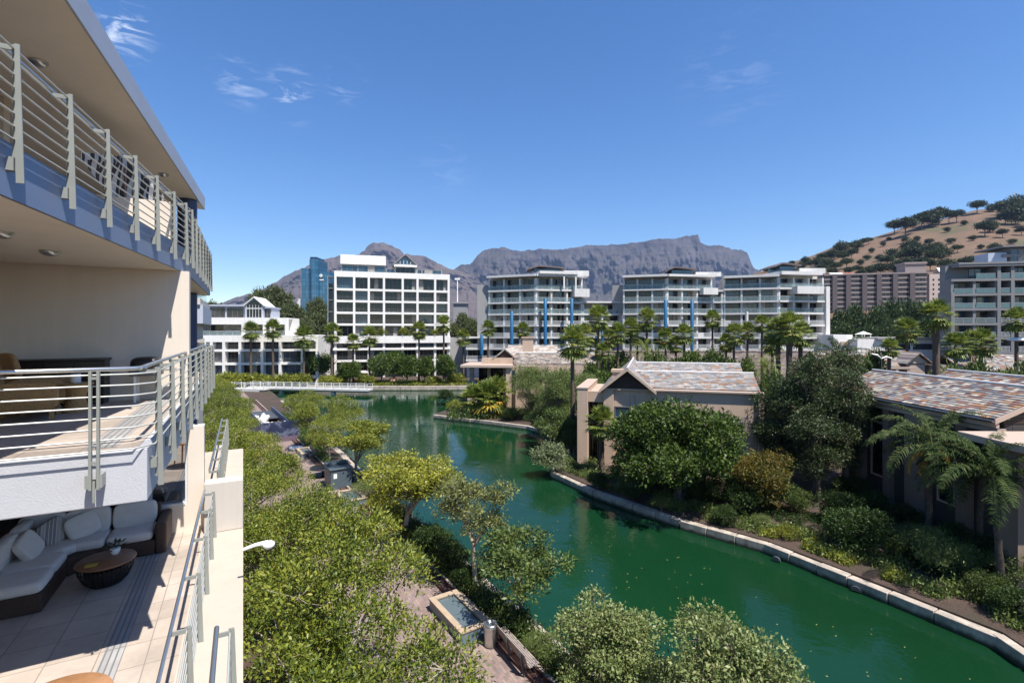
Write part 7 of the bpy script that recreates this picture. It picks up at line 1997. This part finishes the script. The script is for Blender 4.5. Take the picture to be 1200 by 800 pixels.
# low fan palm with yellow old leaves on the far point
t = at_z(572, 488, 0)
for k, (dx, dy, h, s, lab) in enumerate(((0, 0, 2.6, 1.55, 'big low fan palm with bright yellow-orange lower fronds under the far pavilion'), (-2.2, 0.8, 2.2, 1.3, 'second low fan palm to the left of the yellow-fronded one'), (1.2, 1.4, 3.3, 1.3, 'taller low fan palm behind the yellow-fronded one'))):
    root = fan_palm((t.x + dx, t.y + dy, 0), h, lab, s, k, 0.25, 'low fan palms under the far pavilion')
    if k == 0:
        o = bpy.data.objects.new('yellow_fronds', mesh_quads('yellow_fronds', fan_crown(660, 12, 0.9, 1.1, 9, -5, -50), M['leaf_palmyellow'])); COL.objects.link(o); o.parent = root; o.location = (0, 0, h - 0.2); o.scale = (s, s, s)
t = at_z(705, 556, 0)
fan_palm((t.x, t.y, 0), 4.4, 'young fan palm with a shaggy brown trunk in front of the centre villa window', 0.8, 2, 0.26, G2)

def feather_crown(seed, n, L, leaflet, droop, el0=75, el1=-20, step=0.05, wid=0.035, split=1):
    """pinnate crown: arching midribs with two ranks of leaflets"""
    r = random.Random(seed); v = []
    for i in range(n):
        az = i * 2.39996 + r.uniform(-.25, .25); el = math.radians(el0 + (el1 - el0) * (i / (n - 1)) + r.uniform(-8, 8)); l = L * r.uniform(0.85, 1.1)
        h = Vector((math.cos(az), math.sin(az), 0)); side = Vector((-math.sin(az), math.cos(az), 0))
        N = int(l / step); p = Vector((0, 0, 0)); a = el; prev = None
        tw = r.uniform(-.4, .4)
        for k in range(N + 1):
            t = k / N; d = h * math.cos(a) + Vector((0, 0, math.sin(a)))
            nx = p + d * step
            w = side * (0.03 * (1 - t) + 0.006); v += [p - w, p + w, nx + w, nx - w]
            if t > 0.12:
                up = d.cross(side) * -1
                for sg in (-1, 1):
                    ll = leaflet * math.sin(math.pi * min(1, 0.12 + t * 0.86)) ** 0.6 * r.uniform(0.8, 1.15)
                    q = (side * sg * 0.85 + d * 0.5 + Vector((0, 0, 1)) * (0.25 + tw * sg * 0.5 + r.uniform(-.3, .3))).normalized()
                    m = p + q * ll * 0.5; e = p + q * ll * 0.9 - Vector((0, 0, ll * droop * r.uniform(0.5, 1.3)))
                    ww = d * wid
                    v += [p - ww * .5, p + ww * .5, m + ww, m - ww]; v += [m - ww, m + ww, e + ww * .2, e - ww * .2]
            a -= step / L * (1.15 if t < 0.4 else 1.9) ; p = nx
    return np.array([tuple(q) for q in v])
def feather_palm(p, h, label, crown, s, rot, r0=0.16, bark='palmbark', name='feather_palm', dry=None, group=None, lean=0.3):
    root = thing(name, label, 'palm', p, group); root.rotation_euler = (0, 0, rot)
    o = bpy.data.objects.new('trunk', mesh_of(palm_trunk(h, r0, r0 * 0.7, int(h * 7), lean), 'trunk', M[bark])); COL.objects.link(o); o.parent = root
    for nm, me in (('crown', crown), ('dry_fronds', dry)):
        if me is None: continue
        o = bpy.data.objects.new(nm, me); COL.objects.link(o); o.parent = root; o.location = (lean, 0, h); o.scale = (s, s, s)
cq = mesh_quads('crown', feather_crown(700, 22, 3.4, 0.55, 0.45, 78, 0, 0.075, 0.03), M['leaf_feather'])
cq2 = mesh_quads('crown', feather_crown(701, 21, 3.4, 0.55, 0.45, 80, -4, 0.075, 0.03), M['leaf_feather'])
dq = mesh_quads('dry_fronds', feather_crown(702, 4, 2.3, 0.5, 0.6, -10, -40, 0.06), M['leaf_palmyellow'])
feather_palm((23.1, 27.2, 0), 5.7, 'drooping feather palm in front of the right villa wall with a few yellow fronds', cq, 1.05, 0.3, dry=dq)
feather_palm((22.2, 22.3, 0), 5.3, 'nearest drooping feather palm at the right edge beside the flat canopy', cq2, 1.0, 2.2)
feather_palm((24.0, 25.2, 0), 5.0, 'feather palm between the yellow-fronded one and the flat canopy', cq2, 0.95, 4.4)
cd = mesh_quads('crown', feather_crown(710, 46, 3.6, 0.42, 0.15, 85, -25, 0.075, 0.022), M['leaf_palm'])
t = at_d(757, 412, 78); feather_palm((t.x, t.y, 0), t.z, 'big feathery date palm behind the centre villa gable', cd, 0.95, 0, 0.4, name='date_palm', lean=0.0, group='date palms')
t = at_d(897, 432, 58); feather_palm((t.x, t.y, 0), t.z, 'feathery date palm left of the three thick fan palms', cd, 0.75, 1, 0.35, name='date_palm', lean=0.0, group='date palms')
t = at_d(985, 420, 52); feather_palm((t.x, t.y, 0), t.z, 'dark feather palm rising behind the bottlebrush trees', cq, 1.15, 1.5)
t = at_d(815, 415, 80); feather_palm((t.x, t.y, 0), t.z - 0.6, 'small feathery palm in the hedge behind the centre villa roof', cd, 0.5, 2, 0.3, name='date_palm', lean=0.0, group='date palms')

# ---- hedges and trees around the villas and far bank
hb = tree_kind('broad_tree', 3.4, 2.6, 3.2, 30, 1.2, 1100, 7, 0.42, 'leaf_hedge', 'bark', 1.2, 0.18, 800, n_main=7, shell=0.55, low=-1.0)
hd_ = tree_kind('broad_tree', 3.4, 2.6, 3.2, 30, 1.2, 1100, 7, 0.42, 'leaf_dark', 'bark', 1.2, 0.18, 801, n_main=7, shell=0.55, low=-1.0)
ho = tree_kind('broad_tree', 3.4, 2.6, 3.2, 30, 1.1, 1000, 7, 0.42, 'leaf_olive', 'bark', 1.2, 0.18, 802, n_main=7, shell=0.5, low=-1.0)
def tree_px(kind, px, py_top, D, label, width, group=None, name=None, H=5.9, R=3.5):
    t = at_d(px, py_top, D); s = width * D / F / (2 * R); plant(kind, (t.x, t.y, 0), label, 'tree', group, s, px * 0.37, t.z / H, name)
GB = 'trees behind the villas'
for (k_, px, py, D, w, lab) in (
    (hb, 770, 416, 74, 42, 'green tree behind the centre villa left ridge'), (hd_, 806, 412, 78, 46, 'dark green tree behind the middle of the centre villa roof'), (hb, 842, 414, 74, 50, 'green tree behind the right half of the centre villa roof'), (hd_, 875, 420, 68, 36, 'dark green tree at the right end of the centre villa back ridge'),
    (hb, 905, 440, 52, 44, 'green tree in front of the three thick palm trunks'), (ho, 940, 432, 54, 46, 'olive tree right of the three thick palm trunks'), (hd_, 965, 428, 58, 40, 'dark tree between the palms and the dark feather palm'), (ho, 1000, 432, 50, 44, 'olive green tree at the left end of the right villa ridge'),
    (hb, 1020, 414, 62, 36, 'small green tree left of the small villa'), (ho, 1110, 424, 56, 46, 'grey-olive shrubby tree right of the very tall fan palm'), (hb, 1140, 426, 58, 46, 'green shrubby tree in front of the long low slate roof'), (ho, 1178, 428, 55, 50, 'olive shrubby tree at the right edge above the right villa roof'), (hb, 1210, 424, 58, 40, 'green tree cut by the right edge below the street lamp'),
    (hd_, 696, 425, 66, 40, 'dark green tree behind the willowy trees'), (hb, 735, 425, 70, 36, 'green tree under the palm group left of the timber gable'), (ho, 660, 430, 72, 40, 'olive tree beyond the far villa roof end'), (hd_, 720, 412, 95, 44, 'dark tree against the stone retaining wall')):
    tree_px(k_, px, py, D, lab, w, GB)
# clipped round trees on the far bank
topi = tree_kind('clipped_tree', 3.0, 1.9, 3.0, 46, 0.8, 1700, 7, 0.32, 'leaf_dark', 'bark', 1.3, 0.16, 820, n_main=8, shell=0.7, low=-0.8)
topi2 = tree_kind('clipped_tree', 3.0, 1.9, 3.0, 46, 0.8, 1700, 7, 0.32, 'leaf_hedge', 'bark', 1.3, 0.16, 821, n_main=8, shell=0.7, low=-0.8)
for (k_, px, py, w, lab, D) in ((topi2, 367, 411, 48, 'big bright green spreading tree at the right end of the low white block', 112), (topi, 410, 424, 34, 'dome-shaped clipped tree standing apart behind the footbridge railing', 108), (topi2, 447, 414, 34, 'clipped tree above the terracotta urn', 111), (topi, 462, 412, 36, 'tall clipped tree in the middle of the far bank clump', 114), (topi, 477, 417, 36, 'rounded clipped tree just right of the terracotta urn', 109), (topi, 498, 418, 26, 'narrow clipped tree left of the last dome', 110), (topi, 522, 416, 30, 'dome-shaped clipped tree at the right end of the far bank row', 109)):
    tree_px(k_, px, py, D, lab, w, 'clipped trees on the far bank', None, 5.0, 3.1)
far_hedge = shrub_kind('hedge_shrub', 'leaf_bright', 1.6, 1.8, 500, 7, 0.3, 830)
for k, (px, D, s, lab) in enumerate(((300, 105.2, 1.3, 'low bright hedge shrub at the left end of the jetty'), (318, 105.4, 1.2, 'bright hedge shrub between the pair of tall palms'), (338, 106, 1.3, 'bright hedge shrub right of the pair of tall palms'), (352, 106.3, 1.3, 'bright hedge shrub below the yellow-fronded palm'), (395, 107, 1.1, 'bright hedge shrub left of the standing-apart dome tree'), (428, 108, 1.1, 'bright hedge shrub between the dome tree and the clump'), (508, 109, 0.9, 'bright hedge shrub between the last two clipped trees'), (536, 111, 1.1, 'bright hedge shrub at the right end of the far bank'), (384, 108, 1.0, 'bright hedge shrub under the corner palm of the grid block'), (265, 103, 1.5, 'bright hedge shrub beneath the left balcony rails'), (280, 103.5, 1.4, 'bright hedge shrub left of the pair of tall palms'))):
    p = at_d(px, HY, D); shrub(far_hedge, (p.x, p.y, 0.2), lab, s, k, None, 'bright hedge shrubs along the far bank')
# yellow shrubs on the loggias of the grid block
yl = shrub_kind('balcony_shrub', 'leaf_bright', 0.9, 2.3, 260, 6, 0.28, 840)
for k, q in enumerate((448, 472.5, 477, 510)):
    p = f1.p(s_at(f1, q), 0.25, 10.76); shrub(yl, p, ['yellow shrub on the planter band of the white grid block, leftmost', 'tall yellow shrub on the planter band under the middle bays of the white grid block', 'smaller yellow shrub directly beside the tall one on the planter band', 'brownish yellow shrub on the planter band under the right bays'][k], (1.0, 1.05, 0.7, 0.9)[k], k, None, 'shrubs on the planter band of the white grid block')
# tall gums behind the low white block, and trees in the gaps
gum = [tree_kind('gum_tree', 6.0, 5.2, 12.8, 20 + 4 * k, 2.2, 1400, 7, 0.7, 'leaf_gum', 'palebark', 6.0, 0.45, 850 + k, n_main=8, shell=0.6, low=-0.75, flat=0.8) for k in range(2)]
for k, (px, py, D, w, lab) in enumerate(((322, 327, 180, 46, 'tall gum tree behind the glass gable of the low white block'), (303, 335, 190, 30, 'smaller gum tree left of the tall one'), (372, 342, 175, 30, 'brownish gum tree in front of the blue glass tower'), (340, 352, 160, 44, 'dense tree right of the glass gable'), (368, 362, 150, 44, 'dense tree between the low white block and the white grid block'), (250, 350, 200, 26, 'small tree top above the left balcony rail'), (545, 362, 170, 30, 'tree in the gap right of the white grid block'), (556, 372, 150, 24, 'bushy tree beside the grey end wall of the balconied block'), (533, 374, 150, 26, 'low bushy tree directly right of the white grid block'), (352, 372, 140, 36, 'lower green tree right of the low white block'), (384, 372, 140, 24, 'green tree against the flank of the white grid block'))):
    tree_px(gum[k % 2], px, py, D, lab, w, 'trees between the far apartment blocks', None, 19.0, 7.0)
cov = plant
# trees below the brown slab block
umb = [tree_kind('umbrella_pine', 4.6, 1.9, 6.0, 22, 1.5, 620, 6, 0.75, 'leaf_far', 'bark', 3.4, 0.24, 870 + k, n_main=6, shell=0.5, flat=0.6, low=-0.5) for k in range(3)]
bush_far = [tree_kind('hill_tree', 3.4, 2.6, 3.4, 18, 1.5, 420, 6, 0.75, 'leaf_far', 'bark', 1.6, 0.2, 880 + k, n_main=5, shell=0.5, low=-0.8) for k in range(2)]
gr = [(985, 372, 190, 30), (1003, 366, 200, 32), (1022, 370, 190, 32), (1040, 362, 205, 34), (1060, 360, 205, 36), (1080, 362, 200, 34), (1098, 366, 195, 30), (978, 385, 150, 26), (997, 382, 150, 28), (1018, 384, 150, 26), (1040, 378, 150, 30), (1062, 376, 150, 30), (1084, 376, 150, 30), (1105, 376, 150, 28)]
place_words = ['at the left end of the upper row', 'second from the left in the upper row', 'third from the left in the upper row', 'in the middle of the upper row', 'right of the middle of the upper row', 'second from the right in the upper row', 'at the right end of the upper row', 'in the lower row beside the white end wall', 'second from the left in the lower row', 'above the white gazebo in the lower row', 'right of the gazebo in the lower row', 'in the lower row behind the short-trunked palm', 'in the lower row by the very tall palm', 'in the lower row beside the grey modern block']
M['leaf_mass'] = leafmat('leaf_mass', [(0.02, 0.04, 0.012), (0.04, 0.07, 0.018), (0.065, 0.10, 0.025), (0.10, 0.12, 0.04)], 0.5, 0.2, 0.4, 0.4)
mass = [tree_kind('broad_tree', 4.0, 3.0, 4.2, 26, 1.5, 1100, 6, 0.6, 'leaf_mass', 'bark', 1.8, 0.25, 890 + k, n_main=6, shell=0.55, low=-0.9) for k in range(2)]
for k, (px, py, D, w) in enumerate(gr):
    tree_px(mass[k % 2], px, py - (9 if k < 7 else 3), D, 'round-topped tree below the brown slab block, ' + place_words[k], w, 'round-topped trees below the brown slab block', None, 7.6, 4.4)

# pines and bushes on the hill: positions read off the photograph
HP = [(1061, 268, 30), (1048, 268, 22), (1080, 262, 26), (1092, 259, 26), (1100, 257, 24), (1112, 257, 18), (1121, 256, 18), (1145, 245, 20), (1163, 245, 12), (1180, 248, 30), (1195, 244, 30), (1190, 256, 26), (1178, 258, 18),
      (1154, 271, 24), (1160, 268, 16), (1122, 293, 13), (1164, 292, 14), (1197, 272, 14), (1133, 309, 20), (1114, 283, 10), (1175, 275, 14), (1186, 284, 9),
      (1066, 291, 22), (1072, 299, 24), (1055, 303, 20), (1084, 296, 22), (1095, 304, 22), (1104, 301, 20), (1080, 310, 20), (1062, 311, 18), (1040, 308, 18), (1046, 299, 16), (1090, 314, 18), (1108, 312, 18), (1118, 316, 16), (1098, 293, 16), (1050, 315, 18), (1032, 316, 18), (1070, 318, 18), (1020, 318, 18),
      (985, 292, 20), (994, 290, 18), (1004, 288, 16), (1012, 285, 14), (1018, 283, 12), (998, 299, 18), (988, 303, 20), (975, 300, 18), (965, 303, 18), (958, 307, 18), (970, 309, 18), (980, 313, 20), (992, 310, 18), (962, 316, 18), (975, 320, 16), (950, 311, 14), (944, 306, 12), (1005, 316, 16), (995, 320, 16), (1010, 322, 16), (940, 312, 14), (928, 309, 8), (948, 320, 16), (935, 318, 12), (905, 316, 6), (898, 317, 8), (1030, 303, 10), (1016, 302, 10), (1022, 294, 8), (1035, 287, 7), (1008, 308, 10), (1060, 282, 9), (1075, 280, 8), (1088, 284, 10), (1042, 280, 6), (1110, 270, 8), (1130, 262, 7), (1140, 280, 8), (1150, 290, 7), (1170, 305, 10), (1190, 300, 9), (1205, 260, 24), (1215, 250, 24), (1210, 290, 14)]
rr = random.Random(99)
for k, (px, py, w) in enumerate(HP):
    base = hill_at(px, py + w * 0.28)
    pine = w >= 12 and rr.random() < 0.62
    kd_ = umb[k % 3] if pine else bush_far[k % 2]
    w *= 0.74 if px < 1030 else 0.88
    s = w * base.y / F / (9.6 if pine else 7.2)
    base.z -= 0.3 * s
    if py < 300 and px > 1040: lab = 'flat-topped pine on the upper part of the dry hill' if pine else 'round bush on the upper slope of the dry hill'
    elif px > 1040: lab = 'flat-topped pine in the thicket above the brown slab block' if pine else 'round bush in the thicket above the brown slab block'
    else: lab = 'flat-topped pine on the left shoulder of the dry hill' if pine else 'round bush on the left shoulder of the dry hill'
    plant(kd_, base, lab, 'tree' , lab.replace('flat-topped pine', 'pines').replace('round bush', 'bushes'), s, rr.uniform(0, 6.28), s * rr.uniform(0.85, 1.1))
# radio mast on the hill crest
p = hill_at(1189, 246); q = at_d(1189, 224, p.y)
tag((lambda m: (m.tube([p, Vector((p.x, p.y, q.z))], [0.7, 0.35], 6), m.box(p.x - 1.5, p.x + 1.5, p.y - 0.2, p.y + 0.2, q.z - 5, q.z - 4.4), m.build('radio_mast', M['farwhite']))[-1])(MB()), 'thin pale radio mast on the crest of the dry hill at top right', 'mast')
